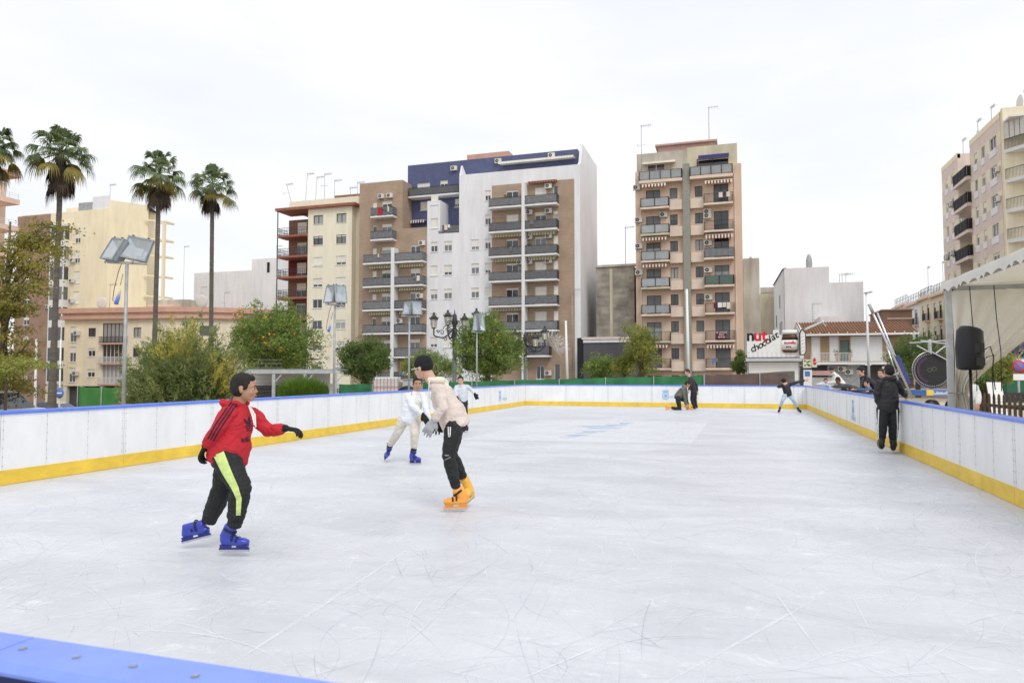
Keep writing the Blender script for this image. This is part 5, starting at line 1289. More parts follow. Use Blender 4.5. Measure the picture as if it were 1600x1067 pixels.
# ------------------------------------------------------------------ chocolate kiosk
def kiosk():
    F = 53; s = Bld('kiosk', 'white chocolate kiosk with a big jar on its roof sign', 0, F); X = s.x; Z = lambda y: s.z(1200, y)
    s.o['category'] = 'kiosk'
    x0, x1 = X(1165.5), X(1254)
    s.wall(x0, X(1247), B0, Z(558), 'galv_dull', 0, 3, name='body'); b = MB(); b.box(X(1168), X(1245), -.06, -.003, Z(600), Z(566), M['white_paint'])
    for i in range(9): zz = Z(600)+.1+i*.18; b.box(X(1168), X(1245), -.068, -.0605, zz, zz+.015, M['joint_grey'])
    b.build('roller_shutter', s.o)
    s.box('ledge', x0-.1, X(1250), -.5, .0, Z(564.5), Z(560), 'galv'); 
    sg = s.box('roof_sign', x0, X(1247), -.25, -.1, Z(558), Z(523.5), 'white_paint')
    def tx(body, size, px, py, m, rot=0, **k): return text('lettering', body, size, M[m], (X(px), -.256, Z(py)), (R(90), -R(rot), 0), sg, extrude=.006, **k)
    mat('ink_black', (.015,.015,.015), .5); mat('ink_red', (.62,.02,.04), .5); mat('choc', (.085,.035,.018), .35, .2, 2)
    k = 50/F_PX
    tx('n', 24*k, 1165, 532, 'ink_black', bold=.035); tx('ut', 24*k, 1176, 532, 'ink_red', bold=.035)
    x_, y_ = 1172.5, 551
    for ch, dx, dy in (('c', 5.2, 2.2), ('h', 6.2, 3.2), ('o', 6, 3.4), ('c', 5.4, 3.2), ('o', 6, 3.4), ('l', 3.4, 2.6), ('a', 6, 3.6), ('t', 5, 3)):
        tx(ch, 15*k, x_, y_, 'ink_black', rot=27, shear=.25, bold=.012); x_ += dx; y_ -= dy
    b = MB()
    for j, yy in enumerate((550.8, 554.2, 557)):
        for i in range(11): a = X(1166)+(X(1246)-X(1166))*i/11; w = (X(1246)-X(1166))/11; b.quad([(a, -.254, Z(yy)), (a+w*.5, -.254, Z(yy+.4)), (a+w*.5, -.254, Z(yy+.9)), (a, -.254, Z(yy+.5))], M['pinkish'])
    b.build('painted_border', sg)
    # jar relief
    cx = X(1232); R0 = 12.5*k; b = MB(); yj = -.27
    def lens(z0, z1, r0, r1, m): b.loft([(cx, yj, z0), (cx, yj, z1)], [(r0, r0*.35), (r1, r1*.35)], m, side=(1,0,0), seg=24, cap=0)
    lens(Z(547), Z(550)+.0, R0*.98, R0*.7, M['choc']) if 0 else None
    lens(Z(551), Z(547), R0*.72, R0*.97, M['choc']); lens(Z(546.99), Z(532), R0*.99, R0*.99, M['white_paint']); lens(Z(531.9), Z(523), R0*.98, R0*.76, M['choc']); lens(Z(522.9), Z(516.5), R0*.9, R0*.86, M['white_paint'])
    jar = b.build('jar_relief', sg)
    y2 = yj-R0*.35-.012
    for body, px, m in (('n', 1222.6, 'ink_black'), ('utella', 1225.9, 'ink_red')): text('lettering', body, 6.4*k, M[m], (X(px), y2, Z(538)), (R(90), 0, 0), jar, extrude=.004, bold=.008)
    b = MB()
    for (px, py, r, m) in ((1227, 542.5, 1.6, 'choc'), (1229.8, 542, 1.4, 'ink_red'), (1232.5, 542.8, 1.5, 'choc'), (1235, 543.4, 1.7, 'awn_cream'), (1237.5, 542, 1.4, 'yellow_wall')):
        b.ell((X(px), y2, Z(py)), (r*k, .03, r*k*.7), M[m], nu=8, nv=6)
    b.build('printed_picture', jar)
    # striped pill sign
    b = MB(); xa, xb = X(1246.5), X(1253.8)
    pl = [(xa, Z(555.5)), (xb, Z(555.5)), (xb+.12, Z(550)), (xb+.1, Z(521)), ((xa+xb)/2, Z(516)), (xa, Z(521))]; b.prism(pl, -.62, -.3, M['ink_black'])
    c0 = (sum(p[0] for p in pl)/6, sum(p[1] for p in pl)/6); b.prism([(c0[0]+(x-c0[0])*.72, c0[1]+(z-c0[1])*.92) for x, z in pl], -.64, -.621, M['white_paint'])
    for i in range(6): z = Z(551)+i*.25; b.quad([(xa+.08, -.645, z), (xb-.0, -.645, z+.13), (xb-.0, -.645, z+.16), (xa+.08, -.645, z+.03)], M['seam'])
    b.build('striped_sign', s.o)
    b = MB(); b.bar((X(1208), .3, Z(520)), (X(1214), .3, Z(520)), .05, .05, M['ink_black']); b.box(X(1207), X(1216), .25, .32, Z(522), Z(515.5), M['white_paint']); b.build('small_lamp', s.o)
    b = MB(); b.bar((X(1256), -.3, Z(516)), (X(1282), -1.2, Z(505.5)), .12, .14, M['white_paint']); b.bar((X(1280), -1.2, Z(507)), (X(1286), -1.2, Z(513)), .12, .1, M['galv_dull']); b.build('folding_arm', s.o)
    # side posters
    for (a, c, y0, y1, m, mm) in ((1251.5, 1264.5, 562, 575, 'awn_cream', 'leaf_grass'), (1265.5, 1273, 558, 574, 'awn_cream', 'ink_red')):
        b = MB(); b.box(X(a), X(c), -.4, -.34, Z(y1), Z(y0), M[m]); rr = random.Random(a)
        for i in range(9): x, z = rr.uniform(X(a)+.08, X(c)-.08), rr.uniform(Z(y1)+.08, Z(y0)-.08); b.ell((x, -.4, z), (.09, .01, .05), M[mm], nu=8, nv=4)
        b.build('menu_board', s.o)
    b = MB(); b.box(X(1252), X(1265), -.4, -.34, Z(604), Z(578), M['white_paint']); b.box(X(1254), X(1262), -.41, -.4005, Z(588), Z(580), M['blue_cloth']); b.build('poster', s.o)
kiosk()

# ------------------------------------------------------------------ marquee
def canvas():
    return mat('canvas', (.84,.83,.79), .75, .06, 1.2, bump=.15, bscale=5)
canvas()
cm = M['canvas']; 
nt = cm.node_tree; bs = nt.nodes['Principled BSDF']; tr = nt.nodes.new('ShaderNodeBsdfTranslucent'); tr.inputs[0].default_value = (.8,.74,.58,1); mxs = nt.nodes.new('ShaderNodeMixShader'); mxs.inputs[0].default_value = .3
nt.links.new(bs.outputs[0], mxs.inputs[1]); nt.links.new(tr.outputs[0], mxs.inputs[2]); nt.links.new(mxs.outputs[0], nt.nodes['Material Output'].inputs[0])
def marquee():
    X0 = 3.85; far = onX(1471, 450, X0).y; t = thing('marquee', 'white canvas marquee with a scalloped edge beside the right barrier', 'marquee', (X0, far, -.05))
    ze = 3.14; W = 5.5; near = 6.0; L = far-near; zr = 4.9
    # local: x right, y negative towards the viewer
    b = MB(); 
    ap = (W/2, -L/2, zr); c = [(0, 0, ze+.12), (W, 0, ze+.12), (W, -L, ze+.12), (0, -L, ze+.12)]
    for i in range(4):
        A, C = Vector(c[i]), Vector(c[(i+1) % 4]); P = Vector(ap); n = 10
        prev = None
        for j in range(n+1):
            s = j/n; row = []
            for q in range(n+1):
                u = q/n; p = A.lerp(C, u).lerp(P, s); p.z -= .22*math.sin(math.pi*s)*(1-s*.3); row.append(tuple(p))
            if prev:
                for q in range(n): b.quad([prev[q], prev[q+1], row[q+1], row[q]], cm, True)
            prev = row
    b.build('roof', t)
    b = MB()
    for A, C in ((Vector(c[0]), Vector(c[3])), (Vector(c[1]), Vector(c[0]))):
        Ln = (C-A).length; ns = int(Ln/.36); k = 6
        d = (C-A)/ns; nrm = Vector((-.03, 0, 0)) if A.x == C.x else Vector((0, .03, 0))
        for i in range(ns):
            for q in range(k):
                u0, u1 = q/k, (q+1)/k; f = lambda u: .22-.075*abs(math.cos(math.pi*u))
                p0, p1 = A+d*(i+u0), A+d*(i+u1); w0 = nrm*(1+math.sin((i+u0)*2)); w1 = nrm*(1+math.sin((i+u1)*2))
                b.quad([p0+w0*.2, p1+w1*.2, p1+w1+Vector((0, 0, -f(u1))), p0+w0+Vector((0, 0, -f(u0)))], cm, True)
    b.build('valance', t)
    for (x, y) in ((.03, -.06), (W, 0), (W, -L)):
        b = MB(); b.box(x, x+.1, y-.1, y, 0, ze+.08, M['galv']); b.box(x+.1003, x+.125, y-.08, y-.02, 0, ze+.05, M['dark_metal']); b.build('post', t)
    b = MB(); b.box(.03, W, -.1, -.02, ze-.03, ze+.05, M['galv_dull']); b.box(.04, .1, -L, -.11, ze-.03, ze+.05, M['galv_dull']); b.build('eave_beam', t)
    # gathered curtain on the far side, tied to the corner post
    b = MB(); n = 60; rows = []
    for j in range(25):
        v = j/24; row = []      # v 0 top, 1 bottom
        z = ze-.05-(ze-.05)*v*1.0
        if z > 1.2: wd = .2+1.0*(z-1.2)**1.25
        else: wd = .2+.34*((1.2-z)/1.2)**.8
        for i in range(n+1):
            u = i/n; x = .12+wd*u; amp = .03+.10*(1-min(1, wd/2.6)); y = -.16-amp*.5*math.sin(u*44+math.sin(v*3)*1.0)-.05*math.sin(u*9+v*4)
            row.append((x, y, z+(.06*math.sin(u*3.14)*v if z > 1 else 0)))
        rows.append(row)
    for r0, r1 in zip(rows, rows[1:]):
        for i in range(n): b.quad([r0[i], r1[i], r1[i+1], r0[i+1]], cm, True)
    b.build('tied_curtain', t)
    b = MB(); b.loft([(.04+.14*math.cos(a)*1.0+.12, -.16+.1*math.sin(a), 1.2) for a in [i*.6 for i in range(12)]], [.012]*12, M['galv_dull'], seg=5, cap=0); b.build('curtain_tie', t)
    # cables hanging
    for px in (1515, 1553):
        b = MB(); x = onY(px, 450, far-.4).x-X0
        b.loft([(x, -.4, ze), (x+.02, -.42, ze-.6), (x+.07, -.42, ze-1.2), (x+.06, -.42, ze-1.9)], [.008]*4, M['black_plastic'], seg=5, cap=0); b.build('cable', t)
    b = MB()
    for x in (.7, 1.9, 2.6, 3.3): b.quad([(x, -.12, ze-.04), (x+.22, -.12, ze-.04), (x+.11, -.12, ze-.22)], M['white_paint'])
    b.build('pennant', t)
marquee()
def speaker():
    D = 10.9; p = at(1518, HZ, D); k = D/F_PX; t = thing('loudspeaker', 'black loudspeaker mounted high on a pole in front of the marquee curtain', 'loudspeaker', (p.x, p.y, 0), PHI+R(12))
    z1, z0 = zt(510, D), zt(579, D); b = MB(); m = M['black_plastic']; h = z1-z0; hw = .205
    # rounded trapezoid in plan; slight taper to top
    b.loft([(-.02, 0, z0+.02), (-.02, 0, z0+.06), (-.02, 0, z0+h*.5), (-.01, 0, z1-.07), (0, 0, z1-.02)], [(hw-.03, .15), (hw, .17), (hw+.012, .175), (hw-.005, .16), (hw-.05, .12)], m, side=(1,0,0), seg=20, cap=.1)
    o = b.build('cabinet', t)
    b = MB(); b.box(-.10, .06, -.195, -.15, z0+.28, z0+.42, mat('speaker_panel', (.035,.035,.037), .6)); b.box(-.02, -.005, -.2, -.1955, z0+.25, z0+.46, M['dark_metal']); b.build('handle', o)
    b = MB(); b.box(-.08, .07, -.19, -.16, z0+.08, z0+.2, M['speaker_panel']); b.build('connector_panel', o)
    b = MB(); b.tube((-.02, 0, 0), (-.02, 0, z0+.03), .026, m, .022, 10); b.build('pole', t)
    for (px, pts) in ((0, [(.16, -.1, z0+.33), (.26, -.1, z0+.38), (.32, -.1, z0+.2), (.28, -.1, z0-.1), (.3, -.1, z0-.5)]), (1, [(.16, -.12, z0+.2), (.30, -.12, z0+.25), (.27, -.12, z0+.02), (.31, -.12, z0-.3)])):
        b = MB(); b.loft(pts, [.008]*len(pts), m, seg=5, cap=0); b.build('cable', t)
speaker()
def picket():
    A = at(1518, 600, 17.5); C = at(1660, 600, 13.2); L = (C-A).length; a = math.atan2(C.y-A.y, C.x-A.x)
    t = thing('picket_fence', 'brown rounded picket fence outside the right barrier', 'fence', (A.x, A.y, -.06), a); n = int(L/.27)
    m = mat('wood_brown', (.10,.065,.045), .8, .3, 6, stretch=(8,8,1))
    for i in range(n):
        x = i*.27; b = MB(); b.prism([(x-.055, 0), (x+.055, 0), (x+.055, 1.02), (x+.035, 1.08), (x, 1.1), (x-.035, 1.08), (x-.055, 1.02)], -.02, .0, m); b.build('picket', t)
    for z in (.35, .82): b = MB(); b.box(-.05, L, .0005, .04, z-.035, z+.035, m); b.build('rail', t)
picket()
A = at(1330, 600, 40); strip('path', 3.4, 40, 14, 44, .006, mat('pale_paving', (.50,.44,.34), .95, .12, .8))
def misc_right():
    # A-frame board
    D = 19; p = at(1552, HZ, D); t = thing('sandwich_board', 'white faced sandwich board behind the picket fence', 'sign', (p.x, p.y, -.05), PHI); z1 = zt(597, D)+.05
    b = MB(); b.quad([(-.22, -.3, .1), (.22, -.3, .1), (.2, 0, z1), (-.2, 0, z1)], M['white_paint']); b.quad([(-.24, -.29, .05), (.24, -.29, .05), (.22, .01, z1+.02), (-.22, .01, z1+.02)], M['wood_brown']); b.build('front_face', t)
    for i, (w, z) in enumerate(((.12, .86), (.14, .78), (.1, .7), (.13, .62), (.14, .54), (.08, .46))):
        f = z; b = MB(); yy = -.3+.3*(z-.1)/(z1-.1)-.004; b.box(-w, w, yy-.002, yy, z, z+.018, M['joint_grey']); b.build('printed_line', t)
    b = MB(); b.quad([(-.24, .35, .05), (.24, .35, .05), (.22, .03, z1), (-.22, .03, z1)], M['wood_brown']); b.build('rear_face', t)
    # no parking sign
    D = 26; p = at(1592, HZ, D); t = thing('parking_sign', 'round purple and red no parking sign on a post at the right edge', 'sign', (p.x, p.y, -.05), PHI); zc = zt(573, D)+.05
    b = MB(); b.tube((0, .03, 0), (0, .03, zc), .04, M['galv_dull']); b.build('post', t)
    b = MB(); b.loft([(0, -.02, zc), (0, .0, zc)], [.24, .24], M['ink_red'], seg=24, cap=0); b.loft([(0, -.026, zc), (0, -.0205, zc)], [.18, .18], M['blue_cloth'], seg=24, cap=0); b.bar((-.14, -.03, zc+.14), (.14, -.03, zc-.14), .006, .05, M['ink_red']); b.build('disc', t)
    b = MB(); b.box(-.22, .22, -.02, 0, zc-.5, zc-.27, M['white_paint']); b.build('plate', t)
    # corner shop with balcony
    F = 48; s = Bld('corner_shop', 'building with a white balcony and graffiti wall seen through the marquee', 0, F); X = lambda px: s.x(px, 0, 540)
    zs = s.z(1590, 527); s.win(X(1590), X(1598), zs+.1, zs+2, .2, sill=False); s.wall(X(1566), X(1680), zs-.3, zs+4, 'pale_salmon', 0, 8)
    s.balcony(X(1584), X(1660), zs, 1.3, 'bars', 'slab_white', rail='frame_white', th=.25)
    s.wall(X(1560), X(1680), -1, s.z(1590, 563), 'galv_dull', 0, 8); b = MB(); rr = random.Random(4); 
    b.box(X(1570), X(1680), -.1, 0, s.z(1590, 561), zs-.32, M['white_paint'])
    cs = [M[c] for c in ('ink_black', 'ink_red', 'blue_cloth', 'awn_cream', 'mesh_green', 'pinkish')]
    for i in range(150): x = rr.uniform(X(1572), X(1606)); z = rr.uniform(s.z(1590, 560), zs-.5); a = rr.uniform(.6, 1.4); b.bar((x, -.106-.0004*i, z), (x+.35*math.cos(a), -.106-.0004*i, z+.35*math.sin(a)), .004, .07, rr.choice(cs))
    b.build('graffiti_panel', s.o); s.box('awning_box', X(1562), X(1600), -1.2, -.05, s.z(1590, 566), s.z(1590, 562), 'white_wall')
    for px in (1553, 1572): s.box('pillar', X(px)-.15, X(px)+.15, -.5, -.2, -1, s.z(1590, 566), 'pale_yellow')
    t = thing('bench', 'dark picnic bench behind the picket fence at the right edge', 'bench', (*at(1588, 600, 24).xy, -.05), PHI); b = MB(); b.box(-.7, .7, -.2, .2, .42, .47, M['iron']); b.build('seat', t)
    for x in (-.5, .5): b = MB(); b.bar((x-.1, -.15, 0), (x+.05, -.1, .95), .05, .05, M['iron']); b.bar((x-.1, .15, 0), (x+.05, .1, .42), .05, .05, M['iron']); b.build('leg', t)
    b = MB(); b.box(-.7, .7, .19, .23, .6, .9, M['iron']); b.build('backrest', t)
    # parked hatchback-ish green board
    D = 34; p = at(1590, HZ, D); t = thing('green_container', 'dark green waste container behind the bench', 'container', (p.x, p.y, -.05), PHI); b = MB(); b.box(-.9, .9, -.5, .5, .15, zt(578, D), mat('container_green', (.02,.11,.06), .6, .1)); b.build('body', t); b = MB(); b.box(-.95, .95, -.55, .55, zt(578, D)+.003, zt(578, D)+.1, M['container_green']); b.build('lid', t)
    for x in (-.7, .7): b = MB(); b.loft([(x, -.4, .08), (x, -.34, .08)], [.08, .08], M['black_plastic'], seg=12, cap=0); b.build('wheel', t)
misc_right()
def trampoline():
    D = 27; p = at(1456, HZ, D); k = D/F_PX; t = thing('bungee_trampoline', 'round black trampoline bed tipped upright in a tubular frame on a blue trailer', 'trampoline', (p.x, p.y, -.05), PHI+R(8))
    zc = zt(578, D)+.05; r = 33*k; fl = .82
    b = MB()
    def ring(r0, r1, y, m, ox=0, oz=0, n=48, flat=fl, a0=0, a1=6.2832):
        for i in range(n):
            u0, u1 = a0+(a1-a0)*i/n, a0+(a1-a0)*(i+1)/n
            b.quad([(ox+r0*math.cos(u0), y, zc+oz+r0*flat*math.sin(u0)), (ox+r1*math.cos(u0), y, zc+oz+r1*flat*math.sin(u0)), (ox+r1*math.cos(u1), y, zc+oz+r1*flat*math.sin(u1)), (ox+r0*math.cos(u1), y, zc+oz+r0*flat*math.sin(u1))], m)
    ring(0, r*.97, 0, M['black_plastic']); bed = b.build('bed', t)
    b = MB(); ring(r*.66, r*.8, -.012, mat('purple_mat', (.07,.035,.075), .7), n=26, a0=1.9, a1=4.4); b.build('purple_crescent', bed)
    b = MB(); dm = mat('faded_print', (.12,.12,.12), .7); ring(r*.09, r*.12, -.014, dm, -r*.12, 0); ring(r*.09, r*.12, -.014, dm, r*.12, r*.05); b.build('printed_mark', bed)
    b = MB(); P = [(r*math.cos(a), -.02, zc+r*fl*math.sin(a)) for a in [i*2*math.pi/40 for i in range(41)]]; b.loft(P, [.035]*41, M['frame_dark'], seg=6, cap=0); b.build('hoop', t)
    b = MB(); P = [(r*1.08*math.cos(a), -.06, zc+r*1.08*fl*math.sin(a)) for a in [R(95)+i*R(175)/24 for i in range(25)]]; b.loft(P, [.012]*25, M['steel'], seg=5, cap=0); b.build('outer_wire', t)
    b = MB()
    for i in range(60): a = i*2*math.pi/60; b.bar((r*.9*math.cos(a), -.03, zc+r*.9*fl*math.sin(a)), (r*.98*math.cos(a), -.03, zc+r*.98*fl*math.sin(a)), .015, .015, M['joint_grey'])
    b.build('springs', t)
    # frame
    b = MB(); m = M['galv']; Q = lambda px, py, y=.1: ((px-1456)*k, y, zt(py, D)+.05)
    b.bar(Q(1457, 530), Q(1457, 620), .09, .09, m); b.build('centre_post', t)
    b = MB()
    for A, C in (((1417, 536), (1478, 532)), ((1437, 532), (1478, 537)), ((1430, 540), (1453, 552)), ((1462, 552), (1478, 540)), ((1455, 550), (1478, 562))): b.bar(Q(*A, -.05), Q(*C, -.1), .04, .04, M['steel'])
    b.build('top_braces', t)
    b = MB(); b.box(*sorted(((1432-1456)*k, (1500-1456)*k)), -.4, .6, zt(618, D)+.05, zt(609, D)+.05, M['blue_cloth']); b.box((1433-1456)*k, (1444-1456)*k, -.41, -.402, zt(617, D)+.05, zt(608.5, D)+.05, M['board_yellow']); tr = b.build('trailer_bed', t)
    b = MB(); rr = random.Random(2)
    for i in range(22): x = (1443-1456)*k+i*.04; b.box(x, x+.022, -.409, -.403, zt(616, D)+.05, zt(616-rr.uniform(2.5, 5.5), D)+.05, M['white_paint'])
    b.build('painted_lettering', tr)
    for x in (-.2, .7): b = MB(); b.loft([(x, -.3, .28), (x, -.1, .28)], [.28, .28], M['black_plastic'], seg=18, cap=0); b.build('wheel', t)
    # leaning silver masts
    D2 = 25; p = at(1410, HZ, D2); t = thing('mast_bundle', 'pair of long silver lattice masts leaning left behind the right barrier', 'mast', (p.x, p.y, -.05), PHI); k2 = D2/F_PX
    Q = lambda px, py, y=0: ((px-1410)*k2, y, zt(py, D2)+.05)
    for (a, c, y, r1) in (((1360, 475), (1425, 622), 0, .045), ((1380, 487), (1431, 622), .3, .04), ((1390, 540), (1416, 622), .15, .03)):
        b = MB(); b.tube(Q(*c, y), Q(*a, y), r1, M['steel'], r1*.8); b.build('mast_tube', t)
    b = MB(); b.tube(Q(1366, 489, -.02), Q(1360, 475, -.02), .06, M['galv_dull']); b.build('mast_tip', t)
    b = MB(); b.bar(Q(1404, 556, .1), Q(1421, 600, .1), .1, .16, mat('navy_pad', (.05,.06,.22), .6)); b.build('blue_pad', t)
    b = MB()
    for i in range(10): u = i/10; A = Vector(Q(1425-45*u, 622-100*u)); C = Vector(Q(1431-38*u, 622-100*u, .3)); b.bar(A, C, .025, .025, M['galv'])
    b.build('rungs', t)
trampoline()

# ------------------------------------------------------------------ vehicles (left street)
def car(name, label, px, py_roof, D, rz, col_, L=4.1, W=1.7, Hh=1.45, van=False, g=None):
    p = at(px, HZ, D); z = zt(py_roof, D)-Hh if g is None else g
    t = thing(name, label, 'van' if van else 'car', (p.x, p.y, z), rz)
    b = MB(); m = mat('paint_'+name+label[:6], col_, .25, .03, spec=.6)
    if van: low = [(-L/2, .35), (L/2, .35), (L/2, .95), (L/2-.15, 1.05), (L/2-1.0, 1.25), (L/2-1.7, Hh-.05), (L/2-1.9, Hh), (-L/2+.1, Hh), (-L/2, Hh-.1)]
    else: low = [(-L/2, .3), (L/2, .3), (L/2, .65), (L/2-.1, .78), (L/2-1.05, .93), (L/2-1.75, Hh-.06), (L/2-2.1, Hh), (-L/2+.9, Hh-.02), (-L/2+.35, .98), (-L/2+.05, .9)]
    n = len(low)
    def prof(inset): return inset
    for k, (y, ins) in enumerate(((-W/2, .0),)): pass
    v = []; 
    for y, tuck in ((-W/2, 1), (-W/2+.12, 0), (W/2-.12, 0), (W/2, 1)):
        for x, zz in low:
            f = 0; zc_ = zz
            yy = y*(1-.13*max(0, (zz-.9)/(Hh-.9)))
            v.append((x*(1-.01*tuck), yy, zc_-(.04 if tuck and zz > 1.2 else 0)))
    b.v = v; mi = b.mi(m); 
    for j in range(3):
        for i in range(n): i2 = (i+1) % n; b.f.append((j*n+i, (j+1)*n+i, (j+1)*n+i2, j*n+i2)); b.m.append(mi); b.sm.append(False)
    b.f.append(tuple(range(n))); b.f.append(tuple(range(4*n-1, 3*n-1, -1))); b.m += [mi, mi]; b.sm += [False, False]
    b.build('body', t)
    gl = mat('car_glass', (.02,.025,.03), .08, .1, spec=.8)
    for s in (-1, 1):
        b = MB(); y = lambda zz: s*(W/2*(1-.13*max(0, (zz-.9)/(Hh-.9)))+.004)
        pts = [(L/2-1.15, 1.0 if not van else 1.28), (L/2-1.8, Hh-.12), (-L/2+(.95 if not van else 2.6), Hh-.12), (-L/2+(.5 if not van else 2.6), 1.02 if not van else 1.28)]
        b.quad([(x, y(zz), zz) for x, zz in (pts if s < 0 else pts[::-1])], gl); b.build('side_window', t)
        b = MB(); b.box(L/2-1.35, L/2-1.2, s*(W/2-.02), s*(W/2+.17), .98, 1.12, M['black_plastic']); b.build('wing_mirror', t)
        b = MB(); b.box(L/2-.12, L/2+.01, s*(W/2-.45), s*(W/2-.1), .62, .75, M['reflector']); b.build('headlight', t)
        for x in (-L/2+.8, L/2-.8):
            b = MB(); b.loft([(x, s*(W/2-.17), .32), (x, s*(W/2+.01), .32)], [.32, .32], M['black_plastic'], seg=18, cap=0); w = b.build('wheel', t); b = MB(); b.loft([(x, s*(W/2+.0), .32), (x, s*(W/2+.02), .32)], [.2, .18], M['galv'], seg=12, cap=0); b.build('rim', w)
    b = MB(); a0, a1 = ((L/2-1.05, .96), (L/2-1.72, Hh-.08)) if not van else ((L/2-1.02, 1.27), (L/2-1.68, Hh-.08)); ww = W/2-.16
    b.quad([(a0[0]+.02, -ww, a0[1]+.02), (a0[0]+.02, ww, a0[1]+.02), (a1[0]+.02, ww*.93, a1[1]+.02), (a1[0]+.02, -ww*.93, a1[1]+.02)], gl); b.build('windscreen', t)
car('parked_van', 'white van with sloping windscreen cut off by the left edge', -22, 611, 24, R(8), (.75,.75,.75), 4.6, 1.8, 1.85, True)
car('parked_car', 'white hatchback parked right of the thickest palm trunk', 98, 628.5, 60, R(12), (.72,.72,.72), 3.6, 1.7, 1.4)
car('parked_car', 'dark blue car parked left of the thickest palm trunk', 62, 628, 57, R(170), (.03,.04,.07), 4.2)
car('parked_car', 'light silver car half hidden by the barrier beside the van', 34, 636.5, 40, R(175), (.6,.62,.63), 4.0)
# ------------------------------------------------------------------ people
mat('skin_light', (.62,.38,.27), .55, .06, 10); mat('skin_tan', (.45,.25,.155), .55, .06, 10); mat('skin_brown', (.20,.10,.06), .55, .06, 10)
mat('hair_black', (.012,.010,.009), .65, .3, 30, bump=.6, bscale=90); mat('hair_brown', (.045,.025,.015), .65, .3, 30, bump=.6, bscale=90)
mat('knit_black', (.014,.014,.016), .9, .2, 40, bump=.7, bscale=130)
mat('hoodie_red', (.52,.022,.035), .85, .1, 8, bump=.3, bscale=60, fold=.4); mat('stripe_maroon', (.055,.012,.03), .85, .1, 8)
mat('trackpants_black', (.016,.017,.018), .7, .2, 8, bump=.25, bscale=50, fold=.5); mat('lime_panel', (.60,.74,.26), .8, .05, 8)
mat('hoodie_beige', (.70,.60,.54), .85, .06, 6, bump=.3, bscale=60, fold=.4); mat('hoodie_cream', (.76,.73,.62), .85, .06, 6)
mat('sweat_white', (.76,.77,.83), .85, .05, 6, bump=.3, bscale=60, fold=.4); mat('pants_cream', (.66,.62,.53), .85, .06, 6, bump=.3, bscale=60, fold=.4); mat('vest_white', (.72,.71,.66), .85, .05, 6)
mat('glove_black', (.012,.012,.013), .85, .2, 20); mat('glove_grey', (.40,.40,.41), .85, .1, 30, bump=.4, bscale=100)
mat('skate_blue', (.035,.055,.42), .3, .12, 8, spec=.6); mat('skate_navy', (.02,.03,.22), .35, .1, 8); mat('skate_orange', (.88,.38,.07), .4, .08, 8); mat('skate_amber', (.85,.47,.07), .4, .1, 8); mat('skate_black', (.02,.02,.022), .4, .1)
mat('jacket_black', (.018,.018,.02), .5, .2, 5, bump=.3, bscale=25, fold=.5); mat('hoodie_olive', (.12,.13,.11), .85, .1, 8); mat('jeans_light', (.42,.54,.64), .85, .12, 10)
mat('sweat_grey', (.60,.63,.68), .85, .06, 8); mat('jacket_grey', (.06,.065,.07), .8, .15, 10); mat('shirt_blue', (.42,.55,.72), .8, .08, 8); mat('jacket_blue', (.08,.14,.26), .7, .2, 6); mat('shirt_white', (.78,.78,.77), .8, .05)
mat('eye_white', (.7,.7,.68), .3, .02); mat('eye_dark', (.02,.012,.01), .2, .1); mat('lip', (.38,.15,.12), .5, .1); mat('red_knit', (.45,.03,.04), .85, .1)

def smoothit(o, vox, sm=2, disp=0, dsz=.12, fac=.5):
    m = o.modifiers.new('remesh', 'REMESH'); m.mode = 'VOXEL'; m.voxel_size = vox; m.use_smooth_shade = True
    if sm: s = o.modifiers.new('smooth', 'SMOOTH'); s.iterations = sm; s.factor = fac
    if disp:
        k = 'folds%.3f' % dsz; tx = bpy.data.textures.get(k) or bpy.data.textures.new(k, 'CLOUDS'); tx.noise_scale = dsz; tx.noise_depth = 2
        d = o.modifiers.new('folds', 'DISPLACE'); d.texture = tx; d.strength = disp; d.mid_level = .5; d.texture_coords = 'LOCAL'
    return o
def V(*a): return Vector(a)
def lerp(a, b, t): return a+(b-a)*t
def hand(b, W, Fd, Nn, s, m, curl=.5, side=1, thumb=True):
    Fd = Fd.normalized(); Nn = (Nn-Fd*Nn.dot(Fd)).normalized(); S = Fd.cross(Nn)*side
    b.loft([W-Fd*.03*s, W, W+Fd*.045*s, W+Fd*.085*s], [(.022*s, .018*s), (.025*s, .018*s), (.038*s, .016*s), (.040*s, .014*s)], m, side=S, seg=12)
    for k, (o, L) in enumerate(((-.030, .052), (-.011, .068), (.010, .074), (.030, .066))):
        p = W+Fd*.085*s+S*o*s; d = (Fd+S*o*3.5).normalized(); P = [p-d*.02*s, p]; a = curl*.35
        for seg, fr in enumerate((.42, .33, .25)):
            a += curl*(.35 if seg == 0 else .6); q = (d*math.cos(a)+Nn*math.sin(a)); P.append(P[-1]+q*L*fr*s)
        b.loft(P, [.0095*s, .0098*s, .0092*s, .0082*s, .0068*s], m, seg=8)
    if thumb:
        p = W+Fd*.02*s+S*.02*s; d = (Fd*.8+S*.75+Nn*.25).normalized(); q = p+d*.04*s; r = q+(Fd+S*.25+Nn*.35).normalized()*.03*s
        b.loft([p, q, r], [.014*s, .012*s, .009*s], m, seg=8)

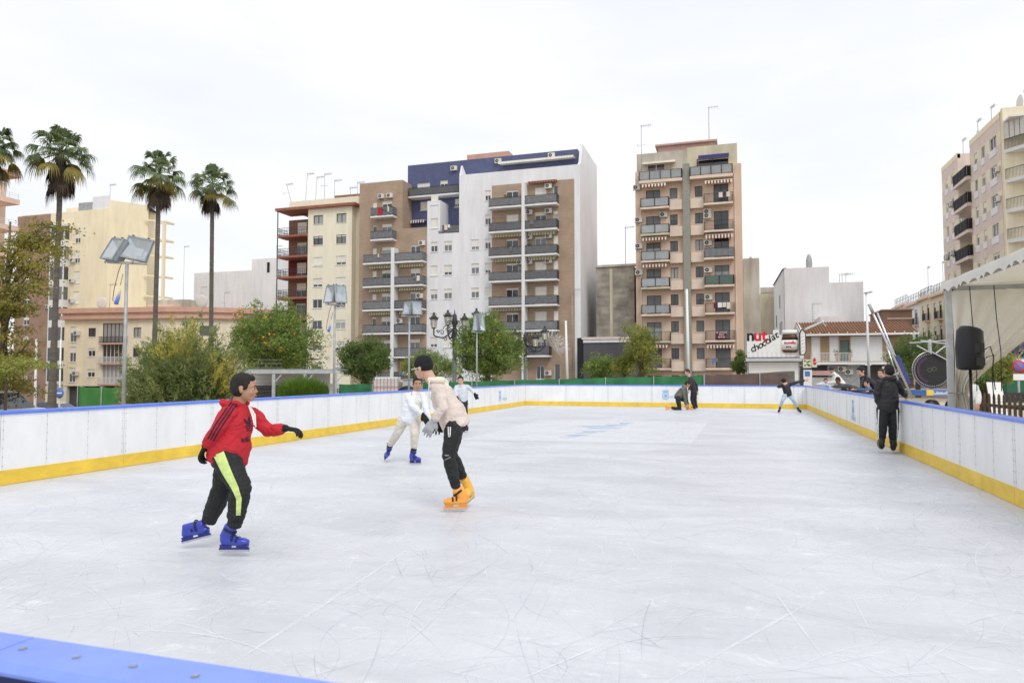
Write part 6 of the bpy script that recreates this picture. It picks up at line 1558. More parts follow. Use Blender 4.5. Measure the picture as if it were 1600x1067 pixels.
def head_mesh(b, c, f, u, s, m):
    """c = centre of the cranium; f forward, u up"""
    f = f.normalized(); u = (u-f*u.dot(f)).normalized(); r = f.cross(u)
    A = (r, f, u); P = lambda x, y, z: c+r*(x*s)+f*(y*s)+u*(z*s)
    b.ell(P(0, -.008, .02), (.073*s, .092*s, .088*s), m, A)
    b.ell(P(0, .022, -.035), (.060*s, .066*s, .070*s), m, A)
    b.ell(P(0, .046, -.082), (.034*s, .036*s, .026*s), m, A)           # chin
    b.ell(P(0, .030, -.060), (.050*s, .050*s, .042*s), m, A)
    for x in (-1, 1):
        b.ell(P(x*.034, .058, -.038), (.024*s, .022*s, .022*s), m, A)  # cheeks
        b.ell(P(x*.027, .074, .012), (.024*s, .014*s, .010*s), m, A)   # brow
        b.loft([P(x*.072, -.004, -.042), P(x*.077, -.010, -.018), P(x*.078, -.014, .006)], [(.008*s, .012*s), (.008*s, .018*s), (.008*s, .016*s)], m, side=r, seg=10)
    b.loft([P(0, .076, .006), P(0, .086, -.018), P(0, .094, -.032)], [(.009*s, .010*s), (.011*s, .011*s), (.017*s, .012*s)], m, side=r, seg=10)
    b.ell(P(0, .080, -.058), (.022*s, .012*s, .010*s), m, A); b.ell(P(0, .076, -.068), (.018*s, .011*s, .007*s), m, A)
    return P, A

def face_bits(o, P, A, s, detail):
    r, f, u = A
    for x in (-1, 1):
        b = MB(); b.ell(P(x*.028, .0715, -.006), (.0145*s, .008*s, .0070*s), M['eye_white'], A, 12, 8); b.ell(P(x*.028, .0768, -.006), (.0065*s, .0045*s, .0062*s), M['eye_dark'], A, 10, 6); b.build('eye', o)
        b = MB(); b.loft([P(x*.012, .088, .012), P(x*.028, .089, .019), P(x*.046, .078, .014)], [.0035*s]*3, M['hair_black'], seg=6); b.build('eyebrow', o)
    b = MB(); b.loft([P(-.019, .082, -.0615), P(-.008, .0925, -.0600), P(.008, .0925, -.0600), P(.019, .082, -.0615)], [.0038*s, .0055*s, .0055*s, .0038*s], M['lip'], seg=8); b.build('lips', o)

def skate(o, heel, toe, ankle, m, s=1, m2=None, buckles=True, bm=None, vox=.007, sole_gap=True, open_m=None):
    """heel/toe: blade contact points; ankle: top of the boot shaft"""
    m2 = m2 or m; t = (toe-heel); L = t.length; t.normalize(); up = (ankle-heel); up = (up-t*up.dot(t)).normalized(); sd = t.cross(up)
    P = lambda x, y, z: heel+t*(x*L)+sd*y+up*z
    b = MB(); i0 = len(b.v); k = b.mi(M[m])
    sc_ = s
    for z0, y0 in ((.052*sc_, .040), (.068*sc_, .046)): pass
    b.loft([P(.10, 0, .085*s), P(.3, 0, .09*s), P(.6, 0, .085*s), P(.82, 0, .085*s), P(.97, 0, .08*s)], [(.034*s, .032*s), (.037*s, .038*s), (.042*s, .037*s), (.044*s, .034*s), (.032*s, .024*s)], M[m], side=sd, seg=16)
    b.loft([P(.2, 0, .08*s), P(.22, 0, .13*s), lerp(P(.22, 0, .13*s), ankle, .6), ankle], [(.036*s, .052*s), (.041*s, .060*s), (.044*s, .056*s), (.050*s, .056*s)], M[m], side=sd, seg=16)
    b.loft([P(.45, 0, .10*s), P(.62, 0, .105*s)], [(.036*s, .04*s), (.034*s, .03*s)], M[m], side=sd, seg=14)
    boot = b.build('skate', o); smoothit(boot, vox, 2)
    b = MB()
    def slab(x0, x1, z0, z1, w0, w1, mm):
        i = len(b.v); kk = b.mi(mm); b.v += [tuple(P(x, y, z)) for x, y, z in ((x0, -w0, z0), (x1, -w0, z0), (x1, w0, z0), (x0, w0, z0), (x0, -w1, z1), (x1, -w1, z1), (x1, w1, z1), (x0, w1, z1))]
        for f_ in ((3,2,1,0),(4,5,6,7),(0,1,5,4),(1,2,6,5),(2,3,7,6),(3,0,4,7)): b.f.append(tuple(i+a for a in f_)); b.m.append(kk); b.sm.append(False)
    if m == 'skate_black': slab(.02, .98, .02*s, .075*s, .022*s, .042*s, M[m2])
    slab(-.03, 1.03, .018*s, .034*s, .007*s, .010*s, M[m2]); slab(.02, .38, .0345*s, .062*s, .012*s, .028*s, M[m2]); slab(.60, .98, .0345*s, .062*s, .012*s, .030*s, M[m2])
    b.build('blade_holder', boot)
    b = MB(); slab(-.04, 1.04, 0.0, .0175*s, .002*s, .002*s, M['steel']); b.build('blade', boot)
    if buckles:
        bm = M[bm or 'ink_black']
        for x, z, w, h, ln in ((.50, .122, .047, .032, .0), (.66, .112, .048, .024, .0)):
            b = MB(); Q = [P(x-.03, w*s*math.cos(a), (z-.012)*s+h*s*math.sin(a)) for a in [R(-25)+i*R(230)/10 for i in range(11)]]; b.loft(Q, [(.009*s, .005*s)]*11, bm, side=t, seg=8, cap=.2); b.build('buckle', boot)
        c = lerp(P(.24, 0, .14*s), ankle, .62); ax = (ankle-P(.2, 0, .13*s)).normalized(); t2 = (t-ax*t.dot(ax)).normalized()
        b = MB(); Q = [c+sd*(.051*s*math.cos(a))+t2*(.064*s*math.sin(a)) for a in [R(-30)+i*R(240)/12 for i in range(13)]]; b.loft(Q, [(.010*s, .004*s)]*13, bm, side=ax, seg=8, cap=.2); b.build('buckle', boot)
    return boot

def project(name, polys, target, dirv, m, parent, off=.004, sub=1):
    """lay flat marks onto a garment: polys are lists of 3-D points, moved along dirv until they touch it"""
    dg = bpy.context.evaluated_depsgraph_get(); ev = target.evaluated_get(dg); bv = BVHTree.FromObject(ev, dg)
    b = MB(); d = dirv.normalized()
    for P in polys:
        Q = []
        for p in P:
            h = bv.ray_cast(p-d*1.0, d)
            Q.append(h[0]-d*off if h[0] is not None else None)
        if all(q is not None for q in Q) and (max(q.dot(d) for q in Q)-min(q.dot(d) for q in Q)) < .09: b.quad(Q, m, True)
    return b.build(name, parent)
def ribbon(pts, w, n=14, dirv=None, ws=None):
    """quads along a polyline of width w in the plane facing dirv"""
    out = []; P = []; T = []
    for i in range(len(pts)-1):
        for k in range(n): P.append(lerp(pts[i], pts[i+1], k/n)); T.append((pts[i+1]-pts[i]).normalized())
    P.append(pts[-1]); T.append(T[-1]); N_ = len(P)
    W = [ (ws[min(len(ws)-1, int(i/(N_-1)*(len(ws)-1)))]*(1-((i/(N_-1)*(len(ws)-1)) % 1))+ws[min(len(ws)-1, int(i/(N_-1)*(len(ws)-1))+1)]*((i/(N_-1)*(len(ws)-1)) % 1)) if ws else w for i in range(N_)]
    S = [t.cross(dirv).normalized() for t in T]
    m = 6
    for i in range(N_-1):
        for j in range(m):
            a, c = -.5+j/m, -.5+(j+1)/m; out.append([P[i]+S[i]*W[i]*a, P[i]+S[i]*W[i]*c, P[i+1]+S[i+1]*W[i+1]*c, P[i+1]+S[i+1]*W[i+1]*a])
    return out

def person(label, foot, D, J, face, s, skin, top, bottom, hair='hair_black', hat=None, cat='person', group=None, near=False, sleeve=1.0, hoodie=True, gloves=(None, None), curl=.5,
           skates=None, pelvis_w=.13, chest=(.155, .105), belly=(.135, .115), leg=1.0, hd=1.0, up=(0, 0, 1), vox=None, base_z=0, hood=None, hood_at=None, palmN=None, collar=None, legs=True, longhair=False, hem_drop=.0, facev=None):
    """J: joints as (px, py, depth offset) or Vectors in world space"""
    g = at(foot[0], HZ, D); root = Vector((g.x, g.y, base_z))
    def W(j): return (at(j[0], j[1], D+j[2]) if not isinstance(j, Vector) else j)-root
    K = {k: W(v) for k, v in J.items()}
    fl = FW.copy(); rt = RT.copy()
    a = R(face[0]); f = (rt*math.sin(a)-fl*math.cos(a))*math.cos(R(face[1]))+UP*math.sin(R(face[1]))   # 0 = to the camera, 90 = to the right of the picture
    f.normalize(); H = K['head']; u = Vector(up)
    vx = vox or (.0065 if near else .011)
    shc = (K['sl']+K['sr'])/2; hpc = (K['hl']+K['hr'])/2; S = (K['sr']-K['sl']); S = S.normalized() if S.length > .05 else rt; Hs = (K['hr']-K['hl']); Hs = Hs.normalized() if Hs.length > .04 else S
    neck = K.get('neck', lerp(shc, H, .35)); tl = (shc-hpc).length
    # body
    b = MB(); m = M[skin]; P, A = head_mesh(b, H, f, u, s*hd, m)
    b.loft([lerp(shc, neck, -.3), neck, lerp(neck, H-f*.01*s, .75)], [(.066*s, .056*s), (.054*s, .053*s), (.053*s, .055*s)], m, side=S, seg=14)
    mids = [lerp(S, Hs, 0), S, S, lerp(S, Hs, .5), Hs, Hs]
    b.loft([lerp(shc, neck, .35), shc, lerp(shc, hpc, .25), lerp(shc, hpc, .6), hpc, hpc-(shc-hpc).normalized()*.06*s], [(.07*s, .05*s), ((K['sr']-K['sl']).length*.5+.02*s if (K['sr']-K['sl']).length > .16 else .12*s, .06*s), (.12*s, .085*s), (.11*s, .085*s), (.12*s, .09*s), (.08*s, .07*s)], m, side=mids, seg=16)
    for q in 'lr':
        b.loft([K['s'+q], K['e'+q], K['w'+q]], [.040*s, .032*s, .022*s], m, seg=10)
        if legs: b.loft([K['h'+q], K['k'+q], K['a'+q]], [.068*s, .048*s, .035*s], m, seg=10)
    nrm = palmN or {}
    for q, g_ in zip('lr', gloves):
        if g_ is None and ('f'+q) in K: hand(b, K['w'+q], K['f'+q]-K['w'+q], nrm.get(q, fl), s, m, curl, 1 if q == 'l' else -1)
        else: d = (K.get('f'+q, K['w'+q])-K['w'+q]); d = d.normalized() if d.length > .01 else V(0, 0, -1); b.loft([K['w'+q], K['w'+q]+d*.07*s], [(.02*s, .014*s), (.024*s, .011*s)], m, seg=8)
    o = b.build('person', None, root); smoothit(o, vx, 2 if near else 2); tag(o, label, cat, group)
    if near: face_bits(o, P, A, s*hd, True)
    else: face_bits(o, P, A, s*hd, True)
    # hair or hat
    b = MB(); hh = s*hd; r_, f_, u_ = A
    if hat:
        b.ell(P(0, -.012, .036), (.083*hh, .101*hh, .088*hh), M[hat], A, 20, 12); b.ell(P(0, -.02, .012), (.082*hh, .097*hh, .065*hh), M[hat], A, 20, 12)
        if hat == 'cap_dark' : pass
        ho = b.build('beanie', o); smoothit(ho, vx, 1)
    else:
        hm = M[hair]
        b.ell(P(0, -.018, .034), (.0785*hh, .095*hh, .084*hh), hm, A, 20, 12); b.ell(P(0, -.034, .0), (.077*hh, .078*hh, .084*hh), hm, A, 20, 12); b.ell(P(0, .036, .072), (.052*hh, .040*hh, .032*hh), hm, A, 16, 10)
        for x in (-1, 1): b.ell(P(x*.066, .018, .012), (.012*hh, .022*hh, .030*hh), hm, A, 10, 8)
        if longhair: b.ell(P(0, -.05, -.05), (.08*hh, .06*hh, .10*hh), hm, A)
        ho = b.build('hair', o); smoothit(ho, vx, 1, .006*s, .02)
    # upper garment
    e = .018*s; b = MB(); m = M[top]; dn = (hpc-shc).normalized(); sw = max((K['sr']-K['sl']).length*.5, .105*s)
    cw, cd = chest; bw, bd = belly
    pts = [lerp(shc, neck, .55), lerp(shc, neck, .12), lerp(shc, hpc, .14), lerp(shc, hpc, .45), lerp(shc, hpc, .78), hpc+dn*(.03+hem_drop)*s, hpc+dn*(.055+hem_drop)*s]
    bd_off = K.get('bellypt')
    if bd_off is not None: pts[4] = lerp(pts[4], bd_off, .8); pts[3] = lerp(pts[3], bd_off, .3)
    rad = [(.062*s, .056*s), (sw*.78, .07*s), (max(sw*.98, cw*s*.92), cd*s*.92), (cw*s, cd*s), (bw*s*1.03, bd*s*1.04), (bw*s*1.05, bd*s*1.03), (bw*s*.93, bd*s*.93)]
    sds = [S, S, S, lerp(S, Hs, .4), lerp(S, Hs, .8), Hs, Hs]
    b.loft(pts, rad, m, side=sds, seg=22, cap=.15)
    for q in 'lr':
        sh, el, wr = K['s'+q], K['e'+q], K['w'+q]; k = sleeve; wd = (wr-el).normalized()
        inn = lerp(sh, shc, .3)
        b.loft([inn, sh, lerp(sh, el, .5), el, lerp(el, wr, .5), lerp(el, wr, .85)], [.055*s*k, .060*s*k, .056*s*k, .050*s*k, .047*s*k, .044*s*k], m, seg=14)
        b.loft([lerp(el, wr, .86), lerp(el, wr, 1.0)], [.036*s*k, .034*s*k], m, seg=14, cap=.2)
    if hoodie or hood:
        hp = K.get('hood', neck-f*.055*s+V(0, 0, -.005)); 
        back = (hp-neck); 
        if not hood:
            b.loft([neck+S*.07*s+f*.03*s-UP*.005, hp+S*.075*s-UP*.01, hp-f*.02*s-UP*.03*s, hp-S*.075*s-UP*.01, neck-S*.07*s+f*.03*s-UP*.005], [.026*s, .034*s, .042*s, .034*s, .026*s], m, seg=12)
            b.loft([neck+S*.06*s+f*.02*s, neck+f*.072*s-UP*.03*s, neck-S*.06*s+f*.02*s], [.026*s, .020*s, .026*s], m, seg=10)
    up_o = b.build('hoodie' if hoodie else 'jacket', o); smoothit(up_o, vx*1.05, 3, .026*s, .075)
    if hood:
        b = MB(); b.loft([neck+S*.07*s+f*.03*s, hp+S*.075*s, hp-f*.03*s-UP*.03*s, hp-S*.075*s, neck-S*.07*s+f*.03*s], [.026*s, .034*s, .040*s, .034*s, .026*s], M[hood], seg=12); b.loft([hp, hp-f*.05*s-UP*.06*s], [(.07*s, .03*s), (.04*s, .025*s)], M[hood], side=S, seg=12); ho2 = b.build('hood', o); smoothit(ho2, vx, 2, .01*s, .06)
    if collar: b = MB(); b.loft([neck-UP*.03*s, neck+UP*.015*s], [(.066*s, .062*s), (.058*s, .056*s)], M[collar], side=S, seg=18, cap=.1); b.build('collar', o)
    # trousers
    if legs:
        b = MB(); m = M[bottom]; k = leg; D2 = (K['kl']+K['kr'])/2
        b.loft([hpc-dn*.06*s, hpc+dn*.02*s, hpc+dn*.09*s], [(bw*s*.93, bd*s*.9), (.128*s*1.02*k, .108*s*k), (.10*s*k, .09*s*k)], m, side=Hs, seg=20, cap=.2)
        for q in 'lr':
            h, kn, an = K['h'+q], K['k'+q], K['a'+q]; c = lerp(h, hpc, .15)
            b.loft([c-dn*.02, h+(kn-h)*.15, lerp(h, kn, .5), kn, lerp(kn, an, .4), lerp(kn, an, .78)], [.078*s*k, .090*s*k, .080*s*k, .066*s*k, .062*s*k, .054*s*k], m, seg=16)
            b.loft([lerp(kn, an, .8), lerp(kn, an, .98)], [.050*s*k, .044*s*k], m, seg=16, cap=.2)
        tr = b.build('trousers', o); smoothit(tr, vx*1.05, 2, .026*s, .06)
    else: tr = None
    for q, g_ in zip('lr', gloves):
        if g_:
            b = MB(); d = K['f'+q]-K['w'+q]; b.loft([K['w'+q]-d.normalized()*.015*s, K['w'+q]+d.normalized()*.02*s], [.034*s, .032*s], M[g_], seg=12, cap=.2)
            hand(b, K['w'+q], d, nrm.get(q, fl), s*1.22, M[g_], curl, 1 if q == 'l' else -1); gl = b.build('glove', o); smoothit(gl, min(vx, .0062*max(1, s)), 1)
    if skates:
        for q, sp in zip('lr', skates):
            hl, to = W(sp['heel']), W(sp['toe']); ank = K['a'+q] if 'top' not in sp else W(sp['top'])
            skate(o, hl, to, ank, sp['m'], sp.get('s', s), sp.get('m2'), buckles=sp.get('b', True), bm=sp.get('bm'), vox=vx)
    return o, K, P, A, up_o, tr, root

# 1. boy in the red hoodie ------------------------------------------------
D1 = EYE*F_PX/(862-HZ)
o, K, P, A, up_, tr, root = person('boy in a red hooded sweatshirt and black trousers with lime side panel, on blue skates', (358, 862), D1,
  dict(head=(382, 605, -.02), neck=(373, 630, 0), sl=(392, 645, .13), sr=(357, 645, -.12), el=(420, 673, .16), wl=(445, 669, .10), fl=(466, 672, .08), er=(337, 673, -.17), wr=(322, 695, -.10), fr=(312, 715, -.07),
       hl=(360, 712, .09), hr=(352, 713, -.07), kl=(347, 765, .12), al=(325, 816, .16), kr=(377, 764, -.13), ar=(366, 822, -.08), bellypt=(361, 690, 0), hood=(357, 627, 0)),
  (100, -4), 1.0, 'skin_tan', 'hoodie_red', 'trackpants_black', near=True, gloves=('glove_black', 'glove_black'), curl=.8, chest=(.15, .14), belly=(.155, .165), leg=1.3, sleeve=1.12, hd=1.06, hem_drop=.005, facev=None, palmN={'l': V(0, 0, -1), 'r': RT*1.0},
  skates=({'heel': (286, 849, .16), 'toe': (329, 838, .16), 'm': 'skate_blue', 'm2': 'skate_navy', 's': .86, 'top': (318, 820, .16)}, {'heel': (344, 861.5, -.08), 'toe': (388, 861.5, -.1), 'm': 'skate_blue', 'm2': 'skate_navy', 's': .95, 'top': (361, 822, -.08)}))
vd = ray(362, 700).normalized()
def J1(px, py, dy=0): return at(px, py, D1+dy)-root
# lime panel on the outer side of the near leg
project('lime_panel', ribbon([J1(342, 708), J1(354, 735), J1(367, 760), J1(373, 776), J1(372, 802)], .05, 24, vd, ws=[.085, .075, .06, .045, .04, .034]), tr, vd, M['lime_panel'], o, .004)
for k in (-1, 0, 1):
    dx = k*4.2
    project('sleeve_stripe', ribbon([J1(366+dx, 630+dx*.35), J1(353+dx, 650+dx*.45), J1(341+dx, 668+dx*.5), J1(330+dx, 688+dx*.4)], .013, 12, vd), up_, vd, M['stripe_maroon'], o, .004)
# leaf emblem with three bars and the letters below it
em = []
c0 = (389, 664)
def E(u, v): return J1(c0[0]+u, c0[1]+v)
for (cx, ang, ln, w) in ((-2.2, -38, 13, 5.2), (1.2, 0, 15, 5.0), (4.6, 36, 12, 5)):
    a = R(ang); rows = []
    for i in range(9):
        s_ = i/8; wd = w*math.sin(math.pi*(.12+.88*s_))**.8/2*(1-.2*s_); x, y = cx*.4+math.sin(a)*ln*s_, -math.cos(a)*ln*s_; rows.append(((x-math.cos(a)*wd, y-math.sin(a)*wd), (x+math.cos(a)*wd, y+math.sin(a)*wd)))
    for r0, r1 in zip(rows, rows[1:]): em.append([E(*r0[0]), E(*r0[1]), E(*r1[1]), E(*r1[0])])
for j, (w0, w1) in enumerate(((-6, 7), (-5.4, 7), (-4, 6.2))):
    y = 1.2+j*3.3; n = 6
    for i in range(n): a_, c_ = w0+(w1-w0)*i/n, w0+(w1-w0)*(i+1)/n; em.append([E(a_, y), E(c_, y), E(c_, y+1.7), E(a_, y+1.7)])
project('leaf_emblem', em, up_, vd, M['stripe_maroon'], o, .004)
def letters(body, px0, py0, h, wfac=1.0):
    cu = bpy.data.curves.new('t', 'FONT'); cu.body = body; cu.size = 1; cu.offset = .03; cu.resolution_u = 3; t = bpy.data.objects.new('t', cu); col.objects.link(t); dg = bpy.context.evaluated_depsgraph_get(); me = bpy.data.meshes.new_from_object(t.evaluated_get(dg)); bpy.data.objects.remove(t)
    return [[J1(px0+me.vertices[i].co.x*h*wfac, py0-me.vertices[i].co.y*h) for i in pl.vertices] for pl in me.polygons]
project('lettering', letters('adid', 376.5, 690, 11.5, .95), up_, vd, M['stripe_maroon'], o, .004)
b = MB(); m = M['vest_white']
b.loft([K['neck']+J1(390, 636, -.03)*0+V(0,0,0)+(J1(391, 637, -.10)-K['neck']), ], [.01], m) if 0 else None
for pts in ([(389, 634, -.06), (395, 650, -.13), (397.5, 664, -.17)], [(391, 636, .02), (398, 648, -.06), (399.5, 667, -.13)]):
    b = MB(); b.loft([J1(*p) for p in pts], [.008, .009, .006], m, seg=8); b.build('drawstring', o)

# 2. boy in the white sweatshirt -------------------------------------------
D2_ = EYE*F_PX/(723-HZ)
o2 = person('boy in a white sweatshirt and cream trousers skating towards the viewer on blue skates', (648, 723), D2_,
  dict(head=(652.5, 599, 0), neck=(650, 612.5, .02), sl=(660, 617, .03), sr=(638, 617, 0), el=(665, 636, -.06), wl=(670.5, 657, -.12), fl=(674, 668, -.14), er=(644, 633, -.12), wr=(660, 647, -.2), fr=(666, 657, -.24),
       hl=(648, 655, .04), hr=(631, 654, .04), kl=(648.5, 678, -.06), al=(646.5, 701, .0), kr=(622, 675, .1), ar=(609, 696, .3)),
  (12, -4), 1.03, 'skin_tan', 'sweat_white', 'pants_cream', near=True, vox=.008, gloves=('glove_black', 'glove_black'), curl=.5, hoodie=False, leg=1.08, sleeve=1.05, chest=(.15, .12), belly=(.15, .13), collar='shirt_white',
  skates=({'heel': (641, 724.5, .05), 'toe': (657, 724.5, -.10), 'm': 'skate_blue', 'm2': 'skate_navy', 's': .95, 'top': (646.5, 702, 0)}, {'heel': (604, 716, .42), 'toe': (600.5, 719.5, .16), 'm': 'skate_blue', 'm2': 'skate_navy', 's': .9, 'top': (609, 698, .3)}))
ob = o2[0]; vd = ray(650, 640).normalized(); root2 = o2[6]; J2 = lambda px, py, dy=0: at(px, py, D2_+dy)-root2
project('front_panel', ribbon([J2(653.5, 615), J2(655, 630), J2(655, 646)], .1, 10, vd, ws=[.06, .11, .13]), o2[4], vd, M['vest_white'], ob, .004)
for (a_, z_) in (('a', 1),):
    pass
for q, top_ in (('l', (646.8, 704, -.0)), ('r', (608.3, 699.5, .3))):
    b = MB(); A0 = o2[1]['a'+q]; b.loft([A0+V(0, 0, .045), A0-V(0, 0, .03)], [.047, .052], M['trackpants_black'], seg=14, cap=.2); b.build('sock', ob)

# 3. teenager in the beige hoodie ------------------------------------------
D3 = EYE*F_PX/(797-HZ)
o3, K3, P3, A3, up3, tr3, root3 = person('teenager in a beige hooded sweatshirt, black beanie and black trousers, turned away on orange skates', (712, 797), D3,
  dict(head=(661, 574, .02), neck=(673, 592, .02), sl=(687, 608, -.15), sr=(683, 605, .16), el=(692, 637, -.22), wl=(679, 655, -.2), fl=(667, 676, -.2), er=(692, 636, .24), wr=(688, 650, .12), fr=(686, 661, .08),
       hl=(710, 662, -.10), hr=(713, 660, .10), kl=(701, 712, -.12), al=(713, 763, -.03), kr=(704, 708, .12), ar=(724, 746, .18), bellypt=(703, 640, 0), hood=(691, 594, .02)),
  (-118, -8), 1.13, 'skin_light', 'hoodie_beige', 'trackpants_black', hat='knit_black', near=True, gloves=('glove_grey', 'glove_black'), curl=.35, chest=(.15, .125), belly=(.145, .135), leg=1.0, sleeve=1.02, hd=.98, up=(-.25, 0, 1), palmN={'l': FW*1.0, 'r': FW*1.0}, hood='hoodie_cream',
  skates=({'heel': (730, 796, -.02), 'toe': (694, 797, -.05), 'm': 'skate_orange', 's': 1.12, 'top': (714, 764, -.03)}, {'heel': (741.5, 777, .3), 'toe': (728, 789, .08), 'm': 'skate_amber', 'm2': 'skate_amber', 's': 1.1, 'top': (725, 748, .2), 'b': False}))
vd = ray(700, 680).normalized(); J3 = lambda px, py, dy=0: at(px, py, D3+dy)-root3
project('pocket_trim', ribbon([J3(700.3, 667), J3(700.8, 680)], .012, 10, vd)+ribbon([J3(703.6, 667), J3(703.2, 680)], .012, 10, vd)+ribbon([J3(700.3, 681.5), J3(703.6, 681.5)], .012, 8, vd), tr3, vd, M['shirt_white'], o3, .004)
project('knee_trim', ribbon([J3(690, 720), J3(704, 713)], .009, 10, vd)+ribbon([J3(695, 710.6), J3(701.5, 710.3)], .012, 8, vd), tr3, vd, M['seam'], o3, .004)
b = MB(); H3 = K3['head']; 
Q = [P3(-.078, -.01, -.004), P3(-.076, .05, -.004), P3(-.066, .088, -.006)]; b.loft([q for q in Q], [.004]*3, M['frame_white'], seg=6); b.loft([P3(-.06, .10, -.004), P3(-.03, .105, -.006), P3(0, .10, .0), P3(.03, .105, -.006), P3(.06, .1, -.004)], [.004]*5, M['frame_white'], seg=6); b.build('glasses', o3)
b = MB(); b.loft([J3(671, 594, -.1), J3(670, 606, -.13), J3(670.5, 622, -.13)], [.006, .006, .005], M['hoodie_cream'], seg=6); b.build('drawstring', o3)

# 4. far boy in pale grey ---------------------------------------------------
D4 = 18.0
person('boy in a pale grey sweatshirt further back, partly behind the beige hooded teenager', (722, 672), D4,
  dict(head=(719.5, 594, 0), neck=(720.5, 601.5, 0), sl=(730, 604, .02), sr=(713.5, 605, 0), el=(737, 609, .05), wl=(741.5, 615, 0), fl=(743.5, 619, 0), er=(712, 612, -.1), wr=(714, 620, -.15), fr=(715, 625, -.15),
       hl=(726, 624, .05), hr=(719.5, 624, 0), kl=(727, 642, -.05), al=(728, 661, .1), kr=(719, 643, -.1), ar=(719, 663, 0)),
  (5, -5), 1.0, 'skin_light', 'sweat_grey', 'trackpants_black', gloves=('glove_black', 'glove_black'), leg=.95, sleeve=1.05,
  skates=({'heel': (728, 673, .1), 'toe': (730, 674, -.14), 'm': 'skate_black', 's': .95}, {'heel': (719, 674, .1), 'toe': (717.5, 675, -.14), 'm': 'skate_black', 's': .95}))

# 5/6. pair at the far barrier ----------------------------------------------
D5 = 29.0
person('person kneeling on the ice in a grey green hoodie, black trousers and orange skates', (1060, 640), D5,
  dict(head=(1074.5, 600, -.05), neck=(1070, 604.5, 0), sl=(1071, 607.5, .14), sr=(1066, 607.5, -.15), el=(1073, 620, .14), wl=(1073.5, 631, .05), fl=(1075, 636, 0), er=(1070, 621, -.2), wr=(1071.5, 632, -.2), fr=(1073, 637, -.2),
       hl=(1059.5, 620, .1), hr=(1059, 620, -.12), kl=(1073, 627, .1), al=(1074, 634.5, .12), kr=(1062, 639.5, -.12), ar=(1049, 637, -.1)),
  (85, -40), 1.2, 'skin_tan', 'hoodie_olive', 'trackpants_black', leg=1.05, sleeve=1.05, chest=(.16, .13), belly=(.15, .13),
  skates=({'heel': (1072, 641, .12), 'toe': (1083, 641, .05), 'm': 'skate_orange', 's': 1.05, 'b': False, 'top': (1074, 634.5, .12)}, {'heel': (1039, 633.5, -.1), 'toe': (1040.5, 642.5, -.1), 'm': 'skate_orange', 's': 1.0, 'b': False, 'top': (1047, 636.5, -.1)}))
D6 = 29.8
person('person in a black jacket standing over the kneeling skater', (1085, 638), D6,
  dict(head=(1073.5, 581, 0), neck=(1076, 586.5, 0), sl=(1078, 591, -.15), sr=(1079.5, 590.5, .15), el=(1080, 601, -.25), wl=(1076, 609, -.25), fl=(1075, 613, -.25), er=(1088, 601, .2), wr=(1089.5, 611, .15), fr=(1090, 616, .15),
       hl=(1083, 611, -.1), hr=(1085, 611, .1), kl=(1081, 624, -.1), al=(1084.5, 635, -.08), kr=(1086, 624, .1), ar=(1087, 635, .15)),
  (-85, -18), 1.15, 'skin_light', 'jacket_black', 'trackpants_black', hair='hair_brown', hoodie=False, sleeve=1.05, skates=({'heel': (1087, 639.5, -.08), 'toe': (1079, 639.5, -.08), 'm': 'skate_black', 's': 1.0, 'b': False}, {'heel': (1090, 638, .15), 'toe': (1083, 638, .15), 'm': 'skate_black', 's': 1.0, 'b': False}))
# 7. skater with outstretched arm
D7 = 27.0
person('skater in a black jacket and light jeans with one arm flung out', (1231, 645), D7,
  dict(head=(1224.5, 596.5, -.1), neck=(1226, 599.5, 0), sl=(1233, 601, .05), sr=(1222, 603, -.05), el=(1246, 597, 0), wl=(1257, 594.5, 0), fl=(1262, 593.5, 0), er=(1216.5, 604, -.35), wr=(1224, 600.5, -.4), fr=(1228, 599, -.4),
       hl=(1233.5, 616, .05), hr=(1228, 616, 0), kl=(1240, 626, -.05), al=(1246, 636, 0), kr=(1222.5, 626, -.1), ar=(1219, 636, 0), bellypt=(1230, 610, 0)),
  (-20, -30), 1.12, 'skin_light', 'jacket_black', 'jeans_light', hat='knit_black', hoodie=False, leg=.92, sleeve=1.05, curl=.2, belly=(.14, .12),
  skates=({'heel': (1248, 643, .1), 'toe': (1252, 645, -.2), 'm': 'skate_black', 's': 1.05, 'b': False}, {'heel': (1218, 642, .1), 'toe': (1216.5, 645, -.2), 'm': 'skate_black', 's': 1.05, 'b': False}))
# 8. person with back to us by the right barrier
D8 = EYE*F_PX/(706-HZ)
o8 = person('boy seen from behind in a black quilted jacket, leaning on the right barrier', (1386, 706), D8,
  dict(head=(1389, 580, .05), neck=(1388.5, 590.5, .03), sl=(1374, 598, 0), sr=(1402.5, 598, 0), el=(1370, 615, -.02), wl=(1372.5, 631, .05), fl=(1374, 638, .15), er=(1409, 612, .02), wr=(1415, 618.5, .18), fr=(1420, 619.5, .28),
       hl=(1380, 636, 0), hr=(1394.5, 636, 0), kl=(1378.5, 668, -.03), al=(1377, 689, .0), kr=(1396, 668, -.03), ar=(1395.5, 690, .0)),
  (172, -8), 1.13, 'skin_tan', 'jacket_black', 'trackpants_black', near=True, vox=.009, hoodie=True, leg=1.18, sleeve=1.08, chest=(.165, .12), belly=(.165, .125), hd=1.0, collar='red_knit', hem_drop=.03,
  skates=({'heel': (1377, 703.5, -.12), 'toe': (1373.5, 700, .16), 'm': 'skate_black', 's': 1.35, 'b': False}, {'heel': (1396, 706, -.12), 'toe': (1398, 702, .16), 'm': 'skate_black', 's': 1.35, 'b': False}))
ob = o8[0]; r8 = o8[6]; J8 = lambda px, py, dy=0: at(px, py, D8+dy)-r8; vd = ray(1388, 650).normalized()
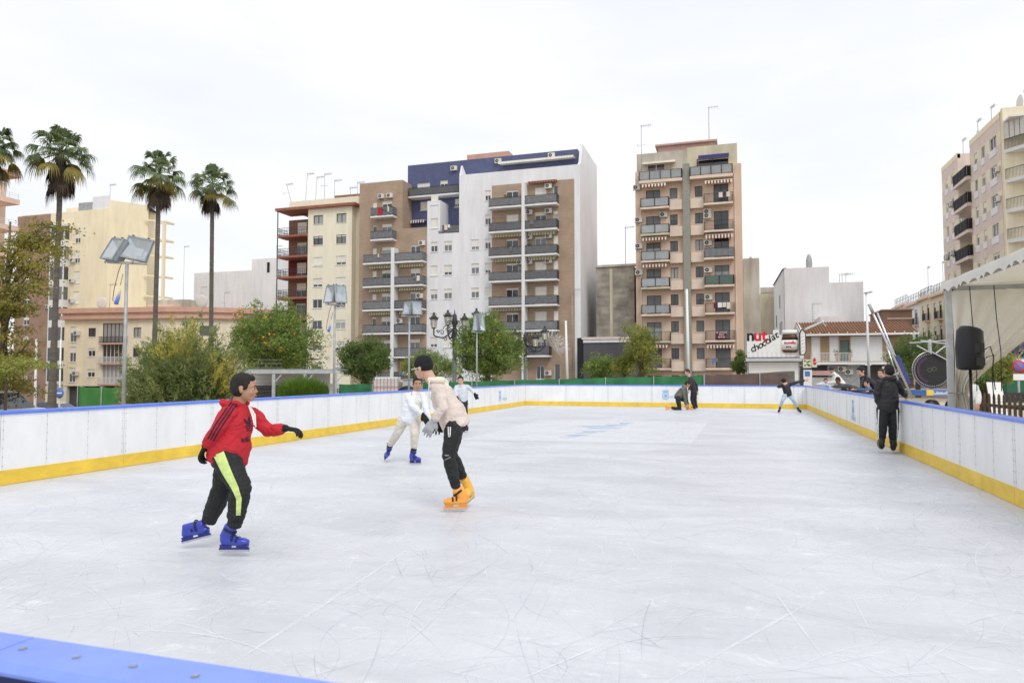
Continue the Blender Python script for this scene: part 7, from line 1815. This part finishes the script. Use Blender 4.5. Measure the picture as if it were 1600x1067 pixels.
project('side_stripe', ribbon([J8(1373.0, 640), J8(1371.8, 665), J8(1372.2, 688)], .022, 10, vd), o8[5], vd, M['shirt_white'], ob, .005)
project('side_stripe', ribbon([J8(1401.5, 640), J8(1402.5, 665), J8(1401.8, 690)], .022, 10, vd), o8[5], vd, M['shirt_white'], ob, .005)
for y in (602, 608, 614, 620, 626): project('quilt_seam', ribbon([J8(1377, y), J8(1388, y+1.2), J8(1400, y)], .006, 8, vd), o8[4], vd, mat('seam_grey', (.05,.05,.055), .5), ob, .004)
for q in 'lr':
    b = MB(); A0 = o8[1]['a'+q]; b.loft([A0+V(0, 0, .01), A0-V(0, 0, .012)], [.053, .054], M['red_knit'], seg=14, cap=.2); b.build('sock_band', ob)

# spectators leaning on the right barrier -------------------------------------
G = 'spectators leaning on the right barrier'
def spectator(label, px, py_head, D, face, s, top, skin='skin_light', hair='hair_black', arm=None, lean=.25, hat=None, hoodie=True, hood=None, longhair=False):
    g = at(px, HZ, D); k = D/F_PX; z = zt(py_head, D); to = -RT*1.0; fwd = Vector((-1, 0, 0)); gz0 = -.06
    H = Vector((g.x, g.y, z)); sdv = Vector((0, 1, 0)); sh = H-fwd*(lean*.45*s)-UP*(.19*s); hp = sh-fwd*(lean*.9*s+.05)-UP*(.42*s); hp.z = max(hp.z, .55)
    kn = hp-UP*(hp.z-gz0)*.48+fwd*.05; an = Vector((hp.x-.02, hp.y, gz0+.09)); railz = 1.04
    J = dict(head=H, neck=H-fwd*(.04*s)-UP*(.12*s), sl=sh+sdv*.16*s, sr=sh-sdv*.16*s)
    for q, sg in (('l', 1), ('r', -1)):
        J['h'+q] = hp+sdv*sg*.09*s; J['k'+q] = kn+sdv*sg*.1*s; J['a'+q] = an+sdv*sg*.1*s
        e = Vector((sh.x-.06, sh.y+sg*.21*s, max(railz+.03, sh.z-.25*s))); w = Vector((min(3.30, sh.x-.2), e.y-sg*.14*s, railz+.03)); J['e'+q] = e; J['w'+q] = w; J['f'+q] = w+Vector((-.03, -sg*.09, .0))
    return person(label, (px, HZ), D, J, face, s, skin, top, 'trackpants_black', hair=hair, hat=hat, hoodie=hoodie, group=G, base_z=gz0, collar=None, curl=.2, palmN={'l': V(0,0,-1), 'r': V(0,0,-1)}, longhair=longhair)
spectator('spectator in a dark cap and white top, tallest of the far group at the rail', 1300, 577.5, 27.5, (-60, -25), 1.1, 'shirt_white', 'skin_tan', hat='jacket_black', hood=None)
spectator('child in a pale blue top at the far end of the spectators', 1290, 595, 27.2, (-20, -5), .9, 'shirt_blue', 'skin_light', lean=.15)
spectator('spectator bent low over the rail in a dark grey jacket', 1309, 594.5, 23.3, (-35, -25), 1.05, 'jacket_grey', 'skin_brown', lean=.75)
spectator('dark haired adult in a black hooded coat looking down at the rail', 1345, 580, 19.3, (-75, -22), 1.15, 'jacket_black', 'skin_light', lean=.3, longhair=True)
spectator('small child in a blue jacket in front of the black coated adult', 1354, 599, 18.9, (-75, -5), .85, 'jacket_blue', 'skin_light', lean=.12)
spectator('person mostly hidden behind the boy in the quilted jacket', 1377, 583, 17.2, (-60, -5), 1.0, 'jacket_black', 'skin_light', hair='hair_brown', lean=.15)
# white hoop trim of the far adult's jacket
D9 = 14.5
g9 = at(1519, HZ, D9)
person('person in a white shirt standing under the marquee behind the loudspeaker pole', (1517, 640), D9,
  dict(head=(1513, 590, .1), neck=(1514, 599, .1), sl=(1506, 604, .1), sr=(1523, 604, .1), el=(1503, 620, .1), wl=(1508, 634, -.1), fl=(1510, 641, -.12), er=(1529, 617, 0), wr=(1528, 632, -.2), fr=(1527, 640, -.22),
       hl=(1509, 639, .1), hr=(1519, 639, .1), kl=(1509, 665, .05), al=(1509, 692, .1), kr=(1519, 665, .05), ar=(1519, 692, .1)),
  (160, -20), 1.1, 'skin_light', 'shirt_white', 'trackpants_black', hoodie=False, base_z=-.06)
